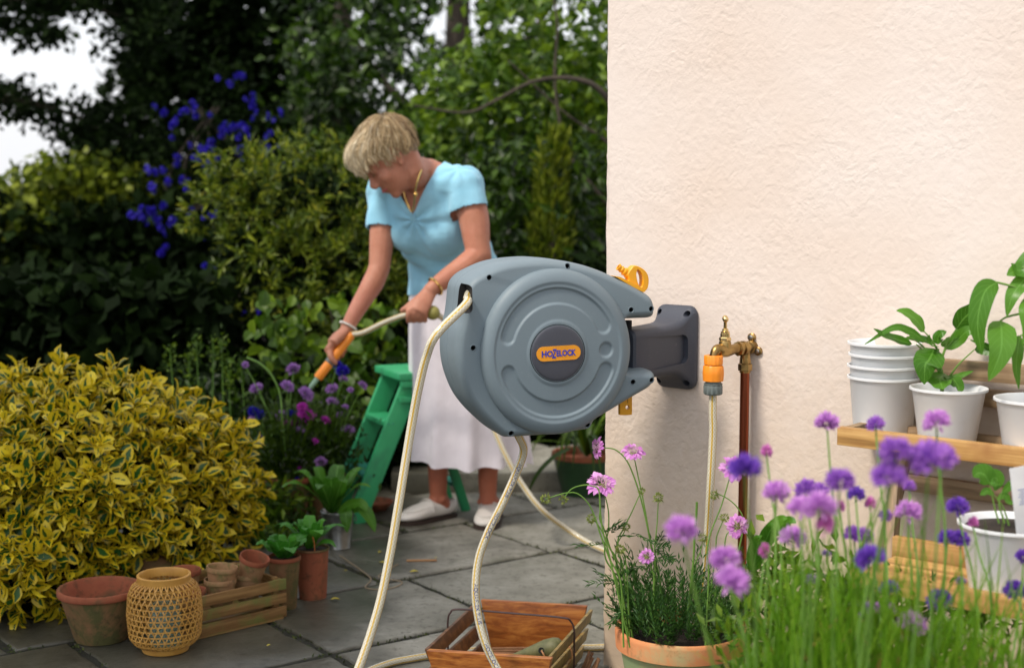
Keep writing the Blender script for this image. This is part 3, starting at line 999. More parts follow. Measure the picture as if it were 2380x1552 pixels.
# orange male connector with ring on the top edge, orange tag below
def loc_pt(x, y, yl):
    a, b_ = TR(x, y); return Vector((a, yl, b_))
ring_o = [(1510, 215), (1530, 180), (1560, 150), (1600, 158), (1650, 195), (1672, 245), (1672, 300), (1658, 340), (1625, 350), (1570, 320), (1500, 285), (1520, 262), (1516, 240)]
hole_o = [(1578, 215), (1585, 182), (1600, 190), (1618, 215), (1628, 255), (1626, 300), (1612, 318), (1598, 300), (1584, 260)]
def plate_hole(outer, inner, n, y0, y1, name, mat, parent, bev=.0015):
    a = resample([TR(*q) for q in outer], n); b = resample([TR(*q) for q in inner], n)
    # line both loops up
    c = sum(b, Vector((0, 0))) / n
    key = lambda lst: sorted(range(n), key=lambda i: math.atan2((lst[i] - c).y, (lst[i] - c).x))
    ca = [a[i] for i in key(a)]; cb = [b[i] for i in key(b)]
    vs, fs = [], []
    secs = [(ca, 0, y0 + bev), (ca, -bev, y0), (cb, bev, y0), (cb, 0, y0 + bev), (cb, 0, y1), (ca, 0, y1)]
    for lst, d, y in secs:
        for p in lst:
            q = p + (p - c).normalized() * (d if d else 0)
            vs.append((q.x, y, q.y))
    m_ = len(secs)
    for s_ in range(m_):
        for i in range(n):
            fs.append((s_ * n + i, s_ * n + (i + 1) % n, ((s_ + 1) % m_) * n + (i + 1) % n, ((s_ + 1) % m_) * n + i))
    mb = MB().add(vs, fs)
    o = mb.build(name, mat, parent)
    bm = bmesh.new(); bm.from_mesh(o.data); bmesh.ops.recalc_face_normals(bm, faces=bm.faces); bm.to_mesh(o.data); bm.free()
    smooth(o.data, True, 40)
    return o
plate_hole(ring_o, hole_o, 48, -.062, -.040, 'pull_ring', M_yel, reel)
base = resample([TR(*q) for q in [(1405, 228), (1440, 232), (1500, 262), (1570, 300), (1632, 338), (1625, 356), (1560, 322), (1480, 275)]], 30)
vs = [(p.x, -.070, p.y) for p in base] + [(p.x, -.032, p.y) for p in base]
MB().add(vs, [tuple(range(30)), tuple(range(59, 29, -1))] + [(i, (i + 1) % 30, 30 + (i + 1) % 30, 30 + i) for i in range(30)]).build('ring_base', M_yel, reel)
a, b_ = loc_pt(1545, 232, -.051), loc_pt(1452, 158, -.051)
dr = (b_ - a)
Mn = frame(a, dr.orthogonal().normalized(), dr.normalized().cross(dr.orthogonal().normalized()), dr.normalized())
ln = dr.length
MB().lathe([(.0095, -.004), (.0098, ln * .3), (.0080, ln * .34), (.0080, ln * .42), (.0094, ln * .46), (.0094, ln * .54), (.0066, ln * .57), (.0064, ln * .66), (.0080, ln * .70), (.0080, ln * .76), (.0066, ln * .79), (.0068, ln * .93), (.0078, ln * .95), (.0078, ln), (.0050, ln), (.0048, ln * .6), (.0005, ln * .6)], 24, M=Mn).build('hose_nozzle', M_yel, reel)
tagp = [(1526, 1130), (1614, 1130), (1618, 1200), (1619, 1335), (1610, 1350), (1530, 1349), (1523, 1338), (1523, 1230)]
tg = plate_hole(tagp, [(1583 + 15 * math.cos(q), 1289 + 16 * math.sin(q)) for q in [k * .785 for k in range(8)]], 48, -.012, -.002, 'locking_tag', M_yel, reel, .0008)
kx = MB()
for (x0, y0, x1, y1) in ((1583, 1215, 1583, 1253), (1583, 1215, 1572, 1198), (1583, 1215, 1594, 1198), (1572, 1198, 1574, 1180), (1594, 1198, 1592, 1180)):
    kx.tube([loc_pt(x0, y0, -.0121), loc_pt(x1, y1, -.0121)], .0006, 5)
kx.build('moulded_mark', M_blk, tg)

# wall bracket: lofted along the wall's normal
bz = P(1580, 808.6, 3.35).z
brk = thing('wall_bracket', 'dark slate plastic bracket flaring from the reel to its plate on the wall', 'bracket', tuple(WP(.215, 0, bz)))
FB = frame((0, 0, 0), U_, Vector((0, 0, 1)), WN)          # x along wall, y up, z off the wall
secs = [(.0, .052, .094, 0), (.004, .054, .097, 0), (.011, .054, .097, 0), (.016, .051, .094, 0), (.026, .046, .083, 0), (.040, .042, .070, 0), (.058, .040, .0615, 0), (.08, .039, .0585, 0), (.115, .038, .0575, 0), (.200, .034, .056, 0), (.216, .031, .055, 0), (.221, .026, .052, 0)]
nn_ = 56
vs, fs = [], []
for (z, hw, hh, _) in secs:
    rr = .016 if z > .012 else .022
    loop = []
    for c_, (sx, sy) in enumerate(((1, 1), (-1, 1), (-1, -1), (1, -1))):
        for k in range(nn_ // 4):
            q = R(90 * c_) + R(90) * k / (nn_ // 4 - 1)
            loop.append(((hw - rr) * sx + rr * math.cos(q), (hh - rr) * sy + rr * math.sin(q), z))
    vs += loop
for L in range(len(secs) - 1):
    for k in range(nn_):
        fs.append((L * nn_ + k, L * nn_ + (k + 1) % nn_, (L + 1) * nn_ + (k + 1) % nn_, (L + 1) * nn_ + k))
fs += [tuple(range(nn_ - 1, -1, -1)), tuple((len(secs) - 1) * nn_ + k for k in range(nn_))]
ob = MB().add(vs, fs, M=FB).build('bracket_body', [M_brk, M_blk], brk, sm=False)
bm = bmesh.new(); bm.from_mesh(ob.data); bmesh.ops.recalc_face_normals(bm, faces=bm.faces); bm.to_mesh(ob.data); bm.free()
c2 = MB()
def rbox(mb_, x0, x1, z0, z1, hh, r, M):
    pl = []
    for (cx_, cy_, q0) in ((z1 - r, hh - r, 0), (z0 + r * .2, hh - r * .2, 90), (z0 + r * .2, -hh + r * .2, 180), (z1 - r, -hh + r, 270)):
        rr_ = r if q0 in (0, 270) else r * .2
        for k in range(8):
            q = R(q0 + 90 * k / 7); pl.append((cx_ + rr_ * math.cos(q), cy_ + rr_ * math.sin(q)))
    return pl
# panel pressed into the side that faces the camera
pl = rbox(c2, 0, 0, 0, 0, 0, 0, None) if False else None
pan = []
for (cz, cy, q0, rr_) in ((.030 + .016, .034 - .016, 90, .016), (.030 + .016, -.034 + .016, 180, .016), (.172, -.036, 270, .003), (.172, .036, 0, .003)):
    for k in range(8):
        q = R(q0 + 90 * k / 7)
        pan.append((cz + rr_ * math.cos(q), cy + rr_ * math.sin(q)))
npn = len(pan)
def tap(x, s): return [(x, y * s, z if True else z) for z, y in pan]
vs = [(.0335 + 0 * z, y * .96, z) for z, y in pan] + [(.070, y * 1.02, z) for z, y in pan]
c2.add(vs, [tuple(range(npn)), tuple(range(2 * npn - 1, npn - 1, -1))] + [(i, npn + i, npn + (i + 1) % npn, (i + 1) % npn) for i in range(npn)], M=FB)
for sx in (-1, 1):
    for sy in (-1, 1):
        n = 16
        a = [(sx * .038 + .0065 * math.cos(2 * math.pi * k / n), sy * .080 + .0065 * math.sin(2 * math.pi * k / n), .003) for k in range(n)]
        b_ = [(sx * .038 + .0085 * math.cos(2 * math.pi * k / n), sy * .080 + .0085 * math.sin(2 * math.pi * k / n), .08) for k in range(n)]
        c2.add(a + b_, [tuple(range(n)), tuple(range(2 * n - 1, n - 1, -1))] + [(k, n + k, n + (k + 1) % n, (k + 1) % n) for k in range(n)], mi=0, M=FB)
cut2 = c2.build('cutter', [M_brk, M_blk], brk, sm=False)
bm = bmesh.new(); bm.from_mesh(cut2.data); bmesh.ops.recalc_face_normals(bm, faces=bm.faces); bm.to_mesh(cut2.data); bm.free()
bpy.context.view_layer.update()
bake(ob, [('BOOLEAN', dict(object=cut2, operation='DIFFERENCE', solver='EXACT'))])
bpy.data.objects.remove(cut2)
smooth(ob.data, True, 34)
M_steel = pm('steel', (.6, .6, .58), rough=.3, metal=1.0, bstr=0)
for sx in (-1, 1):
    for sy in (-1, 1):
        MB().lathe([(.005, .003), (.005, .005), (.003, .0065), (.0003, .007)], 12, M=FB @ Matrix.Translation((sx * .038, sy * .080, 0))).build('screw', M_steel, brk)
# swivel pin joining bracket and reel
MB().tube([(0, 0, -.075), (0, 0, .075)], .009, 16, M=Matrix.Translation(Vector((PIN.x, PIN.y, bz)) - brk.location)).build('swivel_pin', M_blk, brk)

# ------------------------------------------------------------------ hoses
def hose_mat():
    m, t, b = NT('braided_hose')
    sett(b, rough=.16, spec=.6, coat=.5, croug=.05)
    uv = t.nodes.new('ShaderNodeUVMap')
    s = node(t, 'ShaderNodeSeparateXYZ'); t.links.new(uv.outputs[0], s.inputs[0])
    U, V = s.outputs[0], s.outputs[1]
    def wave(sgn):
        a = math_(t, 'ADD', math_(t, 'MULTIPLY', U, 8.0), math_(t, 'MULTIPLY', V, sgn * 105.0))
        return math_(t, 'ABSOLUTE', math_(t, 'SUBTRACT', math_(t, 'FRACT', a), .5))
    w1, w2 = wave(1), wave(-1)
    mx = math_(t, 'MAXIMUM', w1, w2)
    thr = node(t, 'ShaderNodeMapRange', i_From_Min=.34, i_From_Max=.46); t.links.new(mx, thr.inputs[0])
    base = mixc(t, thr.outputs[0], (.56, .52, .38), (.76, .73, .62))
    # two yellow stripes
    def stripe(c, w):
        d = math_(t, 'ABSOLUTE', math_(t, 'SUBTRACT', U, c))
        return math_(t, 'LESS_THAN', d, w)
    st = math_(t, 'MAXIMUM', math_(t, 'MAXIMUM', stripe(.10, .032), stripe(.36, .032)), math_(t, 'MAXIMUM', stripe(.62, .032), stripe(.86, .032)))
    base = mixc(t, st, base, (.56, .36, .05))
    t.links.new(base, b.inputs['Base Color'])
    bump(t, b, thr.outputs[0], .4, .0007)
    return m
M_hose = hose_mat()
M_ink = pm('hose_ink', (.02, .04, .22), rough=.5, bstr=0)
def hose(name, pts, r, label, parts=None, sub=10, up=None):
    pts = spline(pts, sub)
    o0 = pts[0].copy()
    t = thing(name, label, 'hose', tuple(o0))
    MB().tube([p - o0 for p in pts], r, 20, up=up).build('tube', M_hose, t)
    return t, [p - o0 for p in pts]
def print_on(t, pts, r, s, s0, size, toward):
    """lettering that follows the hose: s0 = metres along, toward = direction the print faces"""
    me = text_mesh(s, size, M_ink, 0.0, .00012)
    L = [0]
    for a, b in zip(pts, pts[1:]): L.append(L[-1] + (b - a).length)
    for v in me.vertices:
        q = s0 + v.co.x
        i = max(0, min(len(pts) - 2, int(np.searchsorted(L, q)) - 1))
        f = (q - L[i]) / (L[i + 1] - L[i])
        c = pts[i].lerp(pts[i + 1], f); tg_ = (pts[i + 1] - pts[i]).normalized()
        z = (Vector(toward) - tg_ * tg_.dot(Vector(toward))).normalized()
        y = z.cross(tg_)
        a = v.co.y / r
        v.co = c + z * (math.cos(a) * (r + .0003)) + y * (math.sin(a) * (r + .0003))
    link(bpy.data.objects.new('hose_print', me), t)

mouth = reel.matrix_world
bpy.context.view_layer.update()
mw = reel.matrix_world
mo = mw @ Vector((TR(212, 385)[0], -.070, TR(212, 385)[1] + .004))
mi_ = mw @ Vector((TR(250, 360)[0], -.045, TR(250, 360)[1] + .004)); mf_ = mw @ Vector((TR(160, 415)[0], -.100, TR(160, 415)[1]))
hpts = [mi_, mo, mf_, P(1014, 778, 2.985), P(990, 832, 2.995), P(972, 905, 3.0), P(957, 985, 3.0), P(942, 1075, 2.99), P(925, 1180, 2.97), P(906, 1290, 2.95), P(880, 1410, 2.92), P(838, 1540, 2.88), P(790, 1650, 2.84), P(740, 1740, 2.84)]
e = hpts[-1].copy()
hpts += [Vector((e.x - .05, e.y, .03)), Vector((e.x - .20, e.y - .02, .013)), Vector((e.x - .5, e.y - .1, .012))]
hose('reel_hose', hpts, .0092, 'clear braided hose with yellow stripes leaving the mouth of the reel on its left', up=(0.5, -.8, 0.2))
bo = mw @ Vector((TR(715, 1425)[0], .0, TR(715, 1425)[1]))
hp2 = [bo + Vector((.01, .02, .06)), bo, P(1217, 1045, 3.21), P(1197, 1105, 3.21), P(1165, 1175, 3.2), P(1135, 1235, 3.19), P(1112, 1300, 3.18), P(1105, 1375, 3.16), P(1114, 1445, 3.14), P(1132, 1505, 3.12), P(1160, 1560, 3.10), P(1190, 1610, 3.06), P(1200, 1680, 2.98)]
e = hp2[-1].copy()
hp2 += [Vector((e.x - .02, e.y - .04, .05)), Vector((e.x - .12, e.y - .06, .012)), Vector((e.x - .40, e.y + .10, .011)), G(800, 1640, .010), G(838, 1572, .010), G(900, 1542, .010), G(960, 1529, .010), G(1020, 1520, .010), G(1080, 1513, .010), G(1135, 1508, .010), G(1250, 1506, .010), G(1400, 1503, .010), G(1520, 1496, .010)]
h2, h2p = hose('feed_hose', hp2, .0092, 'clear braided hose hanging from the underside of the reel and curving behind the trug', up=None)
print_on(h2, h2p, .0092, 'HOZELOCK', .33, .012, (0.1, -1, .2))
print_on(h2, h2p, .0092, 'AQUAFLEX PLUS', .22, .011, (.1, -1, .2))
print_on(h2, h2p, .0092, 'AQUAFLEX PLUS', .51, .012, (.1, -1, .2))
print_on(h2, h2p, .0092, 'HOZELOCK', .63, .012, (.1, -1, .2))
# ================================================================== TAP, PIPE
M_brass = pm('old_brass', (.50, .34, .13), (.28, .17, .06), 30, 200, .2, .0006, rough=.34, metal=1.0, c3=(.10, .06, .03), sc3=14, k3=(.5, .75))
M_brassb = pm('bright_brass', (.80, .60, .30), (.62, .44, .18), 30, 200, .15, .0005, rough=.22, metal=1.0)
M_copper = pm('copper_pipe', (.36, .10, .045), (.16, .045, .03), 14, 60, .1, .0006, stretch=(1, 1, .12), rough=.32, metal=1.0, c3=(.06, .03, .025), sc3=10)
ty = 3.36
# wall point seen at x=1757
def wall_at(px):
    a = (px - CX) / FPX
    t_ = (a * 3.524 - .224) / (.766 + .643 * a)
    return WP(t_)
wq = wall_at(1752); wz = P(1752, 806, wq.y).z
tapt = thing('garden_tap', 'old brass garden tap with T-shaped top on a two-screw wall plate', 'tap', (wq.x, wq.y, wz))
FT = frame((0, 0, 0), WN, Vector((0, 0, 1)).cross(WN), Vector((0, 0, 1)))   # x off the wall
# wall plate with lugs
mp = MB()
def lug(c, r, th):
    n = 20
    M_ = FT @ Matrix.Translation(c) @ Matrix.Rotation(R(90), 4, 'Y')
    mp.lathe([(r, 0), (r, th), (r * .8, th + .0015), (.0002, th + .0015)], n, M=M_)
y_ = Vector((0, 1, 0))
for (yy, zz) in ((-.0, .022), (.017, -.008), (-.017, -.008)):
    lug((0, yy, zz), .0095, .006)
    mp.tube([FT @ Vector((.003, 0, 0)), FT @ Vector((.003, yy, zz))], .008, 10, ell=(1, .5))
mp.lathe([(.015, 0), (.015, .012), (.012, .016)], 20, M=FT @ Matrix.Rotation(R(90), 4, 'Y'))
pl_ = mp.build('wall_plate', M_brass, tapt)
for (yy, zz) in ((0, .022), (.017, -.008), (-.017, -.008)):
    MB().lathe([(.0055, .0), (.0055, .0015), (.003, .0024), (.0002, .0024)], 14, M=FT @ Matrix.Translation((.0076, yy, zz)) @ Matrix.Rotation(R(90), 4, 'Y')).build('screw', M_steel, pl_)
# elbow down to the pipe, union and tap body going to the camera's left
XL = .030
MB().tube([FT @ Vector(p) for p in spline([(.006, 0, 0), (.018, 0, 0), (.028, 0, -.002), (.030, 0, -.014), (.030, 0, -.034)], 5)], .0115, 16).build('elbow', M_brass, tapt)
# compression nut
mn = MB(); mn.lathe([(.0115, -.052), (.0155, -.050), (.0155, -.036), (.0125, -.034), (.0125, -.028), (.0115, -.020)], 6, M=FT @ Matrix.Translation((.030, 0, 0)))
mn.lathe([(.0125, -.055), (.0125, -.051)], 20, M=FT @ Matrix.Translation((.030, 0, 0)))
mn.build('pipe_nut', M_brass, tapt, angle=20)
# body direction: mostly along the camera's left
tipw = P(1660, 812, wq.y - .085)
oo = Vector((wq.x, wq.y, wz))
A0 = FT @ Vector((.030, 0, 0))
hd = (tipw - oo - A0); hd.z = 0; hl = hd.length; hd.normalize()
FH = frame(A0, hd, Vector((0, 0, 1)).cross(hd), Vector((0, 0, 1)))
k = hl
bp = spline([(-.004, 0, .001), (.022 * k / .1, 0, .001), (.04 * k / .1, 0, .0), (.06 * k / .1, 0, -.002), (.078 * k / .1, 0, .0), (.092 * k / .1, 0, .002), (k * 1.00, 0, -.010), (k * 1.02, 0, -.030)], 6)
rad = np.interp(np.linspace(0, 1, len(bp)), [0, .12, .14, .28, .3, .45, .6, .72, .86, 1], [.0135, .0135, .0115, .0115, .0115, .014, .0145, .0115, .0095, .0095])
MB().tube([FH @ p for p in bp], list(rad), 20).build('tap_body', M_brass, tapt)
mr_ = MB()
for x0 in (.006, .020):
    mr_.lathe([(.0115, x0 - .002), (.0165, x0 - .001), (.0165, x0 + .005), (.0115, x0 + .007)], 8 if x0 > .01 else 22, M=FH @ Matrix.Rotation(R(90), 4, 'Y'))
mr_.build('union_nut', M_brass, tapt, angle=25)
xb = k * .66
Mb = FH @ Matrix.Translation((xb, 0, 0))
MB().lathe([(.0135, .004), (.0135, .017), (.012, .021)], 24, M=Mb).build('bonnet_base', M_brass, tapt)
bn = MB(); bn.lathe([(.0120, .020), (.0135, .022), (.0135, .027), (.0115, .029)], 6, M=Mb)
bn.lathe([(.0105, .028), (.0105, .037), (.0085, .039)], 8, M=Mb); bn.lathe([(.0095, .037), (.0095, .041), (.0070, .042), (.0065, .047), (.004, .048)], 16, M=Mb)
bn.build('bonnet', M_brassb, tapt, angle=25)
sp_ = MB(); sp_.lathe([(.0038, .045), (.0038, .062), (.0045, .064), (.0045, .066)], 14, M=Mb)
ax_ = (Mb.to_3x3().inverted() @ Vector((-.10, -1, 0))).normalized() * .014
sp_.tube([Mb @ (Vector((0, 0, .069)) - ax_), Mb @ (Vector((0, 0, .069)) + ax_)], .0042, 12)
for s_ in (-1, 1): sp_.ball(Mb @ (Vector((0, 0, .069)) + ax_ * s_), .0068, 14, 9)
sp_.build('tee_handle', M_brassb, tapt)

# copper pipe on the wall
pw = oo + FT @ Vector((.030, 0, 0))
pp = thing('copper_pipe', 'red-brown copper water pipe running down the wall below the tap', 'pipe', (pw.x, pw.y, 0))
MB().tube([(0, 0, -.02), (0, 0, .3), (0, 0, .7), (0, 0, wz - .046)], .0105, 20).build('pipe', M_copper, pp)
M_white = pm('white_paint_metal', (.80, .82, .84), (.74, .77, .80), 6, 80, .05, .0006, rough=.35, c3=(.62, .61, .56), sc3=7, k3=(.58, .82))
for z in (.42,):
    MB().lathe([(.0105, 0), (.0125, .001), (.0125, .012), (.0105, .013)], 20, M=Matrix.Translation((0, 0, z))).build('pipe_joint', M_brass, pp)

# orange quick connector and grey collar on the spout
ct = FH @ Vector((k * 1.02, 0, -.030)) + oo
cz = lambda py: P(1664, py, ct.y).z - ct.z
con = thing('hose_connector', 'orange quick-release connector with grey collar hanging from the tap spout', 'hose connector', tuple(ct))
z0, z1, z2, z3, z4 = cz(826), cz(847), cz(885), cz(893), cz(917)
def ribbed(prof, n, depth, ribs):
    return MB().lathe(prof, n, wob=lambda q, z: -depth * (0.5 + 0.5 * math.cos(q * ribs)) ** 3)
ribbed([(.0125, z1), (.0205, z1 + .0005), (.0207, z0 - .001), (.0195, z0 + .0005), (.011, z0 + .0005)], 60, .05, 14).build('collar', M_org, con)
ribbed([(.018, z2 - .001), (.0225, z2 + .0005), (.0232, z2 + .012), (.0236, (z1 + z2) / 2), (.0222, z1 - .004), (.0205, z1 - .0015), (.0125, z1 - .001)], 64, .035, 8).build('connector_body', M_org, con)
MB().lathe([(.017, z3 - .001), (.0205, z3), (.0205, z3 + .0025), (.017, z3 + .003), (.017, z2 - .001)], 30).build('grey_ring', M_gry, con)
ribbed([(.0105, z4), (.0185, z4 + .0005), (.0208, z4 + .003), (.0210, z3 - .004), (.0200, z3 - .001), (.017, z3 - .001)], 60, .06, 12).build('hose_nut', M_gry, con)
hb = ct + Vector((0, 0, z4 + .004))
hp3 = [hb, hb + Vector((0, 0, -.05)), P(1657, 1010, ct.y), P(1651, 1130, ct.y), P(1646, 1220, ct.y + .02), P(1640, 1310, ct.y + .03), P(1628, 1400, ct.y + .01), P(1600, 1480, ct.y - .03), P(1590, 1560, ct.y - .10)]
e = hp3[-1]
hp3 += [Vector((e.x - .02, e.y - .02, .06)), Vector((e.x + .03, e.y - .05, .012)), Vector((e.x + .3, e.y - .2, .011))]
hose('tap_hose', hp3, .0088, 'braided hose with yellow stripe hanging straight down from the orange tap connector', up=(.3, -.9, .2))
# ================================================================== PLANT STAND (right)
M_pine = woodmat('oiled_pine', (.44, .24, .075), (.62, .38, .14), 'X', c3=(.30, .13, .04), sc3=4, rough=.45)
M_pine2 = woodmat('weathered_pine', (.30, .20, .11), (.42, .30, .18), 'X', c3=(.20, .12, .06), sc3=4)
FW = lambda o: frame(o, U_, -WN, Vector((0, 0, 1)))       # x along wall to the right/near, y into wall
st0 = WP(.95, .22)
stand = thing('plant_stand', 'stepped pine plant stand against the stucco wall holding white pots', 'plant stand', tuple(st0))
def board(name, t0, t1, off0, off1, z0, z1, mat=M_pine):
    """a board along the wall, between two distances from it"""
    o = MB().box((0, 0, 0), (t1 - t0, abs(off1 - off0), z1 - z0), bev=.002).build(name, mat, stand)
    c = WP((t0 + t1) / 2, (off0 + off1) / 2, (z0 + z1) / 2) - st0
    o.matrix_local = FW(c)
    return o
def strut(name, p, q, w, th, mat=M_pine2):
    d = q - p
    z = d.normalized(); x = Vector(U_)
    y = z.cross(x).normalized(); x = y.cross(z)
    o = MB().box((0, 0, 0), (d.length, w, th), bev=.0015).build(name, mat, stand)
    o.matrix_local = frame((p + q) / 2 - st0, z, y, x)
    return o
T0 = .73
# top tier
board('rail', .835, 1.75, .035, .055, .795, .833, M_pine2)
board('rail', .835, 1.75, -.0 + .004, .022, .74, .775, M_pine2)
# second tier: frame and slats
board('rail', T0, 1.75, .186, .205, .662, .699)
board('rail', T0 + .02, 1.75, .045, .062, .662, .690, M_pine2)
board('shelf_slat', T0 + .02, 1.75, .070, .108, .660, .672, M_pine2)
board('shelf_slat', T0 + .02, 1.75, .125, .170, .660, .672, M_pine2)
for t_ in (T0 + .001, 1.25, 1.70):
    board('cross_piece', t_, t_ + .018, .063, .1855, .6605, .6965, M_pine2)
# apron below, third tier
board('apron', .80, 1.75, .036, .054, .555, .590, M_pine2)
board('rail', .90, 1.75, .285, .303, .475, .520)
board('shelf_slat', .92, 1.75, .33, .40, .478, .492)
board('shelf_slat', .92, 1.75, .42, .49, .478, .492)
board('rail', .92, 1.75, .495, .513, .470, .505)
board('rail', .98, 1.75, .53, .55, .20, .24, M_pine2)
board('shelf_slat', .98, 1.75, .57, .64, .205, .218, M_pine2)
for t_ in (.845, 1.72):
    strut('leg', WP(t_ + .30 * (t_ < 1), .03, .83), WP(t_ + .30 * (t_ < 1), .03, 0.0), .034, .020)
    strut('leg', WP(t_ + .01, .150, .66), WP(t_ - .13, .150, 0.0), .030, .018)
    strut('leg', WP(t_ - .02, .12, .66), WP(t_ + .16, .60, 0.0), .030, .018)

# ------------------------------------------------------------------ white pots
def pot_prof(r, h, rb=.72, lip=.003):
    return [(r * rb * .3, 0), (r * rb, 0), (r * rb + .001, .002), (r - .004, h - .008), (r - .002, h - .006), (r + lip * .5, h - .005), (r + lip * .5, h - .0005), (r - .001, h), (r - .0035, h - .003), (r * rb - .004, .006), (.0004, .006)]
M_compost = pm('compost', (.012, .009, .006), (.035, .025, .018), 60, 150, .9, .006, rough=.95)
PR_ = .0735
def white_pot(px, pz, Y, label, h=.115, r=PR_, group='white pots on the plant stand', z=None):
    c = P(px, pz, Y)
    base = Vector((c.x, c.y, (c.z - h) if z is None else z))
    t = thing('white_pot', label, 'plant pot', tuple(base), 0, group)
    MB().lathe(pot_prof(r, h), 56, caps=(True, True)).build('pot_body', M_white, t, angle=50)
    # folded seam down one side
    return t, base
stack_c = P(2056, 835, 3.00)
names = ['lowest', 'second lowest', 'third', 'topmost']
zb = .674
gapz = .0235
for i in range(4):
    lab = ['white enamel pot at the bottom of the stack of four, standing on the pine shelf',
           'white enamel pot nested second from the bottom in the stack of four',
           'white enamel pot nested just under the topmost pot of the stack',
           'empty white enamel pot on top of the stack of four'][i]
    t = thing('white_pot', lab, 'plant pot', (stack_c.x + random.uniform(-.0015, .0015), stack_c.y, zb + gapz * i), random.random(), 'stacked white pots')
    MB().lathe(pot_prof(PR_, .115, .80), 56, caps=(True, True)).build('pot_body', M_white, t, angle=50)

def leaf_veins(t, out, vein):
    uv = t.nodes.new('ShaderNodeUVMap')
    s = node(t, 'ShaderNodeSeparateXYZ'); t.links.new(uv.outputs[0], s.inputs[0])
    d = math_(t, 'ABSOLUTE', math_(t, 'SUBTRACT', s.outputs[0], .5))
    mid = math_(t, 'LESS_THAN', d, .035)
    side = math_(t, 'FRACT', math_(t, 'MULTIPLY', math_(t, 'SUBTRACT', s.outputs[1], math_(t, 'MULTIPLY', d, .55)), 8.0))
    side = math_(t, 'MULTIPLY', math_(t, 'LESS_THAN', side, .12), .45)
    return mixc(t, math_(t, 'MAXIMUM', math_(t, 'MULTIPLY', mid, .8), side), out, vein)

M_leafg = leafmat('broad_leaf', [(0, (.035, .13, .010)), (.5, (.07, .22, .015)), (1, (.13, .32, .03))], transl=.42, rough=.35,
                  uvpat=lambda t, out: leaf_veins(t, out, (.16, .38, .06)))

def big_leaf(parent, pts, width, mat, name='leaf', roll=0.0, cup=.12, label=None, nrm=(0, -.3, 1), rv=None, wav=.0):
    """a leaf blade along the polyline pts (relative), width in metres"""
    sp = spline(pts, 5); n = len(sp)
    V, F, UV = [], [], []
    cr = (-1, -.62, -.25, 0, .25, .62, 1)
    for i, p in enumerate(sp):
        v = i / (n - 1)
        w = width * .5 * (math.sin(math.pi * min(1, v ** .72)) ** .75 + .02) if v < 1 else .0008
        t_ = (sp[min(i + 1, n - 1)] - sp[max(i - 1, 0)]).normalized()
        nn = Vector(nrm); nn = (nn - t_ * nn.dot(t_)).normalized()
        x = t_.cross(nn)
        x = Quaternion(t_, roll) @ x; nn = Quaternion(t_, roll) @ nn
        for c in cr:
            V.append(p + x * (c * w) + nn * (abs(c) * cup * w + wav * w * math.sin(v * 19 + c * 2.5) * abs(c)))
    m = len(cr)
    for i in range(n - 1):
        for k in range(m - 1):
            F.append((i * m + k, i * m + k + 1, (i + 1) * m + k + 1, (i + 1) * m + k))
            u0, u1 = (cr[k] + 1) / 2, (cr[k + 1] + 1) / 2
            UV.append(((u0, i / (n - 1)), (u1, i / (n - 1)), (u1, (i + 1) / (n - 1)), (u0, (i + 1) / (n - 1))))
    mb = MB().add(V, F, UV)
    me = mb.mesh(name, mat, True, None)
    at = me.attributes.new('rnd', 'FLOAT', 'POINT')
    at.data.foreach_set('value', [random.random() if rv is None else rv] * len(me.vertices))
    o = link(bpy.data.objects.new(name, me), parent)
    if label: o['label'] = label
    return o
M_stem = pm('green_stem', (.10, .22, .03), (.16, .30, .05), 20, 50, .1, .001, rough=.5)
def stemtube(parent, pts, r0, r1, mat=None, name='stem', n=7, sub=6):
    sp = spline(pts, sub)
    return MB().tube(sp, list(np.linspace(r0, r1, len(sp))), n).build(name, mat or M_stem, parent)

# seedling in the second pot
t2, b2 = white_pot(2205, 899, 2.85, 'white pot with a bushy green pepper seedling, between the pot stack and the right edge')
MB().lathe([(.0004, .098), (.030, .099), (.066, .096)], 30).build('compost', M_compost, t2)
def q2(px, py, dy=0.0, t=t2): return P(px, py, 2.85 + dy) - Vector(t.location)
st = q2(2190, 905); st.z = .095
stemtube(t2, [st, q2(2188, 865), q2(2178, 840), q2(2180, 810)], .0042, .003)
for pts in ([q2(2188, 870), q2(2150, 820, -.01), q2(2130, 800, -.02)], [q2(2183, 850), q2(2200, 800), q2(2222, 765, -.01)], [q2(2183, 850), q2(2140, 800, .02), q2(2108, 782, .02)],
            [q2(2195, 895), q2(2225, 850, -.02), q2(2265, 812, -.02)], [q2(2180, 815), q2(2165, 790), q2(2148, 770)], [q2(2186, 850), q2(2196, 815), q2(2215, 790)]):
    stemtube(t2, pts, .0024, .0012)
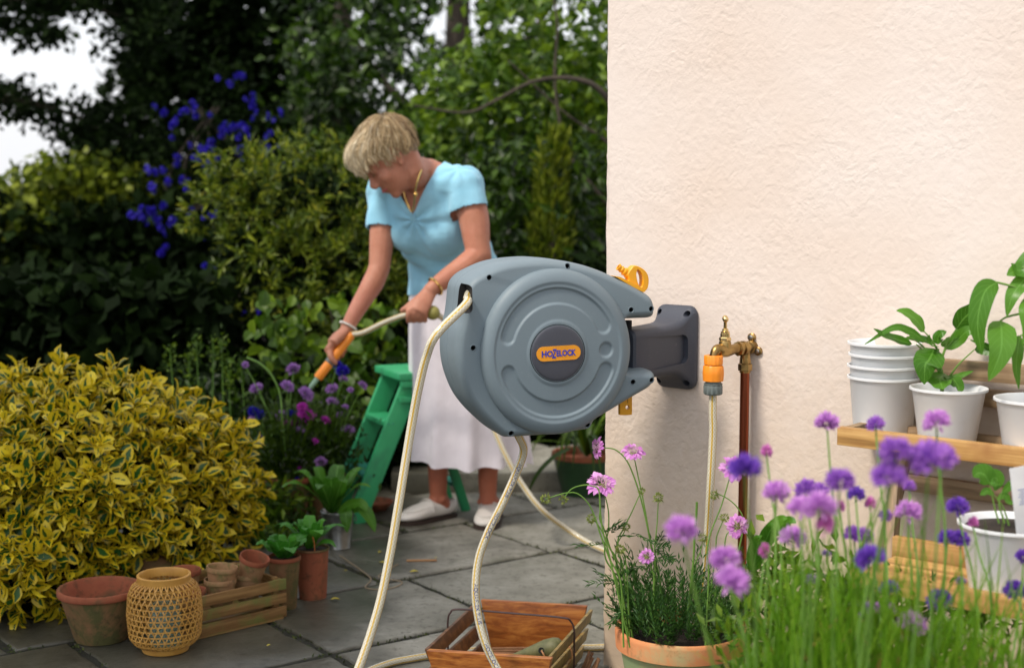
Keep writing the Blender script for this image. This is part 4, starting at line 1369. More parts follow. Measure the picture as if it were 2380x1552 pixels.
LV = [([(2148, 772, 0), (2130, 745, 0), (2105, 726, 0), (2083, 722, 0)], .030, .25), ([(2152, 795, 0), (2115, 770, -.01), (2075, 762, -.02), (2010, 800, -.02)], .016, -.3),
      ([(2120, 800, 0), (2090, 790, 0), (2055, 778, -.02), (2030, 764, -.03)], .022, .1), ([(2222, 765, 0), (2240, 740, -.01), (2262, 720, -.02), (2280, 697, -.02)], .040, .5),
      ([(2215, 788, 0), (2245, 766, .02), (2268, 745, .03), (2300, 715, .03)], .028, -.5), ([(2200, 812, 0), (2225, 790, 0), (2255, 768, -.02), (2290, 790, -.02)], .026, .2),
      ([(2172, 810, 0), (2160, 835, -.04), (2150, 850, -.05), (2148, 893, -.05)], .056, .1), ([(2196, 868, 0), (2185, 880, -.03), (2188, 895, -.05), (2192, 905, -.06)], .046, .2),
      ([(2196, 872, 0), (2215, 880, -.03), (2228, 900, -.04), (2226, 908, -.05)], .030, -.2), ([(2200, 880, 0), (2225, 875, 0), (2245, 868, 0), (2262, 862, 0)], .012, 0),
      ([(2265, 812, 0), (2290, 812, -.01), (2315, 818, -.02), (2345, 832, -.02)], .024, .3), ([(2170, 800, 0), (2150, 790, .02), (2125, 785, .03), (2100, 788, .03)], .018, 0),
      ([(2180, 800, 0), (2180, 785, 0), (2188, 775, -.01), (2200, 770, -.01)], .022, 0), ([(2178, 806, 0), (2165, 800, -.02), (2158, 790, -.02), (2160, 778, -.02)], .02, .6), ([(2186, 800, 0), (2198, 795, .01), (2208, 788, .02), (2215, 775, .02)], .018, 1.0)]
for i, (ps, w, roll) in enumerate(LV):
    big_leaf(t2, [q2(x, y, d) for x, y, d in ps], w, M_leafg, roll=roll, nrm=(0, -.8, .6), wav=.08)

# third pot and the big-leaved plant cut by the right edge
t3, b3 = white_pot(2412, 925, 2.72, 'white pot cut by the right edge with a tall large-leaved plant', r=.078)
MB().lathe([(.0004, .098), (.030, .099), (.068, .096)], 30).build('compost', M_compost, t3)
def q3(px, py, dy=0.0): return P(px, py, 2.72 + dy) - Vector(t3.location)
st = q3(2425, 930); st.z = .095
stemtube(t3, [st, q3(2430, 800), q3(2425, 700), q3(2440, 600), q3(2430, 540)], .006, .003)
for pts in ([q3(2425, 760), q3(2390, 730), q3(2345, 735), q3(2325, 745)], [q3(2426, 720), q3(2390, 680), q3(2310, 655), q3(2275, 660)], [q3(2435, 640), q3(2400, 625), q3(2375, 622)], [q3(2430, 800), q3(2400, 770), q3(2372, 780)], [q3(2428, 830), q3(2380, 800), q3(2320, 800)]):
    stemtube(t3, pts, .003, .0016)
for ps, w, roll in [([(2318, 655, 0), (2288, 680, -.02), (2272, 750, -.03), (2282, 825, -.03)], .062, .2), ([(2325, 745, 0), (2328, 775, -.03), (2325, 820, -.05), (2298, 885, -.05)], .080, .1),
                    ([(2372, 780, 0), (2366, 810, -.02), (2362, 850, -.02), (2368, 905, -.02)], .042, -.4), ([(2390, 640, 0), (2372, 660, 0), (2352, 690, -.01), (2340, 735, -.01)], .048, .5),
                    ([(2400, 640, 0), (2385, 628, 0), (2360, 630, 0), (2340, 640, 0)], .05, .2), ([(2320, 800, 0), (2300, 808, 0), (2282, 800, 0), (2255, 790, 0)], .022, .2),
                    ([(2420, 600, 0), (2400, 600, 0), (2370, 630, 0), (2350, 612, 0)], .06, .5), ([(2440, 700, 0), (2470, 690, 0), (2500, 720, 0), (2520, 770, 0)], .07, .3), ([(2430, 620, 0), (2460, 590, 0), (2490, 590, 0), (2520, 640, 0)], .07, .3),
                    ([(2385, 690, 0), (2380, 720, -.03), (2385, 760, -.04), (2378, 800, -.04)], .03, .8)]:
    big_leaf(t3, [q3(x, y, d) for x, y, d in ps], w * .66, M_leafg, roll=roll, nrm=(0, -1, .25), wav=.06)

# lower white pot with dark compost, seedling and a white plant label
t4, b4 = white_pot(2352, 1213, 2.44, 'lower white pot full of dark compost with a small seedling and plant label', r=.088, h=.135)
MB().lathe([(.0004, .125), (.040, .128), (.078, .124)], 30).build('compost', M_compost, t4)
def q4(px, py, dy=0.0): return P(px, py, 2.42 + dy) - Vector(t4.location)
for ps in ([(2322, 1215), (2312, 1180), (2300, 1120)], [(2335, 1215), (2322, 1170), (2330, 1140)], [(2345, 1220), (2332, 1180), (2310, 1150)]):
    stemtube(t4, [q4(x, y) for x, y in ps], .0018, .001)
for ps, w in [([(2300, 1125), (2290, 1105), (2275, 1098), (2262, 1108)], .036), ([(2300, 1125), (2310, 1110), (2318, 1118), (2312, 1140)], .03), ([(2330, 1145), (2345, 1130), (2352, 1120), (2356, 1105)], .014), ([(2310, 1150), (2295, 1140), (2285, 1145), (2278, 1150)], .012), ([(2318, 1160), (2335, 1150), (2345, 1165), (2360, 1170)], .012)]:
    big_leaf(t4, [q4(x, y) for x, y in ps], w, M_leafg, nrm=(0, -1, .3))
M_label = pm('label_white', (.80, .81, .82), rough=.3, bstr=0)
lb = MB()
for (px0, py0, px1, py1) in ((2352, 1090, 2398, 1305),):
    a, b_ = P(2350, 1088, 2.36), P(2374, 1310, 2.38)
    d = (b_ - a).normalized(); x = Vector((1, .1, 0)); x = (x - d * d.dot(x)).normalized()
    lab_M = frame((a + b_) / 2 + x * .012, x, d.cross(x), d)
    lb.box((0, 0, 0), (.030, .0012, (b_ - a).length), M=lab_M, bev=.0004)
o = lb.build('plant_label', M_label); 
tag(o, 'white plastic plant label stuck in the lower white pot at the right edge', 'plant label')
pk = MB()
for k in range(7):
    pk.box((.003, -.0008 * (1 if True else 0), -.02 - .0042 * k), (.017 - .004 * (k % 3), .0004, .0012), M=lab_M @ Matrix.Translation((0, .0, 0)))
for k in range(7):
    pk.box((.003, .0008, -.02 - .0042 * k), (.017 - .004 * (k % 3), .0004, .0012), M=lab_M)
pk.build('printed_lines', pm('label_print', (.25, .3, .5), rough=.5, bstr=0), o)['kind'] = 'stuff'

# ================================================================== SCABIOUS IN THE TERRACOTTA POT
def terracotta(name, c1, c2, moss, k=(.45, .62), sc=7, lichen=None):
    m, t, b = NT(name)
    sett(b, rough=.85, spec=.25)
    v = coords(t, 'Object')
    n = noise(t, 9, 6, .65, v)
    c = ramp(t, n.outputs[0], [(.3, c1), (.7, c2)]).outputs[0]
    n2 = noise(t, sc, 5, .7, v, .4)
    c = mixc(t, ramp(t, n2.outputs[0], [(k[0], (0, 0, 0)), (k[1], (1, 1, 1))]).outputs[0], c, moss)
    n3 = noise(t, 28, 5, .75, v)
    c = mixc(t, math_(t, 'MULTIPLY', ramp(t, n3.outputs[0], [(.55, (0, 0, 0)), (.68, (1, 1, 1))]).outputs[0], .6), c, lichen or (.04, .04, .02))
    t.links.new(c, b.inputs['Base Color'])
    bump(t, b, n3.outputs[0], .4, .0012)
    return m
M_terr_g = terracotta('terracotta_algae', (.50, .30, .15), (.30, .34, .17), (.26, .34, .17), (.32, .5), 5, (.18, .22, .10))
M_terr_rim = terracotta('terracotta_rim', (.56, .20, .08), (.62, .28, .12), (.45, .36, .18), (.55, .7), 9, (.30, .18, .08))
pc = P(1582, 1455, 3.06); RT = .139; HT = pc.z
sp0 = thing('scabious_pot', 'large algae-green terracotta pot of pink-lilac scabious at the foot of the wall', 'potted plant', (pc.x, pc.y, 0))
MB().lathe([(RT * .66, 0), (RT * .93, HT - .045), (RT * .95, HT - .040)], 64, caps=(True, False)).build('pot_body', M_terr_g, sp0)
MB().lathe([(RT * .93, HT - .046), (RT * 1.0, HT - .042), (RT * 1.015, HT - .010), (RT * 1.005, HT - .002), (RT * .98, HT), (RT * .93, HT - .003), (RT * .90, HT - .05)], 64).build('pot_rim', M_terr_rim, sp0, angle=60)
MB().lathe([(.0004, HT - .022), (RT * .5, HT - .02), (RT * .92, HT - .030)], 40).build('compost', M_compost, sp0)
M_pet = leafmat('scabious_petal', [(0, (.60, .20, .62)), (.5, (.74, .32, .74)), (1, (.86, .52, .86))], transl=.35, rough=.6, spec=.2)
M_petc = leafmat('scabious_centre', [(0, (.62, .36, .55)), (1, (.82, .62, .72))], transl=.3, rough=.6)
M_bud = leafmat('seed_head', [(0, (.14, .20, .04)), (1, (.30, .34, .08))], transl=.2)
M_feath = leafmat('feathery_leaf', [(0, (.02, .07, .012)), (.5, (.04, .12, .02)), (1, (.09, .20, .03))], transl=.3)
def flower(parent, c, face, r, flat=.35, name='flower', seed=None):
    """scabious head: frilly outer petals and a domed pin-cushion centre"""
    f = Vector(face).normalized()
    a = f.orthogonal().normalized(); b_ = f.cross(a)
    n1 = 34
    pos, dr_, nm = [], [], []
    for k in range(n1):
        q = 2 * math.pi * k / n1 + random.uniform(-.1, .1); L = random.choice((.28, .42, .52))
        d = a * math.cos(q) + b_ * math.sin(q)
        pos.append(c + d * (r * L) + f * (r * (.18 - .12 * L))); dr_.append(d + f * random.uniform(-.35, .25)); nm.append(f + Vector((random.gauss(0, .25),) * 3))
    o = link(bpy.data.objects.new(name, leaf_mesh(name, np.array([tuple(p) for p in pos]), np.array([tuple(p) for p in dr_]), np.array([tuple(p) for p in nm]), r * rng.uniform(.42, .62, n1), r * .34, M_pet, LEAF12, None, True)), parent)
    pos, dr_, nm = [], [], []
    for k in range(60):
        rr_ = r * .50 * math.sqrt(random.random()); q = random.random() * 6.283
        d = a * math.cos(q) + b_ * math.sin(q)
        pos.append(c + d * rr_ + f * (r * flat * (1 - (rr_ / (r * .55)) ** 2) * .7)); dr_.append(f + d * .6 * rr_ / r * 2); nm.append(d + a * .3)
    oc = link(bpy.data.objects.new('flower_centre', leaf_mesh('flower_centre', np.array([tuple(p) for p in pos]), np.array([tuple(p) for p in dr_]), np.array([tuple(p) for p in nm]), r * .26, r * .17, M_petc, LEAF2)), o)
    oc['kind'] = 'stuff'; o['kind'] = 'stuff'
    # green cup underneath
    pos = []; dr_ = []
    for k in range(9):
        q = 2 * math.pi * k / 9; d = a * math.cos(q) + b_ * math.sin(q)
        pos.append(c - f * r * .05); dr_.append(d - f * .3)
    ob_ = link(bpy.data.objects.new('sepal', leaf_mesh('sepal', np.array([tuple(p) for p in pos]), np.array([tuple(p) for p in dr_]), np.tile(tuple(f), (9, 1)), r * .5, r * .14, M_bud, LEAF4)), o)
    ob_['kind'] = 'stuff'
    return o
def seedhead(parent, c, r, face=(0, 0, 1)):
    N = 70
    d = unit(rng.normal(size=(N, 3)))
    o = link(bpy.data.objects.new('seed_head', leaf_mesh('seed_head', np.array(tuple(c)) + d * r * .45, d, unit(rng.normal(size=(N, 3))), r * .55, r * .26, M_bud, LEAF4)), parent)
    o['kind'] = 'stuff'
    f = Vector(face).normalized(); a = f.orthogonal().normalized(); b_ = f.cross(a)
    q = np.arange(10) * .628
    D = np.outer(np.cos(q), tuple(a)) + np.outer(np.sin(q), tuple(b_)) - .3 * np.array(tuple(f))
    o2 = link(bpy.data.objects.new('bract', leaf_mesh('bract', np.tile(tuple(c - f * r * .4), (10, 1)), D, np.tile(tuple(f), (10, 1)), r * 1.25, r * .3, M_bud, LEAF4)), o)
    o2['kind'] = 'stuff'
    return o
def qs(px, py, Y=3.06): return P(px, py, Y) - Vector(sp0.location)
def cr4(x, y): return (1340 + x / 2.548) * .9297, (1060 + y / 2.548) * .9297
SFL = [((620, 182), (.1, -.55, .9), .0265, 3.10, [(628, 225), (650, 330), (690, 520), (730, 760), (760, 960), (770, 1230)]),
       ((398, 150), (-.9, -.35, .1), .0255, 3.12, [(440, 150), (510, 165), (580, 235), (640, 380), (690, 560), (740, 800), (790, 1000), (800, 1240)]),
       ((415, 388), (.1, -.6, .85), .034, 3.02, [(400, 430), (412, 520), (405, 600), (440, 680), (470, 780), (520, 900), (560, 1000), (620, 1200)]),
       ((430, 400), (.1, -.6, .85), .010, 3.03, [(440, 450), (462, 560), (460, 680), (440, 760), (445, 860), (520, 1010), (560, 1220)]),
       ((1282, 650), (.1, -.9, .4), .026, 3.02, [(1290, 700), (1215, 700), (1190, 900), (1150, 1040), (1100, 1240)]),
       ((705, 842), (-.1, -.9, .5), .0175, 3.00, [(720, 880), (750, 960), (750, 1080), (770, 1240)]),
       ((1255, 285), (.1, -.75, .6), .030, 2.95, [(1225, 370), (1180, 520), (1110, 700), (1090, 820), (1100, 960), (1080, 1250)])]
for (cx_, cy_), face, r, Y, path in SFL:
    c = qs(*cr4(cx_, cy_), Y)
    if r > .012: flower(sp0, c, face, r)
    pts = [c - Vector(face).normalized() * r * .1] + [qs(*cr4(x, y), Y) for x, y in path]
    pts[-1].z = min(pts[-1].z, HT - .02)
    stemtube(sp0, pts, .0012, .0021, n=6)
SH = [((780, 465), .0125, 3.05, [(778, 500), (770, 650), (755, 800), (760, 960), (740, 1230)]), ((350, 600), .0120, 3.00, [(380, 620), (430, 700), (470, 790), (520, 900), (600, 1210)]), ((535, 795), .0125, 3.0, [(560, 830), (580, 960), (600, 1200)]),
      ((1200, 592), .0115, 3.05, [(1180, 640), (1150, 720), (1140, 850), (1080, 1200)]), ((1062, 722), .0115, 3.05, [(1050, 800), (1000, 950), (970, 1220)]), ((60, 475), .0125, 2.98, [(80, 470), (180, 440), (260, 440), (330, 500), (375, 590), (410, 700), (470, 860), (540, 1010), (560, 1200)]),
      ((172, 482), .0105, 2.98, [(185, 460), (230, 410), (300, 388), (350, 392), (400, 420), (410, 560), (430, 700), (470, 850), (600, 1200)]), ((575, 655), .010, 3.04, [(560, 690), (520, 760), (510, 850), (560, 960), (620, 1200)]),
      ((1135, 452), .0115, 3.05, [(1160, 445), (1230, 480), (1290, 540), (1320, 620), (1290, 800), (1200, 1000), (1100, 1220)]), ((675, 425), .009, 3.05, [(655, 460), (610, 560), (560, 660), (520, 760), (560, 960), (600, 1200)])]
for (cx_, cy_), r, Y, path in SH:
    c = qs(*cr4(cx_, cy_), Y)
    pts = [c] + [qs(*cr4(x, y), Y) for x, y in path]
    face = (pts[0] - pts[1])
    seedhead(sp0, c, r, face)
    pts[-1].z = min(pts[-1].z, HT - .02)
    stemtube(sp0, pts, .0010, .0019, n=6)
# bare upright stem
stemtube(sp0, [qs(*cr4(x, y), 3.03) for x, y in ((1025, 495), (1020, 600), (1010, 720), (1000, 900), (960, 1240))], .0026, .0022, n=7)
# feathery foliage: divided leaves made of small blades on a rib
fp, fd, fn = [], [], []
def feather(p0, p1, n=9, L=.022, sag=.01):
    p0, p1 = Vector(p0), Vector(p1)
    ax = (p1 - p0).normalized()
    side = ax.cross(Vector((random.gauss(0, .5), random.gauss(0, .5), 1))).normalized()
    for k in range(n):
        f = (k + 1) / n
        p = p0.lerp(p1, f) + Vector((0, 0, -sag * f * f))
        for s_ in (-1, 1):
            fp.append(tuple(p)); fd.append(tuple(ax * .8 + side * s_ * .8 * (1 - .5 * f) + Vector((0, 0, random.uniform(-.2, .3))))); fn.append((random.gauss(0, .5), -.3, 1))
    fp.append(tuple(p1)); fd.append(tuple(ax)); fn.append((0, 0, 1))
for k in range(330):
    a = random.random() * 6.283; r = RT * .88 * math.sqrt(random.random())
    p0 = Vector((r * math.cos(a), r * math.sin(a), HT - .02 + random.random() * .03))
    up = random.uniform(.02, .10) if random.random() < .75 else random.uniform(.10, .17)
    ou = random.uniform(.2, .9) * (.05 + .05 * random.random())
    d = Vector((math.cos(a) * ou, math.sin(a) * ou, up))
    feather(p0, p0 + d, random.randint(6, 10), .02)
for (x, y), (x2, y2) in [((440, 760), (270, 765)), ((520, 1010), (345, 1000)), ((540, 1040), (390, 935)), ((470, 700), (560, 620)), ((500, 720), (600, 700)), ((740, 790), (860, 850)), ((750, 800), (830, 760)), ((620, 700), (740, 740)), ((560, 1180), (480, 1255)),
                         ((760, 860), (870, 845)), ((700, 900), (620, 920)), ((560, 960), (600, 920)), ((820, 1060), (860, 990)), ((900, 1080), (940, 990)), ((1000, 1060), (1060, 940)), ((1100, 1080), (1160, 960)), ((600, 1120), (640, 960)), ((430, 700), (520, 620)), ((740, 1090), (690, 980)), ((640, 1150), (560, 1080)), ((1150, 1150), (1230, 1010)), ((760, 780), (800, 700))]:
    feather(qs(*cr4(x, y), 3.03), qs(*cr4(x2, y2), 3.01), 10, .02, .006)
fp_, fd_, fn_ = np.array(fp), np.array(fd), np.array(fn)
o = link(bpy.data.objects.new('foliage', leaf_mesh('foliage', fp_, fd_, fn_, .017 * rng.uniform(.6, 1.3, len(fp_)), .0042, M_feath, LEAF4)), sp0)
o['kind'] = 'stuff'

# ================================================================== CHIVES IN THE FOREGROUND
M_chl = leafmat('chive_leaf', [(0, (.07, .22, .008)), (.5, (.20, .44, .018)), (1, (.42, .64, .05))], transl=.45, rough=.4)
M_chf = leafmat('chive_petal', [(0, (.30, .11, .58)), (.5, (.48, .20, .72)), (1, (.72, .40, .84))], transl=.4, rough=.6)
M_chp = leafmat('chive_petal_pale', [(0, (.56, .24, .66)), (.5, (.72, .36, .80)), (1, (.86, .56, .90))], transl=.4, rough=.6)
M_chd = leafmat('chive_petal_deep', [(0, (.15, .06, .48)), (1, (.32, .13, .68))], transl=.35, rough=.6)
M_chb = leafmat('chive_bud', [(0, (.62, .14, .50)), (1, (.80, .34, .70))], transl=.3, rough=.6)
trough = thing('planting_trough', 'raised terracotta trough the chives grow from at the bottom right corner', 'planter', (.56, 1.95, 0))
MB().box((0, 0, .2), (.70, .42, .40), bev=.012).build('trough_body', M_terr_g, trough)
MB().box((0, 0, .404), (.66, .38, .014), bev=.004).build('compost', M_compost, trough)
def c5(x, y): return (1900 + x / 2.5076) * .9297, (1050 + y / 2.5076) * .9297
CH = [(420, 20, 62, 'p'), (725, 30, 48, 'm'), (1105, 15, 70, 'p'), (40, 205, 36, 'b'), (105, 460, 72, 'p'), (290, 440, 62, 'm'), (370, 450, 52, 'm'), (500, 390, 78, 'm'), (600, 470, 48, 'd'), (850, 205, 88, 'm'), (810, 360, 90, 'm'), (1060, 250, 105, 'm'), (1140, 240, 80, 'm'),
      (260, 560, 75, 'p'), (370, 550, 90, 'p'), (935, 415, 34, 'm'), (690, 530, 34, 'b'), (785, 600, 38, 'm'), (930, 580, 68, 'p'), (1240, 545, 56, 'd'), (1335, 650, 32, 'b'), (1175, 740, 50, 'd'), (1255, 745, 50, 'd'), (205, 745, 70, 'p'), (405, 665, 55, 'b'), (590, 730, 60, 'm'), (650, 730, 50, 'm'),
      (690, 870, 78, 'd'), (30, 830, 38, 'b'), (415, 840, 24, 'm'), (320, 1000, 32, 'm'), (810, 1060, 52, 'd'), (650, 1190, 48, 'm'), (1125, 1130, 66, 'd'), (1260, 1010, 28, 'm'), (1600, 1070, 62, 'd'), (1655, 860, 46, 'd'), (950, 1280, 72, 'p'), (745, 1180, 36, 'p'), (820, 1185, 34, 'p'), (500, 550, 24, 'b'), (950, 1360, 40, 'm')]
CX2 = [((925, 680), 88, 'p'), ((1200, 860), 80, 'p'), ((1250, 1010), 95, 'p'), ((1330, 290), 88, 'd'), ((1460, 810), 38, 'b'), ((1530, 445), 62, 'p')]
heads = []
for x, y, r, k in CH:
    px, py = c5(x, y); heads.append((px, py, r / 2.5076 * .9297, k))
for (x, y), r, k in CX2:
    px, py = cr4(x, y); heads.append((px, py, r / 2.548 * .9297, k))
cm = dict(p=M_chp, m=M_chf, d=M_chd, b=M_chb)
# proto heads: pompon of small petals, one mesh per tone, shared by its copies
def pompon(mat, tall=False):
    N = 230
    d = rng.normal(size=(N, 3)); d[:, 2] = np.abs(d[:, 2]) * 1.0 - .25
    d = unit(d)
    pos = d * .42 * np.array((1, 1, .8 if not tall else 1.1))
    return leaf_mesh('flower_head', pos, unit(d + rng.normal(size=d.shape) * .22), unit(rng.normal(size=d.shape)), .60 * rng.uniform(.75, 1.25, N), .34, mat, LEAF4)
proto = {k: [pompon(v, k == 'b') for _ in range(2)] for k, v in cm.items()}
chv = thing('chive_clump', 'big clump of chives with purple pompon flowers, out of focus in the front right', 'chives', (.56, 1.95, .40))
co = Vector(chv.location)
def ground_in(px, Y):
    x = (px - CX) / FPX * Y
    return Vector((min(max(x * 1.0, .30), .84), min(max(Y, 1.80), 2.11), .40)) - co
for i, (px, py, r, k) in enumerate(heads):
    Rr = .0150 if k != 'b' else .0095
    if k == 'b': r = max(r, 12)
    Y = max(1.72, min(2.20, Rr * FPX / r * 1.05))
    Rr = r * Y / FPX
    c = P(px, py, Y) - co
    o = link(bpy.data.objects.new('flower_head', proto[k][i % 2]), chv)
    o.location = c
    s_ = Rr * 1.38
    o.scale = (s_ * .92, s_ * .92, s_) if k != 'b' else (s_ * .8, s_ * .8, s_ * 1.15)
    o.rotation_euler = (random.uniform(-.35, .35), random.uniform(-.35, .35), random.random() * 6)
    o['kind'] = 'stuff'
    g = ground_in(px + random.uniform(-70, 70), Y)
    mid = c.lerp(g, .5) + Vector((random.uniform(-.02, .02), random.uniform(-.02, .02), .03))
    stemtube(chv, [c - Vector((0, 0, Rr * .2)), c.lerp(mid, .4) + Vector((0, 0, -.005)), mid, g], .0014, .0022, n=5, sub=4)
# the mass of tubular leaves
def blades(n, x0, x1, Y0, Y1, h0, h1, wdt, mat, parent, o0, prof=None):
    V, F, A = [], [], []
    for k in range(n):
        Y = random.uniform(Y0, Y1)
        px = random.uniform(x0, x1)
        g = ground_in(px, Y) + co + Vector((random.uniform(-.03, .03), 0, 0)) - o0
        h = random.uniform(h0, h1)
        if prof: h *= prof(px)
        lx, ly = random.gauss(0, .055), random.gauss(0, .04)
        bx_ = ((px - CX) / FPX * Y) - (g.x + o0.x)
        w = wdt * random.uniform(.7, 1.2); rv = random.random()
        n0 = len(V); S = 6
        for i in range(S + 1):
            f = i / S
            p = g + Vector((lx * f * f + bx_ * f, ly * f * f, h * (f - .12 * f * f)))
            ww = w * (1 - f ** 2.5) + .0002
            V += [p + Vector((ww, 0, 0)), p + Vector((-ww * .5, ww * .8, 0)), p + Vector((-ww * .5, -ww * .8, 0))]
            A += [min(1, max(0, rv * .8 + .2 * f))] * 3
        for i in range(S):
            b_ = n0 + i * 3
            for j in range(3):
                F.append((b_ + j, b_ + (j + 1) % 3, b_ + 3 + (j + 1) % 3, b_ + 3 + j))
    me = MB().add(V, F).mesh('leaf_blades', mat, True, None)
    at = me.attributes.new('rnd', 'FLOAT', 'POINT'); at.data.foreach_set('value', A)
    o = link(bpy.data.objects.new('leaf_blades', me), parent); o['kind'] = 'stuff'
def hprof(px):
    return float(np.interp(px, [1650, 1750, 1830, 1950, 2100, 2250, 2400], [.35, .62, .92, 1.0, .85, .72, .8]))
blades(520, 1740, 2430, 1.80, 2.12, .10, .37, .0022, M_chl, chv, co, hprof)
blades(60, 1760, 2430, 1.74, 1.82, .10, .26, .0034, M_chl, chv, co, hprof)
blades(90, 1800, 2400, 1.85, 2.1, .34, .47, .0020, M_chl, chv, co, hprof)
M_straw = leafmat('dry_leaf', [(0, (.45, .30, .06)), (1, (.62, .48, .14))], transl=.3)
blades(60, 1650, 2350, 1.80, 2.1, .10, .26, .0026, M_straw, chv, co, hprof)
# loose herb behind the chives along the pipe
ph, dh = in_ells([(1790, 1330, 2.75, .06, .06, .10), (1800, 1450, 2.75, .09, .08, .12), (1900, 1400, 2.6, .10, .08, .12), (2000, 1440, 2.6, .14, .08, .12), (1900, 1500, 2.5, .2, .1, .12), (2150, 1450, 2.5, .18, .1, .10)], 1500, .9)
hb0 = WP(.62, .35); 
herb = thing('herb_bush', 'soft green herb growing between the copper pipe and the chives', 'herb', tuple(hb0))
leaves('foliage', ph - np.array(tuple(hb0)), herb, ML_brt, .035, .014, LEAF4, bias=(0, 0, .6))
for k in range(14):
    q = P(random.uniform(1770, 2150), random.uniform(1350, 1450), 2.65) - hb0
    stemtube(herb, [Vector((q.x * .6, q.y * .6, 0)), q * .6, q], .003, .0015, n=5, sub=3)
for (x, y, x2, y2, w) in ((1760, 1270, 1830, 1205, .02), (1770, 1290, 1800, 1225, .03), (1750, 1330, 1768, 1250, .035), (1790, 1250, 1850, 1215, .022)):
    a, b_ = P(x, y, 2.7) - hb0, P(x2, y2, 2.65) - hb0
    big_leaf(herb, [a, a.lerp(b_, .4) + Vector((0, 0, .012)), a.lerp(b_, .8) + Vector((0, 0, .01)), b_], w, M_leafg, nrm=(0, -1, .4))
# ================================================================== LEFT SIDE: BUSH, POTS, BASKET, CRATE
def euo_pat(t, out):
    """yellow leaf with a ragged green heart"""
    uv = t.nodes.new('ShaderNodeUVMap')
    s = node(t, 'ShaderNodeSeparateXYZ'); t.links.new(uv.outputs[0], s.inputs[0])
    d = math_(t, 'MULTIPLY', math_(t, 'ABSOLUTE', math_(t, 'SUBTRACT', s.outputs[0], .5)), 2.0)
    v = math_(t, 'MULTIPLY', math_(t, 'ABSOLUTE', math_(t, 'SUBTRACT', s.outputs[1], .46)), 1.9)
    a = node(t, 'ShaderNodeAttribute', attribute_name='rnd')
    n = noise(t, 6.0, 3, .6, uv.outputs[0])
    cx = node(t, 'ShaderNodeVectorMath', operation='ADD'); t.links.new(uv.outputs[0], cx.inputs[0]); t.links.new(a.outputs['Vector'], cx.inputs[1])
    n = noise(t, 7.0, 3, .6, cx.outputs[0])
    r = math_(t, 'ADD', math_(t, 'ADD', math_(t, 'POWER', d, 1.3), math_(t, 'POWER', v, 3.0)), math_(t, 'MULTIPLY', math_(t, 'SUBTRACT', n.outputs[0], .5), .9))
    thr = math_(t, 'ADD', math_(t, 'MULTIPLY', a.outputs['Fac'], -.55), .60)
    g = math_(t, 'LESS_THAN', r, thr)
    return mixc(t, g, out, (.025, .10, .015))
M_euo = leafmat('variegated_leaf', [(0, (.42, .31, .008)), (.5, (.66, .49, .012)), (1, (.80, .66, .035))], transl=.22, rough=.38, uvpat=euo_pat, spec=.45)
eb = Vector((-1.37, 4.46, 0))
bush = thing('variegated_shrub', 'large rounded shrub of yellow and green variegated leaves at the left edge', 'shrub', tuple(eb))
def bush_surf(th, ph):
    """radius vector of the mound: th azimuth, ph elevation"""
    d = Vector((math.cos(ph) * math.cos(th), math.cos(ph) * math.sin(th), math.sin(ph)))
    r = 1 + .07 * math.sin(3 * th + 1) * math.cos(2 * ph) + .05 * math.sin(7 * th + 4 * ph) + .03 * math.sin(13 * th - 9 * ph)
    ex = Vector((.50, .64, .385))
    c = Vector((0, 0, .21))
    p = Vector((d.x * ex.x * r, d.y * ex.y * r, d.z * ex.z * r)) + c
    return p, Vector((d.x / ex.x, d.y / ex.y, d.z / ex.z)).normalized()
lp, ld, ln = [], [], []
NS = 2000
for k in range(NS):
    th = random.uniform(math.pi * .95, math.pi * 2.12)        # front half and a bit more
    ph = math.asin(random.uniform(-.45, 1))
    p, n = bush_surf(th, ph)
    if p.z < .02: p.z = .02 + random.random() * .03
    depth = random.choice((0, 0, .0, .03, .06, .11))
    p = p - n * depth + n * random.gauss(0, .022)
    ax = (n + Vector((0, 0, .35 if ph > 0 else -.1)) + Vector((random.gauss(0, .35), random.gauss(0, .35), random.gauss(0, .35)))).normalized()
    a = ax.orthogonal().normalized(); b_ = ax.cross(a)
    q0 = random.random() * 6.283
    for w, (cnt, off, tilt, sc) in enumerate(((2, -.016, 1.25, 1.0), (2, -.004, .85, .9), (2, .006, .4, .62))):
        for j in range(cnt):
            if random.random() < .12: continue
            q = q0 + w * 1.57 + j * math.pi + random.uniform(-.3, .3)
            d = a * math.cos(q) + b_ * math.sin(q)
            ti = tilt + random.uniform(-.25, .25)
            dd = d * math.sin(ti) + ax * math.cos(ti) + Vector((0, 0, -.18))
            lp.append(p + ax * off); ld.append(dd); ln.append(ax * math.sin(ti) - d * math.cos(ti))
lp, ld, ln = (np.array([tuple(v) for v in L]) for L in (lp, ld, ln))
Ls = .054 * rng.uniform(.42, 1.18, len(lp))
rv = rng.random(len(lp))
vis = lp[:, 1] * -1 + (rng.random(len(lp)) * .05) - 3.0 * (lp[:, 0] < -.30)    # nearest in view
n_obj = 290
# take as separate parts the leaves that face the camera on the outer layer
order = np.argsort(-vis)[:2400]
pick = rng.choice(order, n_obj, replace=False)
mask = np.zeros(len(lp), bool); mask[pick] = True
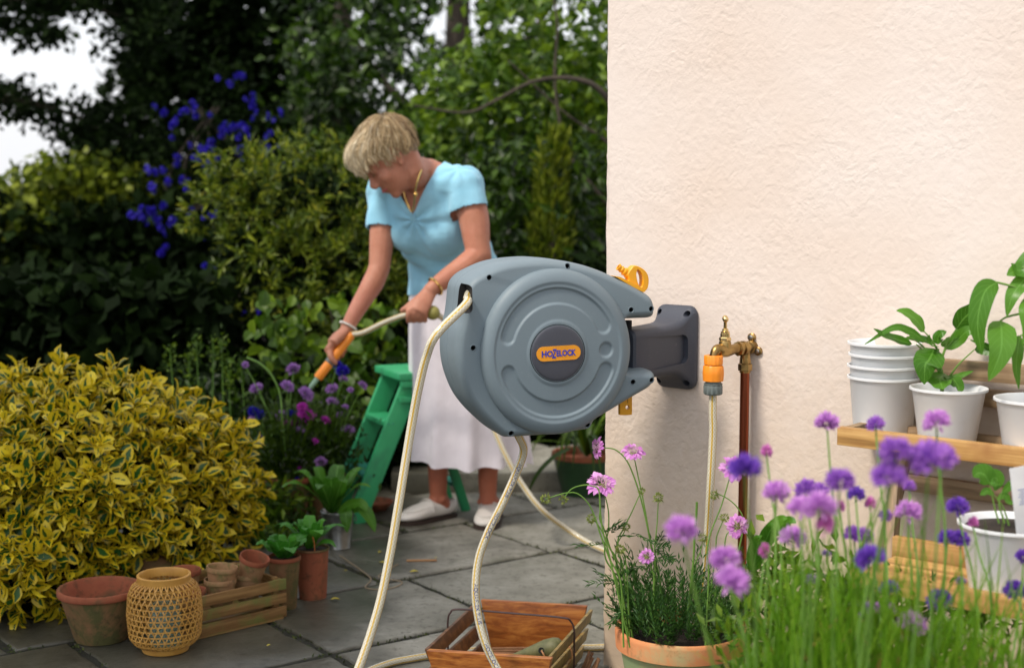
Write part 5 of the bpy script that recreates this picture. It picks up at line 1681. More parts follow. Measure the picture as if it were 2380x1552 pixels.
# eight template leaves shared by the separate ones
tm = []
for k in range(8):
    me = leaf_mesh('leaf', np.zeros((1, 3)), np.array([(0, 1, 0)]), np.array([(0, 0, 1)]), np.array([1.0]), np.array([random.uniform(.50, .62)]), M_euo, LEAF12, np.array([k / 8]), True)
    tm.append(me)
for k, i in enumerate(pick):
    d = Vector(ld[i]).normalized(); n = Vector(ln[i]); n = (n - d * d.dot(n)).normalized()
    M_ = frame(lp[i], d.cross(n), d, n)
    o = link(bpy.data.objects.new('leaf', tm[k % 8]), bush)
    o.matrix_local = M_ @ Matrix.Scale(Ls[i], 4)
mk = ~mask
o = link(bpy.data.objects.new('foliage', leaf_mesh('foliage', lp[mk], ld[mk], ln[mk], Ls[mk], Ls[mk] * .56, M_euo, LEAF12, rv[mk], True)), bush)
o['kind'] = 'stuff'
# twigs and inner leaves, their shade put into a near-black colour
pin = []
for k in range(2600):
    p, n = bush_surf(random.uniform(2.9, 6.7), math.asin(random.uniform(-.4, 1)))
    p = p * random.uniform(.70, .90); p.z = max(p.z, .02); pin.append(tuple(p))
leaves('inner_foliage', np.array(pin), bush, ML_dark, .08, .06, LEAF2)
for k in range(16):
    p, n = bush_surf(random.uniform(3.2, 6.2), random.uniform(-.1, 1.0))
    stemtube(bush, [Vector((random.uniform(-.08, .08), random.uniform(-.08, .08), 0)), p * .5 + Vector((0, 0, .03)), p * .9], .009, .003, M_bark, 'stem', 5, 4)

# --- large mossy terracotta pot
M_tA = terracotta('terracotta_mossy', (.20, .10, .05), (.30, .16, .075), (.10, .095, .035), (.38, .56), 8)
M_tB = terracotta('terracotta_red', (.26, .075, .04), (.36, .12, .06), (.14, .08, .04), (.48, .66), 9)
M_tC = terracotta('terracotta_buff', (.34, .18, .09), (.44, .27, .14), (.17, .17, .06), (.45, .62), 14)
def clay_pot(name, label, base, r, h, rimh=.02, rb=.68, mat=None, mi=None, tilt=None, group=None, rough_rim=0.0, soil=None, rz=0):
    t = thing(name, label, 'plant pot', tuple(base), rz, group)
    wob = (lambda q, z: rough_rim * (math.sin(q * 3) * .5 + math.sin(q * 7 + 1) * .3 + math.sin(q * 17) * .2)) if rough_rim else None
    MB().lathe([(r * rb * .98, 0), (r * rb, .003), (r * .93, h - rimh)], 48, caps=(True, False), wob=wob).build('pot_body', mat or M_tA, t)
    z = h - rimh
    pr = [(r * .93, z - .001), (r * .985, z), (r, z + rimh * .15), (r, h - .003), (r * .975, h), (r * .92, h - .001), (r * .90, h - .006), (r * .86, z - .01), (r * rb * .92, .012), (.0004, .010)]
    MB().lathe(pr, 48, wob=wob).build('pot_rim', mi or M_tB, t, angle=50)
    if soil is not None:
        MB().lathe([(.0004, h - soil + .004), (r * .88, h - soil)], 24).build('compost', M_compost, t)
    if tilt: t.rotation_euler = (tilt[0], tilt[1], rz)
    return t
pb = G(236, 1482); pb.z = 0
clay_pot('terracotta_pot', 'wide empty terracotta pot with mossy sides and red rim, left of the wicker basket', pb, .110, .138, .018, .62, M_tA, M_tB)

# --- wicker lantern basket
M_cane = woodmat('cane', (.40, .20, .035), (.62, .36, .08), 'Z', 1.0, rough=.35, bstr=.2)
M_cane2 = pm('cane_hoop', (.46, .23, .045), (.58, .32, .07), 20, 80, .3, .0008, rough=.4)
bk0 = G(385, 1508); bk0.z = 0
bas = thing('wicker_basket', 'open-weave honey coloured cane basket with hexagonal holes, in front of the crate', 'basket', tuple(bk0))
BH, BR = .198, .093
def brad(z):
    f = max(0.0, min(1.0, (z - .012) / (BH - .030)))
    return float(np.interp(f, [0, .06, .16, .5, .80, .93, .985, 1.0], [.060, .076, .088, .093, .089, .080, .070, .064]))
def bpt(a, z, off=0.0):
    r = brad(z) + off
    return Vector((r * math.cos(a), r * math.sin(a), z))
def ribbon(pts, nrm, w, th):
    V, F = [], []
    n = len(pts)
    for i, p in enumerate(pts):
        t_ = (pts[min(i + 1, n - 1)] - pts[max(i - 1, 0)]).normalized()
        N1 = nrm[i]; x = t_.cross(N1).normalized()
        V += [p - x * w / 2, p + x * w / 2, p + x * w / 2 + N1 * th, p - x * w / 2 + N1 * th]
    for i in range(n - 1):
        a = i * 4
        for k in range(4): F.append((a + k, a + (k + 1) % 4, a + 4 + (k + 1) % 4, a + 4 + k))
    return V, F
rowz = np.linspace(.028, BH - .030, 11)
for z in rowz:
    pts = [bpt(2 * math.pi * k / 60, z, .0004) for k in range(61)]
    V, F = ribbon(pts, [Vector((p.x, p.y, 0)).normalized() for p in pts], .0034, .0012)
    MB().add(V, F).build('hoop', M_cane2, bas)
NST = 34
for fam in (1, -1):
    for s in range(NST):
        a0 = 2 * math.pi * (s + (.25 if fam > 0 else .75) * 0 + .5 * (fam < 0)) / NST
        pts = []
        for k in range(45):
            z = .014 + (BH - .030) * k / 44
            a = a0 + fam * (z - .014) * 5.05
            pts.append(bpt(a, z, .0012 + .0010 * math.sin(k * 1.57 + (0 if fam > 0 else math.pi))))
        V, F = ribbon(pts, [Vector((p.x, p.y, 0)).normalized() for p in pts], .0031, .0010)
        MB().add(V, F).build('strand', M_cane2, bas, sm=False)
# rims, base ring
MB().lathe([(.061, BH - .022), (.067, BH - .021), (.068, BH - .002), (.066, BH), (.0625, BH), (.061, BH - .003), (.061, BH - .022)], 48).build('rim', M_cane2, bas)
MB().lathe([(.052, 0), (.058, 0), (.060, .006), (.060, .016), (.055, .016), (.052, .012), (.052, 0)], 48).build('base_ring', M_cane2, bas)
MB().lathe([(.0004, .012), (.054, .012)], 32).build('base_panel', M_cane2, bas)
M_glass, t_, b_ = NT('green_glass'); sett(b_, rough=.05, trans=.85, ior=1.45); b_.inputs['Base Color'].default_value = (.55, .75, .70, 1)
jar = MB().lathe([(.0004, 0), (.038, 0), (.041, .004), (.041, .085), (.036, .095), (.036, .105), (.033, .105), (.033, .094), (.038, .084), (.038, .006), (.0004, .004)], 32).build('glass_jar', M_glass)
jar.location = (bk0.x, bk0.y, .0135)
tag(jar, 'pale green glass jar glimpsed inside the open-weave cane basket', 'jar')

# --- slatted crate with small pots
M_crate = woodmat('crate_wood', (.20, .10, .03), (.36, .21, .075), 'X', c3=(.16, .17, .04), sc3=9, k3=(.48, .62))
cR = G(667, 1436); cR.z = 0
cdir = Vector((-.73, -.68, 0)).normalized()      # along the front towards the left/near
cin = Vector((-.68, .73, 0)).normalized()         # away from the camera
CL, CW, CHt = .335, .24, .112
crate = thing('wooden_crate', 'weathered slatted wooden crate holding small clay pots beside the basket', 'crate', tuple(cR))
def cslat(name, s0, s1, w0, w1, z0, z1):
    c = cdir * (s0 + s1) / 2 + cin * (w0 + w1) / 2 + Vector((0, 0, (z0 + z1) / 2))
    long_s = (s1 - s0) > (w1 - w0)
    ax = cdir if long_s else cin
    o = MB().box((0, 0, 0), (max(s1 - s0, w1 - w0), min(s1 - s0, w1 - w0), z1 - z0), bev=.0018).build(name, M_crate, crate)
    o.matrix_local = frame(c, ax, Vector((0, 0, 1)).cross(ax), Vector((0, 0, 1)))
hh = [(.006, .036), (.045, .073), (.082, .112)]
for z0, z1 in hh:
    cslat('slat', 0, CL, 0, .009, z0, z1)
    cslat('slat', 0, CL, CW - .009, CW, z0, z1)
    cslat('end_board', .0095, .0185, .0095, CW - .0095, z0, z1)
    cslat('end_board', CL - .0185, CL - .0095, .0095, CW - .0095, z0, z1)
for w in (.03, .08, .13, .18): cslat('bottom_board', .019, CL - .019, w, w + .04, .006, .013)
for s_ in (.0195, CL - .0355):
    for w in (.0095, CW - .0255): cslat('corner_post', s_, s_ + .016, w, w + .0155, .014, .118)
MB().box((0, 0, 0), (CL - .02, .008, .006)).build('bottom_edge', M_crate, crate).matrix_local = frame(cdir * CL / 2 + cin * .005 + Vector((0, 0, .003)), cdir, Vector((0, 0, 1)).cross(cdir), Vector((0, 0, 1)))
def inC(s, w, z=.014): return cR + cdir * s + cin * w + Vector((0, 0, z))
small = [(.075, .070, .093, .047, .075, (0, 0), 'small clay pot tilted open to the viewer at the right end of the crate', M_tC, M_tB, (.30, -.12)),
         (.075, .075, .040, .046, .075, (0, 0), 'small clay pot holding the tilted one at the right end of the crate', M_tC, M_tC, (0, 0)),
         (.170, .062, .078, .048, .075, (0, 0), 'small chipped clay pot nested in another in the crate', M_tC, M_tC, (.08, .0)),
         (.170, .062, .045, .049, .075, (0, 0), 'small clay pot under the chipped one at the middle of the crate', M_tC, M_tC, (0, 0)),
         (.235, .135, .058, .050, .085, (0, 0), 'flat-rimmed buff clay pot at the back of the crate behind the basket', M_tC, M_tB, (0, 0)),
         (.262, .055, .050, .040, .060, (0, 0), 'small dark red clay pot between the basket and the chipped pot', M_tC, M_tB, (0, .05))]
for s, w, z, r, h, _, lab, mA, mB, tl in small:
    clay_pot('clay_pot', lab, inC(s, w, z + .012), r * .88, h, .014, .70, mA, mB, tl, 'small clay pots in the crate', .015, rz=random.random() * 3)
# dark round pot lying behind the basket
tp = clay_pot('fallen_pot', 'dark brown clay pot lying on its side under the shrub behind the basket', G(415, 1395) + Vector((0, 0, .06)), .060, .10, .014, .7, M_tA, M_tA, (R(-80), 0), rz=R(70))

# --- pots with seedlings between crate and stepladder
M_lett = leafmat('lettuce_leaf', [(0, (.03, .15, .012)), (.6, (.06, .26, .02)), (1, (.12, .36, .03))], transl=.4, rough=.4, uvpat=lambda t, out: leaf_veins(t, out, (.10, .30, .06)))
def rosette(parent, c, n, L, w, up, seed=0, wav=.12, mat=None, roll=0):
    for k in range(n):
        q = seed + k * 2.4 + random.uniform(-.2, .2)
        d = Vector((math.cos(q), math.sin(q), 0))
        f = k / n
        l_ = L * (1 - .35 * f) * random.uniform(.85, 1.1); u = up + f * .9
        p = [c, c + d * l_ * .30 + Vector((0, 0, l_ * .35 * u)), c + d * l_ * .70 * (1 - .4 * f) + Vector((0, 0, l_ * .62 * u)), c + d * l_ * (1 - .5 * f) + Vector((0, 0, l_ * .62 * u + l_ * .1 * f - l_ * .08))]
        big_leaf(parent, p, w * random.uniform(.8, 1.15), mat or M_lett, nrm=(0, 0, 1) if f < .6 else tuple(-d + Vector((0, 0, .4))), wav=wav)
pA = G(662, 1412); pA.z = 0
tA = clay_pot('terracotta_pot', 'tall narrow clay pot with a bright green leafy rosette just right of the crate', pA, .047, .150, .012, .70, M_tA, M_tB, soil=.008, rough_rim=.01)
rosette(tA, Vector((0, 0, .14)), 9, .112, .060, .60, 2.6)
pB = G(727, 1388); pB.z = 0
tB = clay_pot('terracotta_pot', 'tall brown-red clay pot with upright leaves, in front of the metal bucket', pB, .050, .148, .006, .78, M_tB, M_tA, soil=.006, rough_rim=.015)
rosette(tB, Vector((-.008, 0, .14)), 13, .105, .042, 1.0, .4)
big_leaf(tB, [Vector((.01, 0, .145)), Vector((.03, -.01, .165)), Vector((.055, -.01, .165)), Vector((.07, -.01, .15))], .022, M_lett, nrm=(0, -.4, 1))
stemtube(tB, [Vector((.012, -.03, .13)), Vector((.010, -.03, .17)), Vector((.002, -.032, .20))], .0018, .0016, pm('orange_stick', (.55, .16, .03), rough=.5, bstr=0), 'stick', 5, 3)
M_zinc, t_, b_ = NT('galvanised'); sett(b_, rough=.32, metal=.9)
vv = node(t_, 'ShaderNodeTexVoronoi', i_Scale=45.0); t_.links.new(coords(t_), vv.inputs['Vector'])
t_.links.new(ramp(t_, vv.outputs['Color'], [(0, (.16, .17, .17)), (1, (.32, .33, .32))]).outputs[0], b_.inputs['Base Color'])
pC = G(786, 1272); pC.z = 0
buck = thing('metal_bucket', 'dull galvanised metal bucket of broad leaves at the foot of the stepladder', 'bucket', tuple(pC))
MB().lathe([(.040, 0), (.041, .001), (.042, .004), (.0405, .006), (.0545, .118), (.057, .119), (.0575, .123), (.0555, .125), (.053, .122), (.039, .01), (.0004, .008)], 48, caps=(True, False)).build('bucket_body', M_zinc, buck, angle=50)
MB().lathe([(.0004, .112), (.0515, .110)], 24).build('compost', M_compost, buck)
for s_ in (-1, 1): MB().tube([Vector((s_ * .054, 0, .108)), Vector((s_ * .060, -.004, .104)), Vector((s_ * .060, -.006, .092)), Vector((s_ * .0525, 0, .088))], .002, 6).build('handle_lug', M_zinc, buck)
rosette(buck, Vector((-.02, 0, .11)), 13, .175, .06, 1.0, 1.2, mat=M_leafg)
for ps in ([(0.02, -.03, .11), (.03, -.05, .13), (.035, -.06, .10), (.037, -.062, .065)], [(.03, -.01, .12), (.08, -.02, .135), (.11, -.03, .10), (.125, -.035, .06)], [(.0, -.02, .12), (.05, -.02, .15), (.085, -.03, .15), (.10, -.04, .13)]):
    big_leaf(buck, [Vector(p) for p in ps], .042, M_leafg, nrm=(0, -.6, .8), wav=.1)
# shallow dish behind the stepladder
MB_ = thing('clay_saucer', 'shallow terracotta saucer on the paving behind the foot of the stepladder', 'saucer', tuple(G(872, 1185)))
MB().lathe([(.030, 0), (.040, .002), (.066, .030), (.068, .034), (.064, .036), (.060, .030), (.036, .008), (.0004, .008)], 40, caps=(True, False)).build('dish', M_tB, MB_, angle=50)

# --- flower bed behind: potted purple flowers, herbs
M_mag = leafmat('magenta_petal', [(0, (.42, .03, .42)), (.6, (.66, .06, .60)), (1, (.78, .18, .74))], transl=.3, rough=.6)
M_lil = leafmat('lilac_petal', [(0, (.36, .18, .52)), (1, (.58, .34, .70))], transl=.3, rough=.6)
M_wht = leafmat('white_petal', [(0, (.6, .62, .58)), (1, (.75, .78, .72))], transl=.3, rough=.6)
fp1 = clay_pot('terracotta_pot', 'terracotta pot of lilac and magenta flowers left of the stepladder', gz(P(752, 1100, 5.12)), .080, .16, .02, .66, M_tA, M_tB, soil=.02)
fp2 = clay_pot('terracotta_pot', 'terracotta pot half hidden by herbs beside the yellow shrub', gz(P(670, 1100, 5.05)), .085, .17, .02, .66, M_tA, M_tB, soil=.02)
def f2(x, y): return (580 + x / 2.07) * .9297, (850 + y / 2.07) * .9297
FB_ = [(318, 150, 27, 'l'), (125, 250, 26, 'l'), (285, 240, 27, 'l'), (382, 280, 32, 'l'), (517, 252, 24, 'l'), (577, 203, 18, 'l'), (675, 235, 20, 'l'), (520, 320, 24, 'l'), (362, 347, 22, 'm'), (385, 390, 36, 'm'), (335, 440, 34, 'm'), (350, 470, 26, 'l'), (280, 430, 16, 'm'),
       (484, 415, 20, 'm'), (600, 465, 26, 'l'), (440, 465, 18, 'm'), (432, 525, 15, 'm'), (255, 393, 26, 'l'), (110, 370, 22, 'd'), (145, 385, 20, 'd'), (105, 418, 20, 'l'), (155, 510, 20, 'l'), (312, 383, 22, 'd'), (460, 630, 24, 'l'), (335, 718, 12, 'd'), (350, 665, 13, 'm'),
       (410, 395, 22, 'm'), (395, 430, 20, 'm'), (385, 485, 20, 'm'), (585, 345, 14, 'l'), (612, 258, 13, 'l'), (457, 333, 13, 'l'), (558, 387, 18, 'l'), (68, 128, 14, 'l'), (540, 130, 26, 'd'), (572, 160, 26, 'd'), (130, 690, 24, 'd'), (355, 633, 26, 'w'), (305, 640, 20, 'w'), (455, 585, 10, 'm')]
pmats = dict(l=M_lil, m=M_mag, d=M_blue, w=M_wht)
hp_ = {k: pompon(v) for k, v in pmats.items()}
for i, (x, y, r, k) in enumerate(FB_):
    par = fp1 if x > 330 else fp2
    px, py = f2(x, y); Y = random.uniform(4.95, 5.15)
    c = P(px, py, Y) - Vector(par.location)
    Rr = r / 2.07 * .9297 * Y / FPX * .95
    o = link(bpy.data.objects.new('flower_head', hp_[k]), par); o.location = c; o.scale = (Rr * 1.5, Rr * 1.5, Rr * 1.25); o.rotation_euler = (random.uniform(.1, .9), random.uniform(-.4, .4), random.random() * 6); o['kind'] = 'stuff'
    b0 = Vector((random.uniform(-.05, .05), random.uniform(-.04, .04), .15))
    stemtube(par, [c - Vector((0, 0, Rr * .3)), c.lerp(b0, .35) + Vector((0, 0, .015)), c.lerp(b0, .75), b0], .0018, .0022, n=5, sub=4)
ccc = f2(75, 90), f2(150, 125), f2(210, 190), f2(250, 290), f2(262, 430)
stemtube(fp2, [P(x, y, 4.95) - Vector(fp2.location) for x, y in ccc] + [Vector((0, 0, .15))], .004, .003, n=6)
for par, n_, spread in ((fp1, 170, .13), (fp2, 190, .16)):
    V = []
    for k in range(n_):
        a = random.random() * 6.283; h = random.uniform(.10, .34); ou = random.uniform(.02, spread)
        p0 = Vector((math.cos(a) * .03, math.sin(a) * .03, .15)); p2 = p0 + Vector((math.cos(a) * ou, math.sin(a) * ou, h)); p1 = p0.lerp(p2, .5) + Vector((0, 0, .03))
        V.append((p0, p1, p2))
    mbl = MB()
    for p0, p1, p2 in V: mbl.tube([p0, p1, p2 + Vector((0, 0, -.01))], [.0022, .0018, .0006], 4, caps=False)
    me = mbl.mesh('leaf_blades', ML_brt, True, None); at = me.attributes.new('rnd', 'FLOAT', 'POINT'); at.data.foreach_set('value', [random.random() for _ in me.vertices])
    o = link(bpy.data.objects.new('leaf_blades', me), par); o['kind'] = 'stuff'
    pts, _d = in_ells([(P(0, 0, 1).x, 0, 1, 1, 1, 1)], 10, 1)
    c = np.array(tuple(Vector((0, 0, .24)))); N = 900
    q = rng.normal(size=(N, 3)) * np.array((.07, .06, .075)) + c
    q[:, 2] = np.maximum(q[:, 2], .12)
    leaves('foliage', q, par, ML_mid, .032, .012, LEAF4, bias=(0, 0, .5))
# broad border plants rising behind the pots
bdr = thing('border_planting', 'shady green border plants and feathery stems behind the flower pots', 'border plants', (-.9, 5.5, 0))
ps_, _ = in_ells([(450, 980, 5.6, .22, .2, .18), (560, 960, 5.7, .22, .2, .20), (640, 1050, 5.4, .22, .15, .2), (760, 1000, 5.6, .2, .15, .22), (860, 1020, 5.9, .2, .2, .3), (930, 1000, 6.0, .2, .2, .35), (560, 1180, 5.1, .15, .12, .12), (650, 1190, 4.95, .12, .1, .12), (610, 1260, 4.75, .12, .08, .06)], 7000, .95)
ps_[:, 2] = np.maximum(ps_[:, 2], .01)
leaves('foliage', ps_[:4000] - np.array((-.9, 5.5, 0)), bdr, ML_mid, .045, .02, LEAF4, bias=(0, -.2, .3))
leaves('foliage', ps_[4000:] - np.array((-.9, 5.5, 0)), bdr, ML_brt, .05, .018, LEAF4, bias=(0, -.2, .5))
pd_ = in_boxes([(380, 850, 1020, 1130, 5.7, 6.3, 1)], 9000); pd_[:, 2] = np.maximum(pd_[:, 2], .01)
leaves('shade_tone_foliage', pd_ - np.array((-.9, 5.5, 0)), bdr, ML_dark, .06, .04, LEAF2)  # shade behind the border painted as near-black leaves
for x, y in ((395, 815), (455, 790), (495, 800), (515, 790), (440, 830), (560, 840), (530, 860)):
    tp_ = P(x, y, 5.4) - Vector((-.9, 5.5, 0)); bs_ = Vector((tp_.x + random.uniform(-.03, .03), tp_.y + .05, 0))
    stemtube(bdr, [bs_, bs_.lerp(tp_, .6), tp_], .003, .002, n=5, sub=4)
    q = np.array(tuple(tp_)) + rng.normal(size=(60, 3)) * np.array((.012, .012, .03)) - np.array((0, 0, .03))
    leaves('flower_spike', q, bdr, ML_brt, .022, .008, LEAF4, bias=(0, 0, .8))
# climbing broad leaves under the golden shrub
vine = thing('vine', 'broad-leaved green vine hanging between the shrub and the watering hand', 'climbing plant', tuple(gz(P(730, 1000, 5.9))))
vo_ = np.array(tuple(vine.location))
ps_ = sprays(in_boxes([(640, 690, 880, 900, 5.6, 5.9, 1), (700, 860, 860, 1000, 5.6, 5.9, .6)], 70), 7, .05)
leaves('foliage', ps_ - vo_, vine, ML_brt, .065, .050, LEAF12, bias=(0, -.3, -.7), nb=(0, -.9, .5))
for x in (690, 760, 820):
    stemtube(vine, [Vector((0, 0, 0)), P(x, 950, 5.85) - vine.location, P(x + 20, 800, 5.85) - vine.location, P(x, 690, 5.85) - vine.location], .004, .003, M_bark, n=5)

# --- green stepladder
M_green = pm('green_gloss_paint', (.035, .36, .14), (.045, .43, .18), 4, 50, .25, .001, rough=.42, c3=(.03, .20, .10), sc3=8, k3=(.52, .68), stretch=(1, 1, .4))
M_teal = pm('worn_teal_paint', (.02, .20, .17), (.03, .30, .18), 9, 60, .3, .001, rough=.5)
lo = Vector((-.552, 5.048, 0)); la = Vector((.915, .40, 0)).normalized(); lw = Vector((-.40, .915, 0)).normalized()
lad = thing('stepladder', 'low green painted wooden stepladder with flat treads behind the woman', 'stepladder', tuple(lo))
def beam(name, p, q, a, b, side, mat=M_green, par=lad):
    z = (q - p).normalized(); x = (side - z * side.dot(z)).normalized(); y = z.cross(x)
    o = MB().box((0, 0, 0), (a, b, (q - p).length), bev=.003).build(name, mat, par)
    o.matrix_local = frame((p + q) / 2, x, y, z)
    return o
def LP_(s, z, w=0.0): return la * s + lw * w + Vector((0, 0, z))
TOPS, TOPZ, LW_ = .215, .490, .22
for w in (0, LW_):
    beam('side_rail', LP_(0, 0, w), LP_(TOPS, TOPZ, w), .068, .020, la)
for k, zt in enumerate((.165, .345)):
    s = TOPS * zt / TOPZ
    o = MB().box((0, 0, 0), (.085, LW_ - .021, .018), bev=.003).build('tread', M_teal if k == 0 else M_green, lad)
    o.matrix_local = frame(LP_(s, zt, LW_ / 2), la, lw, Vector((0, 0, 1)))
o = MB().box((0, 0, 0), (.17, LW_ + .06, .024), bev=.003).build('top_board', M_green, lad)
o.matrix_local = frame(LP_(TOPS + .03, TOPZ + .020, LW_ / 2), la, lw, Vector((0, 0, 1)))
o = MB().box((0, 0, 0), (.16, .018, .022), bev=.002).build('top_cleat', M_green, lad)
o.matrix_local = frame(LP_(TOPS + .03, TOPZ - .006, -.022), la, lw, Vector((0, 0, 1)))
o = MB().box((0, 0, 0), (.15, .016, .020), bev=.002).build('top_cleat', M_green, lad)
o.matrix_local = frame(LP_(TOPS + .02, TOPZ - .060, -.021), la, lw, Vector((0, 0, 1)))
for w in (.024, LW_ - .024):
    beam('rear_leg', LP_(.43, 0, w), LP_(TOPS + .06, TOPZ - .005, w), .034, .018, la)
beam('rear_brace', LP_(.395, .10, .034), LP_(.395, .10, LW_ - .034), .014, .034, Vector((0, 0, 1)), M_teal)
ms = MB()
for s_, z_ in ((.07, .165), (.055, .165), (.14, .345), (.125, .345)):
    ms.ball(LP_(s_ * 1.0, z_, -.0105), .0035, 8, 5)
o = ms.build('screw_head', M_teal, lad); o['kind'] = 'stuff'

# --- trug
M_trug = woodmat('varnished_cedar', (.34, .10, .018), (.60, .24, .05), 'X', 1.1, rough=.36, c3=(.12, .04, .015), sc3=5, k3=(.56, .72))
M_trugd = woodmat('dark_slat', (.14, .065, .028), (.26, .12, .045), 'X', .8, rough=.5)
M_truge = woodmat('olive_slat', (.22, .16, .045), (.40, .26, .07), 'X', .8, rough=.5)
M_iron = pm('rusted_iron', (.045, .028, .028), (.09, .05, .045), 30, 120, .4, .0008, rough=.6, metal=.4)
tBL, tBR = P(1121, 1412, 3.60), P(1367, 1427, 3.545)
ex = (tBR - tBL); ex.z = 0; TWd = ex.length; ex.normalize()
sv = Vector((-.115, -.335, 0))                      # back to front
ez = Vector((0, 0, 1))
ty_ = sv.normalized()
to = Vector((tBL.x, tBL.y, 0)); ZB = .145
trug = thing('garden_trug', 'orange-brown wooden trug with slatted sides and thin iron handle in front', 'trug', tuple(to))
def tp3(a, s, z): return ex * a + sv * s + ez * z
def plank(name, pts8, mat):
    """free-form plank from its 4 front and 4 back corners"""
    V = [Vector(p) for p in pts8]
    bm = bmesh.new(); vs_ = [bm.verts.new(p) for p in V]
    for f in ((0, 1, 2, 3), (7, 6, 5, 4), (0, 4, 5, 1), (1, 5, 6, 2), (2, 6, 7, 3), (3, 7, 4, 0)): bm.faces.new([vs_[k] for k in f])
    bmesh.ops.recalc_face_normals(bm, faces=bm.faces)
    bmesh.ops.bevel(bm, geom=bm.edges[:], offset=.0025, segments=2, profile=.6, affect='EDGES')
    me = bpy.data.meshes.new(name); bm.to_mesh(me); bm.free(); me.materials.append(mat); smooth(me, True, 40)
    return link(bpy.data.objects.new(name, me), trug)
th = .013
def endboard(s, ztop, flare, name):
    n = sv.normalized() * th
    b0, b1 = .035, TWd - .03
    f = sv * flare
    A = [tp3(0, s, ztop) + f, tp3(TWd, s, ztop) + f, tp3(b1, s, .004), tp3(b0, s, .004)]
    return plank(name, A + [p + n for p in A], M_trug)
endboard(0.03, ZB, -.03, 'back_board')
# front board: thick rounded top rail
n = sv.normalized() * .020
A = [tp3(0, 1.0, .125), tp3(TWd + .02, 1.0, .125), tp3(TWd - .01, .95, .004), tp3(.03, .95, .004)]
plank('front_board', A + [p + n for p in A], M_trug)
for side, mats in ((0, M_trugd), (1, M_truge)):
    xo = (lambda s, z: (.035 - .035 * z / .14) if side == 0 else (TWd - .03 + .03 * z / .14))
    for (zb0, zb1, zf0, zf1) in ((.105, .138, .090, .122), (.058, .090, .048, .080), (.012, .044, .008, .036)):
        dx = ex * (-.008 if side == 0 else .008)
        P4 = [tp3(xo(0, zb1), .035, zb1), tp3(xo(1, zf1), 1.0, zf1), tp3(xo(1, zf0), .98, zf0), tp3(xo(0, zb0), .035, zb0)]
        P4 = [p + dx * 1.05 for p in P4]
        plank('side_slat', P4 + [p + dx for p in P4], mats)
for k in range(4):
    a0 = .05 + k * .052
    P4 = [tp3(a0, .08, .012), tp3(a0 + .044, .08, .012), tp3(a0 + .044, .95, .012), tp3(a0, .95, .012)]
    plank('floor_slat', P4 + [p - ez * .008 for p in P4], M_trugd)
hL, hR = tp3(-.016, .55, .02), tp3(TWd + .016, .50, .02)
hz = P(1190, 1414, (to + hL).y).z
hl2 = [hL, hL + ez * .08, Vector((hL.x, hL.y, hz - .030)), Vector((hL.x + .006, hL.y, hz - .010)), Vector((hL.x + .028, hL.y - .004, hz)), (hL + hR) / 2 + ez * (hz - .02 - .004), Vector((hR.x - .03, hR.y, hz - .008)), Vector((hR.x - .008, hR.y, hz - .018)), Vector((hR.x, hR.y, hz - .040)), hR + ez * .08, hR]
MB().tube(spline(hl2, 6), .0042, 8, ell=(1, .55), up=(0, 1, 0)).build('handle', M_iron, trug)
# contents: bundle of canes, wooden dibber, raffia
M_twig = pm('twig_bark', (.16, .07, .03), (.32, .16, .07), 20, 60, .4, .001, stretch=(1, 1, 6), rough=.7)
proto_t = None
for k in range(16):
    y0 = .12 + .045 * (k % 8) + random.uniform(-.01, .01)
    a = to + tp3(random.uniform(.03, .05), y0, .018 + .010 * (k // 8) + random.uniform(0, .004))
    b_ = to + tp3(TWd - random.uniform(.02, .06), y0 + random.uniform(-.10, .10), .022 + .010 * (k // 8) + random.uniform(0, .01))
    mid = a.lerp(b_, .5) + Vector((0, 0, random.uniform(-.002, .004)))
    lab = ('thin reddish-brown twig in the lower layer of the bundle inside the trug' if k < 8 else 'thin reddish-brown twig on top of the bundle inside the trug')
    o = MB().tube([p - a for p in spline([a, mid, b_], 4)], random.uniform(.0032, .0046), 6).build('twig', M_twig); o.location = a
    tag(o, lab, 'twig', 'lower twigs in the trug' if k < 8 else 'upper twigs in the trug')
for k in range(6):
    a = to + tp3(TWd + .012 + .008 * k, .30 + .03 * k, .006); b_ = a + Vector((.02 + .01 * random.random(), .03, .035 + .01 * random.random()))
    o = MB().tube([Vector(), b_ - a], .0034, 6).build('twig', M_twig); o.location = a
    tag(o, 'short cut twig leaning outside the right side of the trug', 'twig', 'short twigs beside the trug')
M_dib = pm('green_stained_wood', (.075, .085, .03), (.17, .165, .065), 6, 60, .35, .001, stretch=(8, 8, 1), rough=.55)
dA, dB = P(1175, 1530, 3.44), P(1305, 1500, 3.40)
dd = (dB - dA).normalized()
dbt = MB(); Ld = (dB - dA).length
Fd = frame((0, 0, 0), dd.orthogonal().normalized(), dd.cross(dd.orthogonal().normalized()), dd)
dbt.lathe([(.0006, 0), (.006, .012), (.016, Ld * .45), (.024, Ld * .72), (.0245, Ld * .88), (.021, Ld * .97), (.012, Ld * 1.02), (.0004, Ld * 1.035)], 28, M=Fd)
dbo = thing('wooden_dibber', 'stubby green-stained cone-shaped wooden dibber lying in the trug', 'garden tool', tuple(dA))
dbt.build('dibber_body', M_dib, dbo)
hc = Fd @ Vector((0, 0, Ld * .70)); toc = (Vector((0, 0, CAMH)) - dA - hc).normalized()
hn = (toc - dd * dd.dot(toc)).normalized()
MB().lathe([(.0075, -.004), (.0075, .0006), (.0055, .0006), (.0004, -.001)], 18, M=frame(hc + hn * .0235, dd, hn.cross(dd), hn)).build('cord_hole', M_blk, dbo)
M_raf = pm('leather_cord', (.30, .12, .05), (.42, .2, .08), rough=.6, bstr=0)
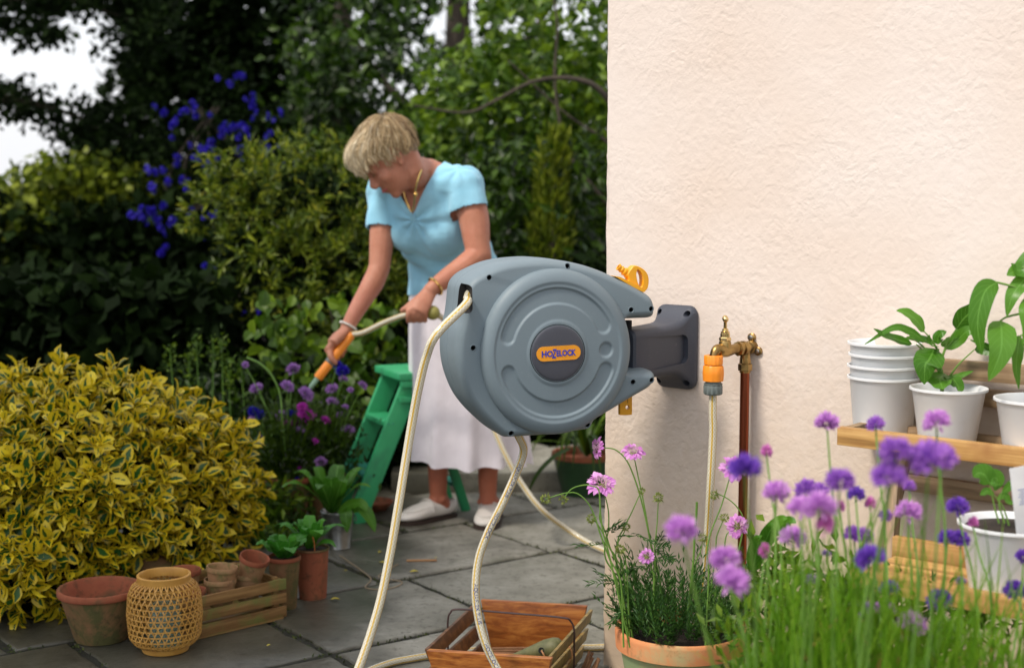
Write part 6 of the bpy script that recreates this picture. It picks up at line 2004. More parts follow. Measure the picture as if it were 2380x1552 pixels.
stemtube(dbo, [hc + hn * .022, hc + hn * .032 + Vector((.01, 0, -.012)), hc + hn * .028 + Vector((.022, 0, -.035)), hc + hn * .02 + Vector((.03, 0, -.055))], .0022, .0022, M_raf, 'cord', 6)
stemtube(dbo, [Fd @ Vector((0, 0, Ld * 1.02)), Fd @ Vector((0, 0, Ld * 1.02)) + Vector((.016, -.01, .0)), Fd @ Vector((0, 0, Ld * 1.02)) + Vector((.022, -.02, -.02)), Fd @ Vector((0, 0, Ld * 1.02)) + Vector((.008, -.02, -.05))], .0016, .0016, M_raf, 'cord', 6)

# --- litter on the paving
M_fall = leafmat('fallen_leaf', [(0, (.45, .36, .02)), (1, (.62, .52, .06))], transl=.1)
for i, (x, y, s_, rz_, lab) in enumerate([(952, 1333, .030, .3, 'bright yellow fallen leaf on the paving between the two hanging hoses'), (880, 1288, .022, 1.2, 'curled yellow-green fallen leaf left of the first hose on wet stone'), (880, 1310, .026, -.4, 'thin yellow-green leaf lying below the curled one on wet stone'),
                                          (768, 1397, .028, .2, 'greenish fallen leaf on dark wet paving by the tall clay pots'), (620, 1505, .014, .8, 'small pale yellow leaf on the paving before the crate'), (800, 1330, .012, .5, 'tiny pale leaf on the wet paving near the bucket'), (1010, 1300, .01, .5, 'tiny yellow leaf scrap on the pale paving by the wood sliver')]):
    g = G(x, y)
    o = link(bpy.data.objects.new('fallen_leaf', leaf_mesh('fallen_leaf', np.zeros((1, 3)), np.array([(math.cos(rz_), math.sin(rz_), .05)]), np.array([(0, 0, 1)]), np.array([s_]), np.array([s_ * .55]), M_fall, LEAF12, np.array([random.random()]), True)))
    o.location = (g.x, g.y, .006)
    tag(o, lab, 'leaf')
g = G(980, 1305)
o = MB().box((0, 0, 0), (.095, .012, .004), bev=.001).build('wood_sliver', woodmat('splinter', (.45, .22, .08), (.55, .32, .14), 'X')); o.location = (g.x, g.y, .005); o.rotation_euler = (0, 0, .05)
tag(o, 'thin orange-brown sliver of wood lying on the paving', 'wood sliver')
M_raff = pm('raffia', (.36, .28, .18), rough=.8, bstr=0)
rf = [G(x, y, .004) for x, y in ((790, 1290), (840, 1325), (862, 1345), (850, 1365), (900, 1368), (935, 1352), (880, 1340), (905, 1322), (925, 1310))]
o = MB().tube([p - rf[0] for p in spline(rf, 6)], .0018, 5).build('raffia_string', M_raff); o.location = rf[0]
tag(o, 'pale loop of raffia string on the wet paving left of the first hose', 'string')
M_pad = terracotta('stone_grey', (.12, .12, .10), (.2, .2, .17), (.08, .10, .04))

# --- green tub with strap leaves behind the reel
gt0 = gz(P(1362, 1170, 5.55))
tub = thing('green_tub', 'dark green planted tub with a terracotta lip, between the woman and the wall', 'plant tub', tuple(gt0))
gh = P(1362, 1055, 5.5).z
M_tubg = pm('green_glaze', (.015, .05, .018), (.03, .09, .03), 6, 40, .2, .001, rough=.4)
MB().lathe([(.09, 0), (.125, gh * .8), (.128, gh - .02)], 40, caps=(True, False)).build('tub_body', M_tubg, tub)
MB().lathe([(.126, gh - .02), (.134, gh - .018), (.134, gh), (.120, gh), (.118, gh - .03), (.0004, gh - .03)], 40).build('tub_lip', M_tB, tub)
for k in range(26):
    a = random.uniform(0, 6.283); L = random.uniform(.18, .36)
    d = Vector((math.cos(a), math.sin(a) * .7, 0)); h = random.uniform(.04, .20)
    c = Vector((0, 0, gh - .02))
    big_leaf(tub, [c, c + d * L * .35 + ez * h, c + d * L * .75 + ez * h * .9, c + d * L * 1.05 + ez * (h * .3 - .05)], .020, ML_strap if 'ML_strap' in globals() else ML_brt, nrm=(0, 0, 1), wav=0)
for pts in ([(1330, 1040), (1290, 1060), (1250, 1100), (1225, 1150)],):
    big_leaf(tub, [P(x, y, 5.35) - gt0 for x, y in pts], .024, ML_brt, nrm=(0, -.5, 1), wav=0)
# low kerb step behind the woman
kb = MB(); kb.box((0, 0, .04), (1.5, .16, .095), bev=.008)
o = kb.build('stone_step', M_slab); o.location = (.28, 5.66, -.01); o.rotation_euler = (0, 0, R(3))
tag(o, 'dark stone step edging the patio behind the woman', 'step')
# ================================================================== THE WOMAN
from mathutils.bvhtree import BVHTree
def skin_mat():
    m, t, b = NT('skin')
    sett(b, rough=.5, spec=.35, sss=.15, ssss=.01)
    b.inputs['Subsurface Radius'].default_value = (1.0, .35, .2)
    v = coords(t, 'Object')
    n = noise(t, 16, 4, .6, v)
    c = ramp(t, n.outputs[0], [(.3, (.42, .17, .10)), (.7, (.52, .235, .155))]).outputs[0]
    # redder, tanned lower legs, face and hands
    n2 = noise(t, 5, 3, .5, v)
    sx = node(t, 'ShaderNodeSeparateXYZ'); t.links.new(v, sx.inputs[0])
    lg = node(t, 'ShaderNodeMapRange', i_From_Min=.5, i_From_Max=.2, i_To_Max=.8); t.links.new(sx.outputs[2], lg.inputs[0])
    c = mixc(t, lg.outputs[0], c, (.40, .12, .065))
    c = mixc(t, math_(t, 'MULTIPLY', ramp(t, n2.outputs[0], [(.5, (0, 0, 0)), (.7, (1, 1, 1))]).outputs[0], .35), c, (.52, .17, .13))
    # freckles
    n3 = noise(t, 140, 2, .5, v)
    c = mixc(t, math_(t, 'MULTIPLY', ramp(t, n3.outputs[0], [(.62, (0, 0, 0)), (.72, (1, 1, 1))]).outputs[0], .35), c, (.30, .12, .07))
    t.links.new(c, b.inputs['Base Color'])
    bump(t, b, noise(t, 90, 4, .6, v).outputs[0], .25, .0012)
    return m
M_skin = skin_mat()
def cloth(name, c, c2, bs=700, sheen=.25, rough=.85, transl=0):
    m, t, b = NT(name)
    sett(b, rough=rough, sheen=sheen, spec=.2)
    v = coords(t)
    n = noise(t, 14, 3, .5, v)
    t.links.new(ramp(t, n.outputs[0], [(.3, c), (.7, c2)]).outputs[0], b.inputs['Base Color'])
    b1 = bump(t, b, noise(t, bs, 2, .5, v).outputs[0], .25, .0006)
    bump(t, b, noise(t, 22, 3, .5, v, .8).outputs[0], .35, .006, b1)
    return m
M_top = cloth('aqua_cotton', (.27, .58, .76), (.32, .64, .82))
M_skirt = cloth('white_cotton', (.66, .62, .67), (.73, .69, .74), 900)
M_lea = pm('white_leather', (.80, .76, .72), (.72, .68, .62), 14, 60, .3, .001, rough=.45)
M_sole = pm('dark_rubber', (.05, .03, .022), rough=.7)
M_gold = pm('gold', (.85, .55, .18), rough=.22, metal=1.0, bstr=0)
M_pearl = pm('pearl_silver', (.80, .78, .72), rough=.2, metal=.5, bstr=0)
M_lip = pm('lip', (.42, .10, .09), rough=.4, bstr=0)

wroot = Vector((-.20, 5.10, 0))
woman = thing('person', 'woman with short blonde hair in pale blue top and white skirt, bending to water flowers', 'person', tuple(wroot))
B_F = Vector((-.50, -.866, 0)); B_L = Vector((.866, -.50, 0)); EZ = Vector((0, 0, 1))
S_ = (B_F * .56 + EZ * .83).normalized()
B_FT = (B_F - S_ * B_F.dot(S_)).normalized()            # chest front
WST = P(1045, 592, 5.14)
def sp_at(d, fo=0.0): return WST + S_ * d + B_FT * fo
def shape_mesh(mb, vox, sm_it=4, fac=.5):
    """closed overlapping shapes -> one continuous surface"""
    me = mb.mesh('tmp', [], sm=False)
    o = link(bpy.data.objects.new('tmp', me))
    bake(o, [('REMESH', dict(mode='VOXEL', voxel_size=vox, use_smooth_shade=True)), ('SMOOTH', dict(factor=fac, iterations=sm_it))])
    me = o.data
    bpy.data.objects.remove(o)
    return me
def torso_sec(infl):
    """(centre, lateral, depth, lateral axis, depth axis)"""
    return [(P(1064, 700, 5.18), .178, .135, B_L, B_F), (P(1060, 650, 5.17), .172, .126, B_L, B_F), (WST, .150, .112, B_L, (B_F + B_FT).normalized()),
            (sp_at(.08), .152, .118, B_L, B_FT), (sp_at(.16, .004), .160, .122, B_L, B_FT), (sp_at(.24), .168, .108, B_L, B_FT), (sp_at(.30, -.006), .158, .085, B_L, B_FT), (sp_at(.335, -.010), .115, .066, B_L, B_FT), (sp_at(.36, -.012), .062, .054, B_L, B_FT)]
def loft(mb, secs, n=28, infl=0.0):
    vs, fs = [], []
    for c, a, b_, x, y in secs:
        for k in range(n):
            q = 2 * math.pi * k / n
            vs.append(c + x * (math.cos(q) * (a + infl)) + y * (math.sin(q) * (b_ + infl)))
    m = len(secs)
    for i in range(m - 1):
        for k in range(n):
            fs.append((i * n + k, i * n + (k + 1) % n, (i + 1) * n + (k + 1) % n, (i + 1) * n + k))
    fs += [tuple(range(n - 1, -1, -1)), tuple((m - 1) * n + k for k in range(n))]
    mb.add(vs, fs)
def limb(mb, pts, rs, n=14, infl=0.0, ell=None):
    sp = spline(pts, 5)
    rr = [float(np.interp(i / (len(sp) - 1) * (len(pts) - 1), range(len(pts)), rs)) + infl for i in range(len(sp))]
    mb.tube(sp, rr, n, ell=ell)
    mb.ball(sp[0], rr[0], n, 8); mb.ball(sp[-1], rr[-1], n, 8)
SHL = sp_at(.285, -.004) + B_L * .158; SHR = sp_at(.285, .004) - B_L * .158 - EZ * .012
ELL, WRL = P(1114, 590, 4.87), P(1001, 674, 4.78)
ELR, WRR = P(882, 622, 5.00), P(806, 764, 4.92)
# head frame
HF = Vector((-.70, -.24, -.67)).normalized()
HU = Vector((-.71, -.05, .70)); HU = (HU - HF * HU.dot(HF)).normalized(); HL = HU.cross(HF)
HC = P(908, 370, 4.90)
FH2 = frame(HC, HF, HL, HU)          # x forward, y her left, z up
def hp(f, u, l=0.0): return HC + HF * f + HU * u + HL * l
HR3 = FH2.to_3x3()
mb = MB()
def hb_(f, u, l, rf, ru, rl): mb.ball(hp(f, u, l), 1.0, 22, 14, sc=(rf, rl, ru), Rm=HR3)
hb_(-.008, .020, 0, .092, .092, .073)
hb_(.026, -.030, 0, .066, .082, .058)
hb_(.034, -.070, 0, .050, .036, .044)
hb_(.066, -.094, 0, .018, .017, .022)
for s in (-1, 1):
    hb_(.055, -.030, .034 * s, .028, .030, .024)
    hb_(.074, .006, .030 * s, .0135, .011, .016)
    hb_(.101, -.034, .010 * s, .010, .008, .008)
    # ear: rim and lobe
    e0 = [hp(-.006, -.034, .067 * s), hp(-.018, -.016, .073 * s), hp(-.024, .006, .077 * s), hp(-.016, .022, .078 * s), hp(-.002, .022, .075 * s), hp(.006, .008, .070 * s)]
    mb.tube(spline(e0, 4), .0062, 8)
    hb_(-.008, -.004, .066 * s, .016, .024, .010)
    hb_(-.004, -.034, .068 * s, .008, .010, .006)
mb.tube([hp(.080, .022, 0), hp(.092, -.004, 0), hp(.106, -.024, 0), hp(.104, -.034, 0)], [.010, .0095, .0115, .010], 10)
mb.tube([hp(.066, .020, -.046), hp(.082, .026, -.022), hp(.084, .022, 0), hp(.082, .026, .022), hp(.066, .020, .046)], [.008, .010, .010, .010, .008], 10)
mb.tube([hp(.076, -.058, -.022), hp(.089, -.056, 0), hp(.076, -.058, .022)], [.006, .0085, .006], 8)
mb.tube([hp(.074, -.069, -.018), hp(.085, -.069, 0), hp(.074, -.069, .018)], [.006, .0085, .006], 8)
NKB = sp_at(.335, -.006)
limb(mb, [hp(-.030, -.035), hp(-.020, -.085) , NKB, sp_at(.28)], [.056, .050, .058, .07], 18)
loft(mb, torso_sec(0), 30)
limb(mb, [sp_at(.30) + B_L * .05, SHL], [.055, .056]); limb(mb, [sp_at(.30) - B_L * .05, SHR], [.055, .053])
for s in (-1, 1): mb.ball(sp_at(.155, .068) + B_L * (.066 * s), .068, 18, 12)
# arms
def mid(a, b_, f, off=None): return a.lerp(b_, f) + (off or Vector())
limb(mb, [SHL, mid(SHL, ELL, .45, Vector((.008, 0, 0))), mid(SHL, ELL, .85), ELL], [.055, .053, .044, .041])
limb(mb, [ELL, mid(ELL, WRL, .25, Vector((0, 0, -.006))), mid(ELL, WRL, .7), WRL], [.041, .041, .032, .0245])
limb(mb, [SHR, mid(SHR, ELR, .45), mid(SHR, ELR, .85), ELR], [.050, .045, .039, .037])
limb(mb, [ELR, mid(ELR, WRR, .25, Vector((.004, 0, -.003))), mid(ELR, WRR, .7), WRR], [.037, .038, .029, .0235])
mb.ball(ELL + Vector((.012, .01, -.012)), .030, 12, 8)
# hands that close round what they hold
def hand(wrist, O, Gx, e1, side, rg, n_f=4, th0=.15, th1=3.2, spread=.0185, thumb_from=1.0, sc=1.0):
    """O: centre of grip, Gx: unit along the held thing towards the index finger, e1: towards the knuckles"""
    e1 = (e1 - Gx * e1.dot(Gx)).normalized(); e2 = Gx.cross(e1) * side
    kn = []
    for i in range(n_f):
        off = (1.5 - i) * spread
        ln = (0.92, 1.0, .95, .80)[i]
        pts = []
        for k in range(8):
            th = th0 + (th1 * ln - th0) * k / 7
            r = rg + .0095 * sc + (.010 if k == 0 else .004 if k == 1 else 0)
            pts.append(O + Gx * off + e1 * (math.cos(th) * r) + e2 * (math.sin(th) * r))
        kn.append(pts[0])
        mb.tube(spline(pts, 2), list(np.linspace(.0092, .0074, 15) * sc), 10)
        mb.ball(pts[-1], .0076 * sc, 8, 6)
        mb.tube([wrist.lerp(pts[0], .25), pts[0]], [.013 * sc, .0105 * sc], 10)
    pc_ = wrist.lerp((kn[1] + kn[2]) / 2, .58)
    mb.tube([wrist, wrist.lerp(pc_, .6), pc_, (kn[1] + kn[2]) / 2], [.0225 * sc, .027 * sc, .031 * sc, .026 * sc], 16, ell=(.62, 1.05), up=tuple(e1.cross(Gx).cross(Gx)))
    # thumb, leaving the index side of the palm near its base
    tb = wrist.lerp(kn[0], .30) + Gx * .012
    r = rg + .010
    tp_ = [tb, wrist.lerp(kn[0], .65) + Gx * .020 - e1 * .004, O + Gx * (1.5 * spread + .012) + e1 * (math.cos(.9) * r) - e2 * (math.sin(.9) * r), O + Gx * (1.5 * spread + .018) + e1 * (math.cos(1.9) * r) - e2 * (math.sin(1.9) * r)]
    mb.tube(spline(tp_, 4), list(np.linspace(.0130, .0088, 13) * sc), 10)
    mb.ball(tp_[-1], .0088, 8, 6)
# her left hand holds the hose; her right hand the wand
hoseA, hoseB = P(938, 733, 4.755), P(1004, 731, 4.765)
OL = (hoseA + hoseB) / 2 + Vector((-.004, 0, 0))
hand(WRL, OL, (hoseA - hoseB).normalized(), Vector((.25, -.75, .35)), -1, .0105, th0=.0, th1=3.3)
wandA, wandB = P(806, 792, 4.90), P(738, 879, 4.86)
OR_ = P(790, 813, 4.892)
hand(WRR, OR_, (wandB - wandA).normalized(), Vector((-.55, -.25, .55)), 1, .0155, th0=.1, th1=2.7, sc=1.05)
# legs
hipL, hipR = P(1062, 690, 5.17) + B_L * .07, P(1062, 690, 5.17) - B_L * .07
AN1, AN2 = Vector((-.262, 5.115, .085)), Vector((-.085, 5.06, .085))
K1, K2 = Vector((-.262, 5.10, .46)), Vector((-.080, 5.03, .46))
limb(mb, [hipR, hipR.lerp(K1, .5), K1, K1.lerp(AN1, .35) + Vector((.01, .012, 0)), K1.lerp(AN1, .72), AN1], [.085, .074, .052, .050, .037, .031])
limb(mb, [hipL, hipL.lerp(K2, .5), K2, K2.lerp(AN2, .35) + Vector((.01, .015, 0)), K2.lerp(AN2, .72), AN2], [.085, .074, .052, .050, .036, .030])
feet = []
for AN, heel, toe in ((AN1, Vector((-.205, 5.160, 0)), Vector((-.392, 5.010, 0))), (AN2, Vector((-.058, 5.165, 0)), Vector((-.098, 4.925, 0)))):
    d = (toe - heel).normalized()
    limb(mb, [AN, heel.lerp(toe, .24) + EZ * .045], [.031, .034])
    mb.tube([heel.lerp(toe, .12) + EZ * .032, heel.lerp(toe, .45) + EZ * .036, heel.lerp(toe, .78) + EZ * .026], [.022, .027, .022], 12)
    mb.tube([AN + EZ * .0, heel.lerp(toe, .42) + EZ * .046], [.028, .024], 12)
    sd_ = Vector((-d.y, d.x, 0))
    for s in (-1, 1): mb.ball(AN + sd_ * (.026 * s) - EZ * .012, .013, 10, 7)
    feet.append((heel, toe, d, sd_))
me = shape_mesh(mb, .0042, 5, .5)
me.name = 'body'
me.transform(Matrix.Translation(-wroot))
me.materials.clear(); me.materials.append(M_skin)
smooth(me)
body = link(bpy.data.objects.new('body', me), woman)
# lips, brow
o = MB().tube([p - wroot for p in spline([hp(.080, -.0625, -.020), hp(.093, -.061, 0), hp(.080, -.0625, .020)], 5)], [.003, .0035, .004, .0045, .0048, .005, .0048, .0045, .004, .0035, .003], 8, ell=(1.3, 1)).build('lips', M_lip, woman)
M_brow = pm('brow_hair', (.24, .15, .07), rough=.8, bstr=0)
for s in (-1, 1):
    b_ = MB().tube([p - wroot for p in spline([hp(.080, .030, .048 * s), hp(.090, .036, .030 * s), hp(.093, .030, .012 * s)], 4)], .0026, 6).build('eyebrow', M_brow, woman)
    MB().tube([p - wroot for p in spline([hp(.080, -.001, .043 * s), hp(.088, -.004, .030 * s), hp(.086, -.001, .018 * s)], 4)], .0018, 6).build('eyelashes', M_brow, woman)

# ---- hair
mb = MB()
def hb2(f, u, l, rf, ru, rl): mb.ball(hp(f, u, l), 1.0, 22, 14, sc=(rf, rl, ru), Rm=HR3)
hb2(-.018, .038, 0, .098, .094, .082)
hb2(.045, .078, 0, .068, .044, .066)
hb2(.080, .062, .010, .034, .032, .046)
hb2(.092, .040, .012, .016, .026, .036)
hb2(-.070, .004, 0, .034, .056, .056)
hb2(-.030, .080, 0, .052, .044, .054)
for s in (-1, 1):
    hb2(.030, .055, .050 * s, .058, .036, .034)
    hb2(-.045, .015, .052 * s, .034, .045, .030)
me = shape_mesh(mb, .0055, 6, .5)
for v in me.vertices:
    q = FH2.inverted() @ v.co
    a = math.atan2(q.y, q.z + .02)
    n = v.normal
    w = math.sin(a * 17 + q.x * 26 + 1.3 * math.sin(q.x * 40)) * .5 + math.sin(a * 31 - q.x * 41) * .3
    v.co += n * (.0014 * w - .002)
me.transform(Matrix.Translation(-wroot)); me.name = 'hair'
def hair_mat():
    m, t, b = NT('blonde_hair')
    sett(b, rough=.42, spec=.5)
    a = node(t, 'ShaderNodeAttribute', attribute_name='tone')
    c = ramp(t, a.outputs['Fac'], [(0, (.15, .09, .045)), (.4, (.40, .28, .14)), (.75, (.68, .54, .32)), (1, (.84, .75, .55))]).outputs[0]
    n = noise(t, 160, 3, .6, coords(t))
    c = mixc(t, math_(t, 'MULTIPLY', n.outputs[0], .35), c, (.20, .12, .05))
    t.links.new(c, b.inputs['Base Color'])
    return m
M_hair = hair_mat()
def tone_of(co):
    q = FH2.inverted() @ co
    return max(0, min(1, .60 + q.x * 3.0 + random.gauss(0, .22)))
at = me.attributes.new('tone', 'FLOAT', 'POINT'); at.data.foreach_set('value', [max(0, tone_of(v.co + wroot) - .18) for v in me.vertices])
me.materials.clear(); me.materials.append(M_hair); smooth(me)
hair = link(bpy.data.objects.new('hair', me), woman)
bmt = bmesh.new(); bmt.from_mesh(me); bvh = BVHTree.FromBMesh(bmt); bmt.free()
hc0 = hp(-.010, .035) - wroot
def surf(dirv, off):
    r = bvh.ray_cast(hc0 + dirv * .30, -dirv)
    return (r[0] + dirv * off) if r[0] is not None else hc0 + dirv * .09
mbh = MB(); tones = []
crown = (HR3 @ Vector((-.62, .18, .76))).normalized()
for k in range(2800):
    # locks run from the crown forwards and down over the head
    az = random.uniform(-math.pi, math.pi)
    tgt = HR3 @ Vector((math.cos(az) * .95, math.sin(az) * .95, random.uniform(-.10, .50) if abs(az) < 1.2 else random.uniform(-.75, .25))).normalized()
    s0 = random.uniform(0, .75); ln_ = random.uniform(.25, .55)
    pts = []
    n_ = 9
    lift = random.uniform(-.001, .009) if random.random() < .9 else random.uniform(.008, .020)
    sw = random.uniform(-.14, .14)
    for i in range(n_):
        f = min(1.0, s0 + ln_ * i / (n_ - 1))
        d = crown.lerp(tgt, f)
        if d.length < 1e-4: d = tgt
        d = d.normalized()
        side = crown.cross(tgt).normalized()
        d = (d + side * sw * math.sin(f * 3.1)).normalized()
        pts.append(surf(d, lift + .004 * math.sin(i / (n_ - 1) * 3.14)))
    b0 = len(mbh.v)
    mbh.tube(pts, list(np.interp(range(n_), [0, 2, n_ - 1], [.0005, .0012, .0002])), 3)
    tn = tone_of(pts[4] + wroot)
    tones += [tn] * (len(mbh.v) - b0)
for k in range(520):
    # loose tips that break the edge of the haircut
    az = random.uniform(-math.pi, math.pi)
    el = random.uniform(-.05, .30) if abs(az) < 1.0 else random.uniform(-.55, .15)
    t0 = (HR3 @ Vector((math.cos(az), math.sin(az), el + .28))).normalized()
    t1 = (HR3 @ Vector((math.cos(az + random.uniform(-.15, .15)), math.sin(az), el))).normalized()
    p0, p1 = surf(t0, .002), surf(t1, .003)
    dv = (p1 - p0)
    if dv.length > .09 or dv.length < 1e-4: continue
    dv = dv.normalized()
    L = random.uniform(.012, .034)
    p2 = p1 + dv * L * .6 + t1 * .003 + EZ * -.002; p3 = p1 + dv * L + t1 * random.uniform(-.004, .006) + EZ * -.005
    b0 = len(mbh.v)
    mbh.tube(spline([p0, p1, p2, p3], 3), list(np.linspace(.0018, .0003, 10)), 4)
    tones += [tone_of(p1 + wroot)] * (len(mbh.v) - b0)
for k in range(120):
    # fly-away hairs
    d0 = (HR3 @ Vector((random.uniform(-1, .8), random.uniform(-1, 1), random.uniform(.2, 1)))).normalized()
    p0 = surf(d0, 0); tv = d0.cross(Vector((random.gauss(0, 1), random.gauss(0, 1), random.gauss(0, 1)))).normalized()
    b0 = len(mbh.v)
    mbh.tube(spline([p0, p0 + d0 * .012 + tv * .01, p0 + d0 * .016 + tv * .028], 4), .0006, 3)
    tones += [.95] * (len(mbh.v) - b0)
me = mbh.mesh('hair_locks', M_hair, True, None)
at = me.attributes.new('tone', 'FLOAT', 'POINT'); at.data.foreach_set('value', tones[:len(me.vertices)])
o = link(bpy.data.objects.new('hair_locks', me), hair); o['kind'] = 'stuff'

# ---- top
mb = MB(); IN = .011
loft(mb, torso_sec(0), 34, IN)
limb(mb, [sp_at(.295) + B_L * .05, SHL], [.058, .058], infl=IN); limb(mb, [sp_at(.295) - B_L * .05, SHR], [.058, .056], infl=IN)
for s in (-1, 1): mb.ball(sp_at(.150, .068) + B_L * (.066 * s), .070 + IN, 18, 12)
dL, dR = (ELL - SHL).normalized(), (ELR - SHR).normalized()
mb.tube([SHL - dL * .01, SHL + dL * .04, SHL + dL * .085], [.065, .066, .065], 20)
mb.tube([SHR - dR * .01, SHR + dR * .07, SHR + dR * .135], [.060, .058, .056], 20)
me = shape_mesh(mb, .0055, 6, .5)
A_V = sp_at(.205, .13)                          # foot of the V
ctr = NKB
nL = (B_L - (S_ * .30)).normalized(); nR = (-B_L - (S_ * .30)).normalized()
bm = bmesh.new(); bm.from_mesh(me)
vapex = P(956, 505, 4.93)
def plane(bm, co, no):
    bmesh.ops.bisect_plane(bm, geom=bm.verts[:] + bm.edges[:] + bm.faces[:], dist=1e-5, plane_co=co, plane_no=no)
SLp = NKB + B_L * .070 + S_ * .01; SRp = NKB - B_L * .070 + S_ * .01
def vplane(sh, s):
    d = (sh - vapex); n = d.cross(B_FT).normalized()
    return n if n.dot(B_L * s) > 0 else -n
nVL, nVR = vplane(SLp, 1), vplane(SRp, -1)
capz = sp_at(.322)
plane(bm, vapex, nVL); plane(bm, vapex, nVR); plane(bm, NKB, B_FT); plane(bm, capz, S_)
cutL = SHL + dL * .070; nCL = (dL + B_L * -.28 * 1.0).normalized() * 1.0
cutL_n = (dL + Vector((.42, .0, .1))).normalized()
cutR = SHR + dR * .135; cutR_n = (dR + Vector((.0, 0, -.1))).normalized()
hemc = P(1060, 668, 5.17); hem_n = (EZ + Vector((-.16, 0, 0))).normalized()
plane(bm, hemc, hem_n)
kill = []
for f in bm.faces:
    c = f.calc_center_median()
    inV = (c - vapex).dot(nVL) < 0 and (c - vapex).dot(nVR) < 0
    front = (c - NKB).dot(B_FT) > 0
    if inV and (front or (c - capz).dot(S_) > 0) and (c - vapex).dot(S_) > -.01: kill.append(f); continue
    if (c - hemc).dot(hem_n) < 0 and (c - SHL).length > .3: kill.append(f); continue
    for e_, d_, r_ in ((SHL + dL * .085, dL, .066), (SHR + dR * .135, dR, .058)):
        q_ = c - e_; ax_d = q_.dot(d_); rad_ = (q_ - d_ * ax_d).length
        if ax_d > -.006 and rad_ < r_ and f.normal.dot(d_) > .45 and ax_d < .02: kill.append(f); break
bmesh.ops.delete(bm, geom=kill, context='FACES')
# keep the biggest island
bm.verts.ensure_lookup_table()
seen = set(); best = []
for v in bm.verts:
    if v.index in seen: continue
    st_ = [v]; comp = []; seen.add(v.index)
    while st_:
        x = st_.pop(); comp.append(x)
        for e in x.link_edges:
            y = e.other_vert(x)
            if y.index not in seen: seen.add(y.index); st_.append(y)
    if len(comp) > len(best): best = comp
bs_ = set(v.index for v in best)
bmesh.ops.delete(bm, geom=[v for v in bm.verts if v.index not in bs_], context='VERTS')
# folds: gathered centre, drape under the bust, pulls at sleeves
bm.normal_update()
gat = P(952, 524, 4.92)
for v in bm.verts:
    c = v.co
    r = c - gat; x = r.dot(B_L); y = r.dot(S_); d = math.hypot(x, y)
    w = 0.0
    if (c - NKB).dot(B_FT) > -.0:
        ang = math.atan2(y, x)
        w += .0042 * math.sin(ang * 9 + .6) * math.exp(-(d / .085) ** 2) * min(1, d / .02)
        w -= .0035 * math.exp(-(d / .020) ** 2)
    yy = (c - WST).dot(S_); xx = (c - WST).dot(B_L)
    w += .0068 * math.sin(yy * 62 + xx * 11 + math.sin(xx * 22) * 1.2) * math.exp(-((yy - .045) / .06) ** 2)
    w += .0042 * math.sin(yy * 44 - xx * 34 + 2 + math.sin(xx * 18)) * math.exp(-((yy + .05) / .06) ** 2)
    for sh, dd in ((SHL, dL), (SHR, dR)):
        e = (c - (sh - Vector((0, 0, .02)))).length
        pr = (c - sh); ang = math.atan2(pr.dot(B_FT), pr.dot(B_L))
        w += .0034 * math.sin(ang * 6 + pr.z * 26) * math.exp(-((e - .09) / .045) ** 2)
    v.co += v.normal * w
bm.to_mesh(me); bm.free()
me.transform(Matrix.Translation(-wroot)); me.name = 'top'
me.materials.clear(); me.materials.append(M_top)
top = link(bpy.data.objects.new('top', me), woman)
bake(top, [('SOLIDIFY', dict(thickness=.0035, offset=-.3))])
smooth(top.data, True, 60)

# ---- skirt
wc, hcn = P(1062, 640, 5.165), Vector((-.148, 5.12, .215))
nT, nA = 46, 220
fold = [(.10, 1.0), (.62, .8), (1.15, 1.0), (1.75, .7), (2.3, 1.0), (2.95, .9), (3.6, 1.0), (4.15, .75), (4.72, 1.1), (5.3, .9), (5.85, .9)]
def foldf(q):
    w = 0
    for a, k in fold:
        d = (q - a + math.pi) % (2 * math.pi) - math.pi
        w += k * math.exp(-(d / .13) ** 2)
    return w
vs, fs = [], []
for i in range(nT + 1):
    t = i / nT
    for k in range(nA):
        q = 2 * math.pi * k / nA
        fl = foldf(q + .12 * math.sin(t * 3))
        a = float(np.interp(t, [0, .12, .3, 1], [.158, .186, .196, .218])); b_ = float(np.interp(t, [0, .12, .3, 1], [.118, .142, .155, .180]))
        am = .135 * max(0, (t - .10)) ** 1.15
        m_ = 1 - am * .55 + am * 1.25 * fl
        c = wc.lerp(hcn, t)
        dz = (-.010 * fl + .010) * max(0, t - .8) / .2 + .015 * math.sin(q * 2 + 1) * t
        fy = math.sin(q) * b_ * m_
        p = c + B_L * (math.cos(q) * a * m_) + B_F * fy + EZ * dz + EZ * (-.018 * math.cos(q) * t)
        vs.append(p - wroot)
for i in range(nT):
    for k in range(nA):
        fs.append((i * nA + k, (i + 1) * nA + k, (i + 1) * nA + (k + 1) % nA, i * nA + (k + 1) % nA))
sk = MB().add(vs, fs).build('skirt', M_skirt, woman, angle=80)
bake(sk, [('SOLIDIFY', dict(thickness=.0025, offset=0))]); smooth(sk.data, True, 80)

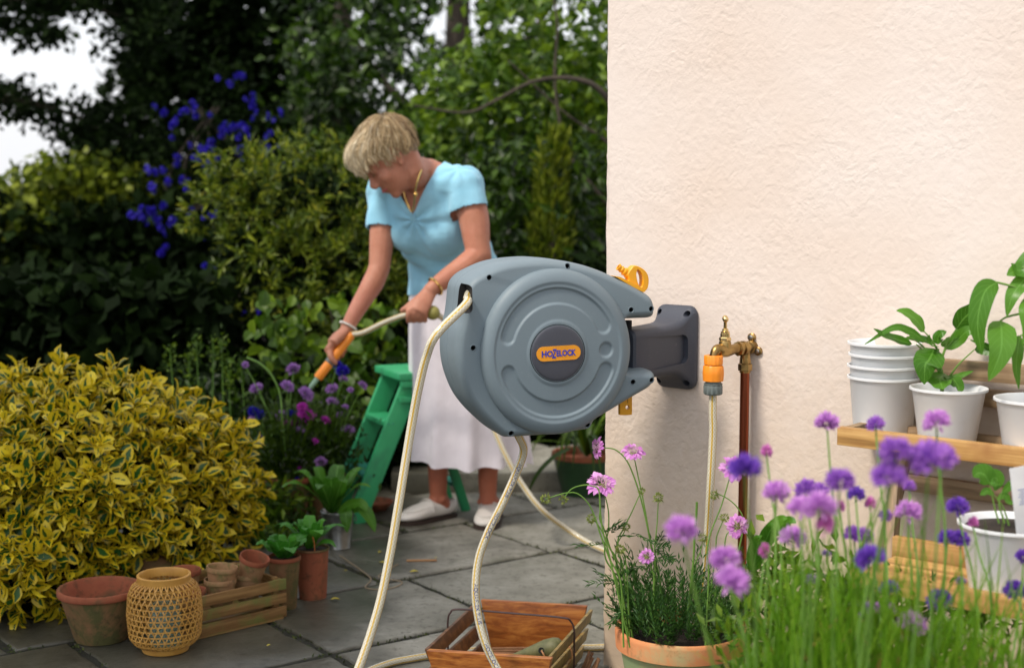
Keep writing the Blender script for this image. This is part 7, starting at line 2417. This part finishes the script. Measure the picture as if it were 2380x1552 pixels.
# ---- shoes
def shoe(heel, toe, d, sd_):
    L = (toe - heel).length
    st = [(-.010, .012, .030, .056), (0.03, .024, .012, .060), (.12, .031, .006, .060), (.25, .034, .004, .052), (.38, .037, .004, .060), (.47, .040, .004, .068), (.55, .042, .004, .062), (.68, .0455, .004, .050), (.80, .0445, .004, .041), (.90, .038, .005, .034), (.97, .027, .007, .028), (1.005, .010, .010, .020)]
    n = 24; vs, fs = [], []
    for (t, w, z0, z1) in st:
        c = heel + d * (L * t)
        for k in range(n):
            q = 2 * math.pi * k / n
            x = math.cos(q); y = math.sin(q)
            sx = math.copysign(abs(x) ** .75, x) * w * (1 - .18 * max(0, y))
            z = (z0 + z1) / 2 + math.copysign(abs(y) ** .8, y) * (z1 - z0) / 2
            vs.append(c + sd_ * sx + EZ * (z + .008) - wroot)
    for i in range(len(st) - 1):
        for k in range(n):
            if .03 < (st[i][0] + st[i + 1][0]) / 2 < .36 and k in (4, 5, 6, 7): continue     # the opening
            fs.append((i * n + k, i * n + (k + 1) % n, (i + 1) * n + (k + 1) % n, (i + 1) * n + k))
    fs += [tuple(range(n)), tuple((len(st) - 1) * n + k for k in range(n))]
    sh = MB().add(vs, fs).build('shoe', M_lea, woman, sm=False)
    bm = bmesh.new(); bm.from_mesh(sh.data); bmesh.ops.recalc_face_normals(bm, faces=bm.faces); bm.to_mesh(sh.data); bm.free()
    bake(sh, [('SOLIDIFY', dict(thickness=.003, offset=-1)), ('SUBSURF', dict(levels=1, render_levels=1))]); smooth(sh.data, True, 70)
    # apron seam and saddle strap
    c = lambda t, s, z: heel + d * (L * t) + sd_ * s + EZ * (z + .008) - wroot
    MB().tube(spline([c(.50, -.034, .050), c(.66, -.033, .0445), c(.80, -.028, .0385), c(.89, -.013, .0365), c(.905, 0, .0362), c(.89, .013, .0365), c(.80, .028, .0385), c(.66, .033, .0445), c(.50, .034, .050)], 4), .0022, 6).build('apron_seam', M_lea, sh)
    MB().tube(spline([c(.50, -.041, .030), c(.50, -.034, .056), c(.50, 0, .0695), c(.50, .034, .056), c(.50, .041, .030)], 4), .0070, 8, ell=(1.0, .35), up=tuple(d)).build('saddle_strap', M_lea, sh)
    # sole with a low heel
    ol = [(t, w * 1.03) for t, w, _, _ in st]
    poly = [heel + d * (L * t) + sd_ * w for t, w in ol] + [heel + d * (L * t) - sd_ * w for t, w in reversed(ol)]
    m_ = len(poly); vs = [p - wroot + EZ * .0005 for p in poly] + [p - wroot + EZ * .0135 for p in poly]
    MB().add(vs, [tuple(range(m_)), tuple(range(2 * m_ - 1, m_ - 1, -1))] + [(k, m_ + k, m_ + (k + 1) % m_, (k + 1) % m_) for k in range(m_)]).build('sole', M_sole, sh)
for ft in feet: shoe(*ft)

# ---- jewellery
nk = [hp(-.050, -.098, .030), hp(-.030, -.100, .052), P(965, 440, 4.86), P(963, 470, 4.875), P(957, 492, 4.90), P(946, 470, 4.92), P(938, 440, 4.94)]
MB().tube([p - wroot for p in spline(nk, 6)], .0030, 6).build('necklace', M_gold, woman)
MB().ball(P(966, 452, 4.858) - wroot, .0075, 10, 8).build('pendant_knot', M_gold, woman)
def bangle(name, c, ax, r, th, mat, beads=0):
    ax = ax.normalized(); a = ax.orthogonal().normalized(); b_ = ax.cross(a); m_ = MB()
    if beads:
        for k in range(beads): m_.ball(c + (a * math.cos(6.283 * k / beads) + b_ * math.sin(6.283 * k / beads)) * r - wroot, th, 8, 6)
        o = m_.build(name, mat, woman); o['kind'] = 'stuff'; return o
    pts = [c + (a * math.cos(6.283 * k / 24) + b_ * math.sin(6.283 * k / 24)) * r - wroot for k in range(25)]
    return m_.tube(pts, th, 6, caps=False).build(name, mat, woman)
bangle('bracelet', WRL.lerp(ELL, .10), WRL - ELL, .031, .0042, M_gold)
bangle('bead_bracelet', WRR.lerp(ELR, .04), WRR - ELR, .029, .0050, M_pearl, 20)
# a ring on her right hand
# ---- wand and its hose
wv = thing('hose_wand', 'orange and grey hose-end wand held in her right hand over the flowers', 'hose nozzle', tuple(wandA))
dw = (wandB - wandA); Lw = dw.length; dwn = dw.normalized(); ow = dwn.orthogonal().normalized()
Fw = frame((0, 0, 0), ow, dwn.cross(ow), dwn)
MB().lathe([(.0004, -.030), (.012, -.030), (.0145, -.022), (.0150, .0), (.0155, .030), (.0150, Lw * .46), (.0110, Lw * .47)], 24, M=Fw).build('grip', M_org, wv)
MB().lathe([(.0150, Lw * .46), (.0175, Lw * .47), (.0175, Lw * .60), (.0150, Lw * .61), (.013, Lw * .61)], 24, M=Fw).build('grey_collar', M_gry, wv)
MB().lathe([(.0150, Lw * .61), (.0158, Lw * .63), (.0158, Lw * .97), (.0140, Lw), (.0095, Lw * 1.005)], 24, M=Fw).build('barrel', M_org, wv)
M_jet = pm('jet_nozzle', (.25, .42, .30), rough=.4, bstr=0)
MB().lathe([(.0095, Lw * 1.0), (.0085, Lw * 1.06), (.0080, Lw * 1.22), (.0060, Lw * 1.26), (.0004, Lw * 1.25)], 18, M=Fw).build('nozzle_tip', M_jet, wv)
hb0_ = wandA - dwn * .028
hp4 = [hb0_, P(846, 772, 4.885), P(895, 749, 4.83), P(938, 733, 4.757), P(970, 726, 4.755), P(1004, 728, 4.765), P(1035, 745, 4.80), P(1075, 800, 4.83), P(1115, 900, 4.80), P(1150, 1000, 4.76), P(1180, 1068, 4.73), P(1215, 1128, 4.71), P(1262, 1187, 4.68)]
for x, y in ((1330, 1238), (1400, 1277), (1480, 1302), (1600, 1318)): hp4.append(G(x, y, .012 + (.03 if x == 1330 else 0)))
wh, whp = hose('watering_hose', hp4, .0100, 'hose held in both her hands, trailing behind the reel to the ground')
M_olv = pm('olive_rubber', (.26, .24, .06), (.34, .32, .08), rough=.5, bstr=0)
sb = MB(); cb_ = P(1006, 727, 4.765) - Vector(wh.location)
sb.ball(cb_, .024, 16, 10); sb.build('stop_ball', M_olv, wh)
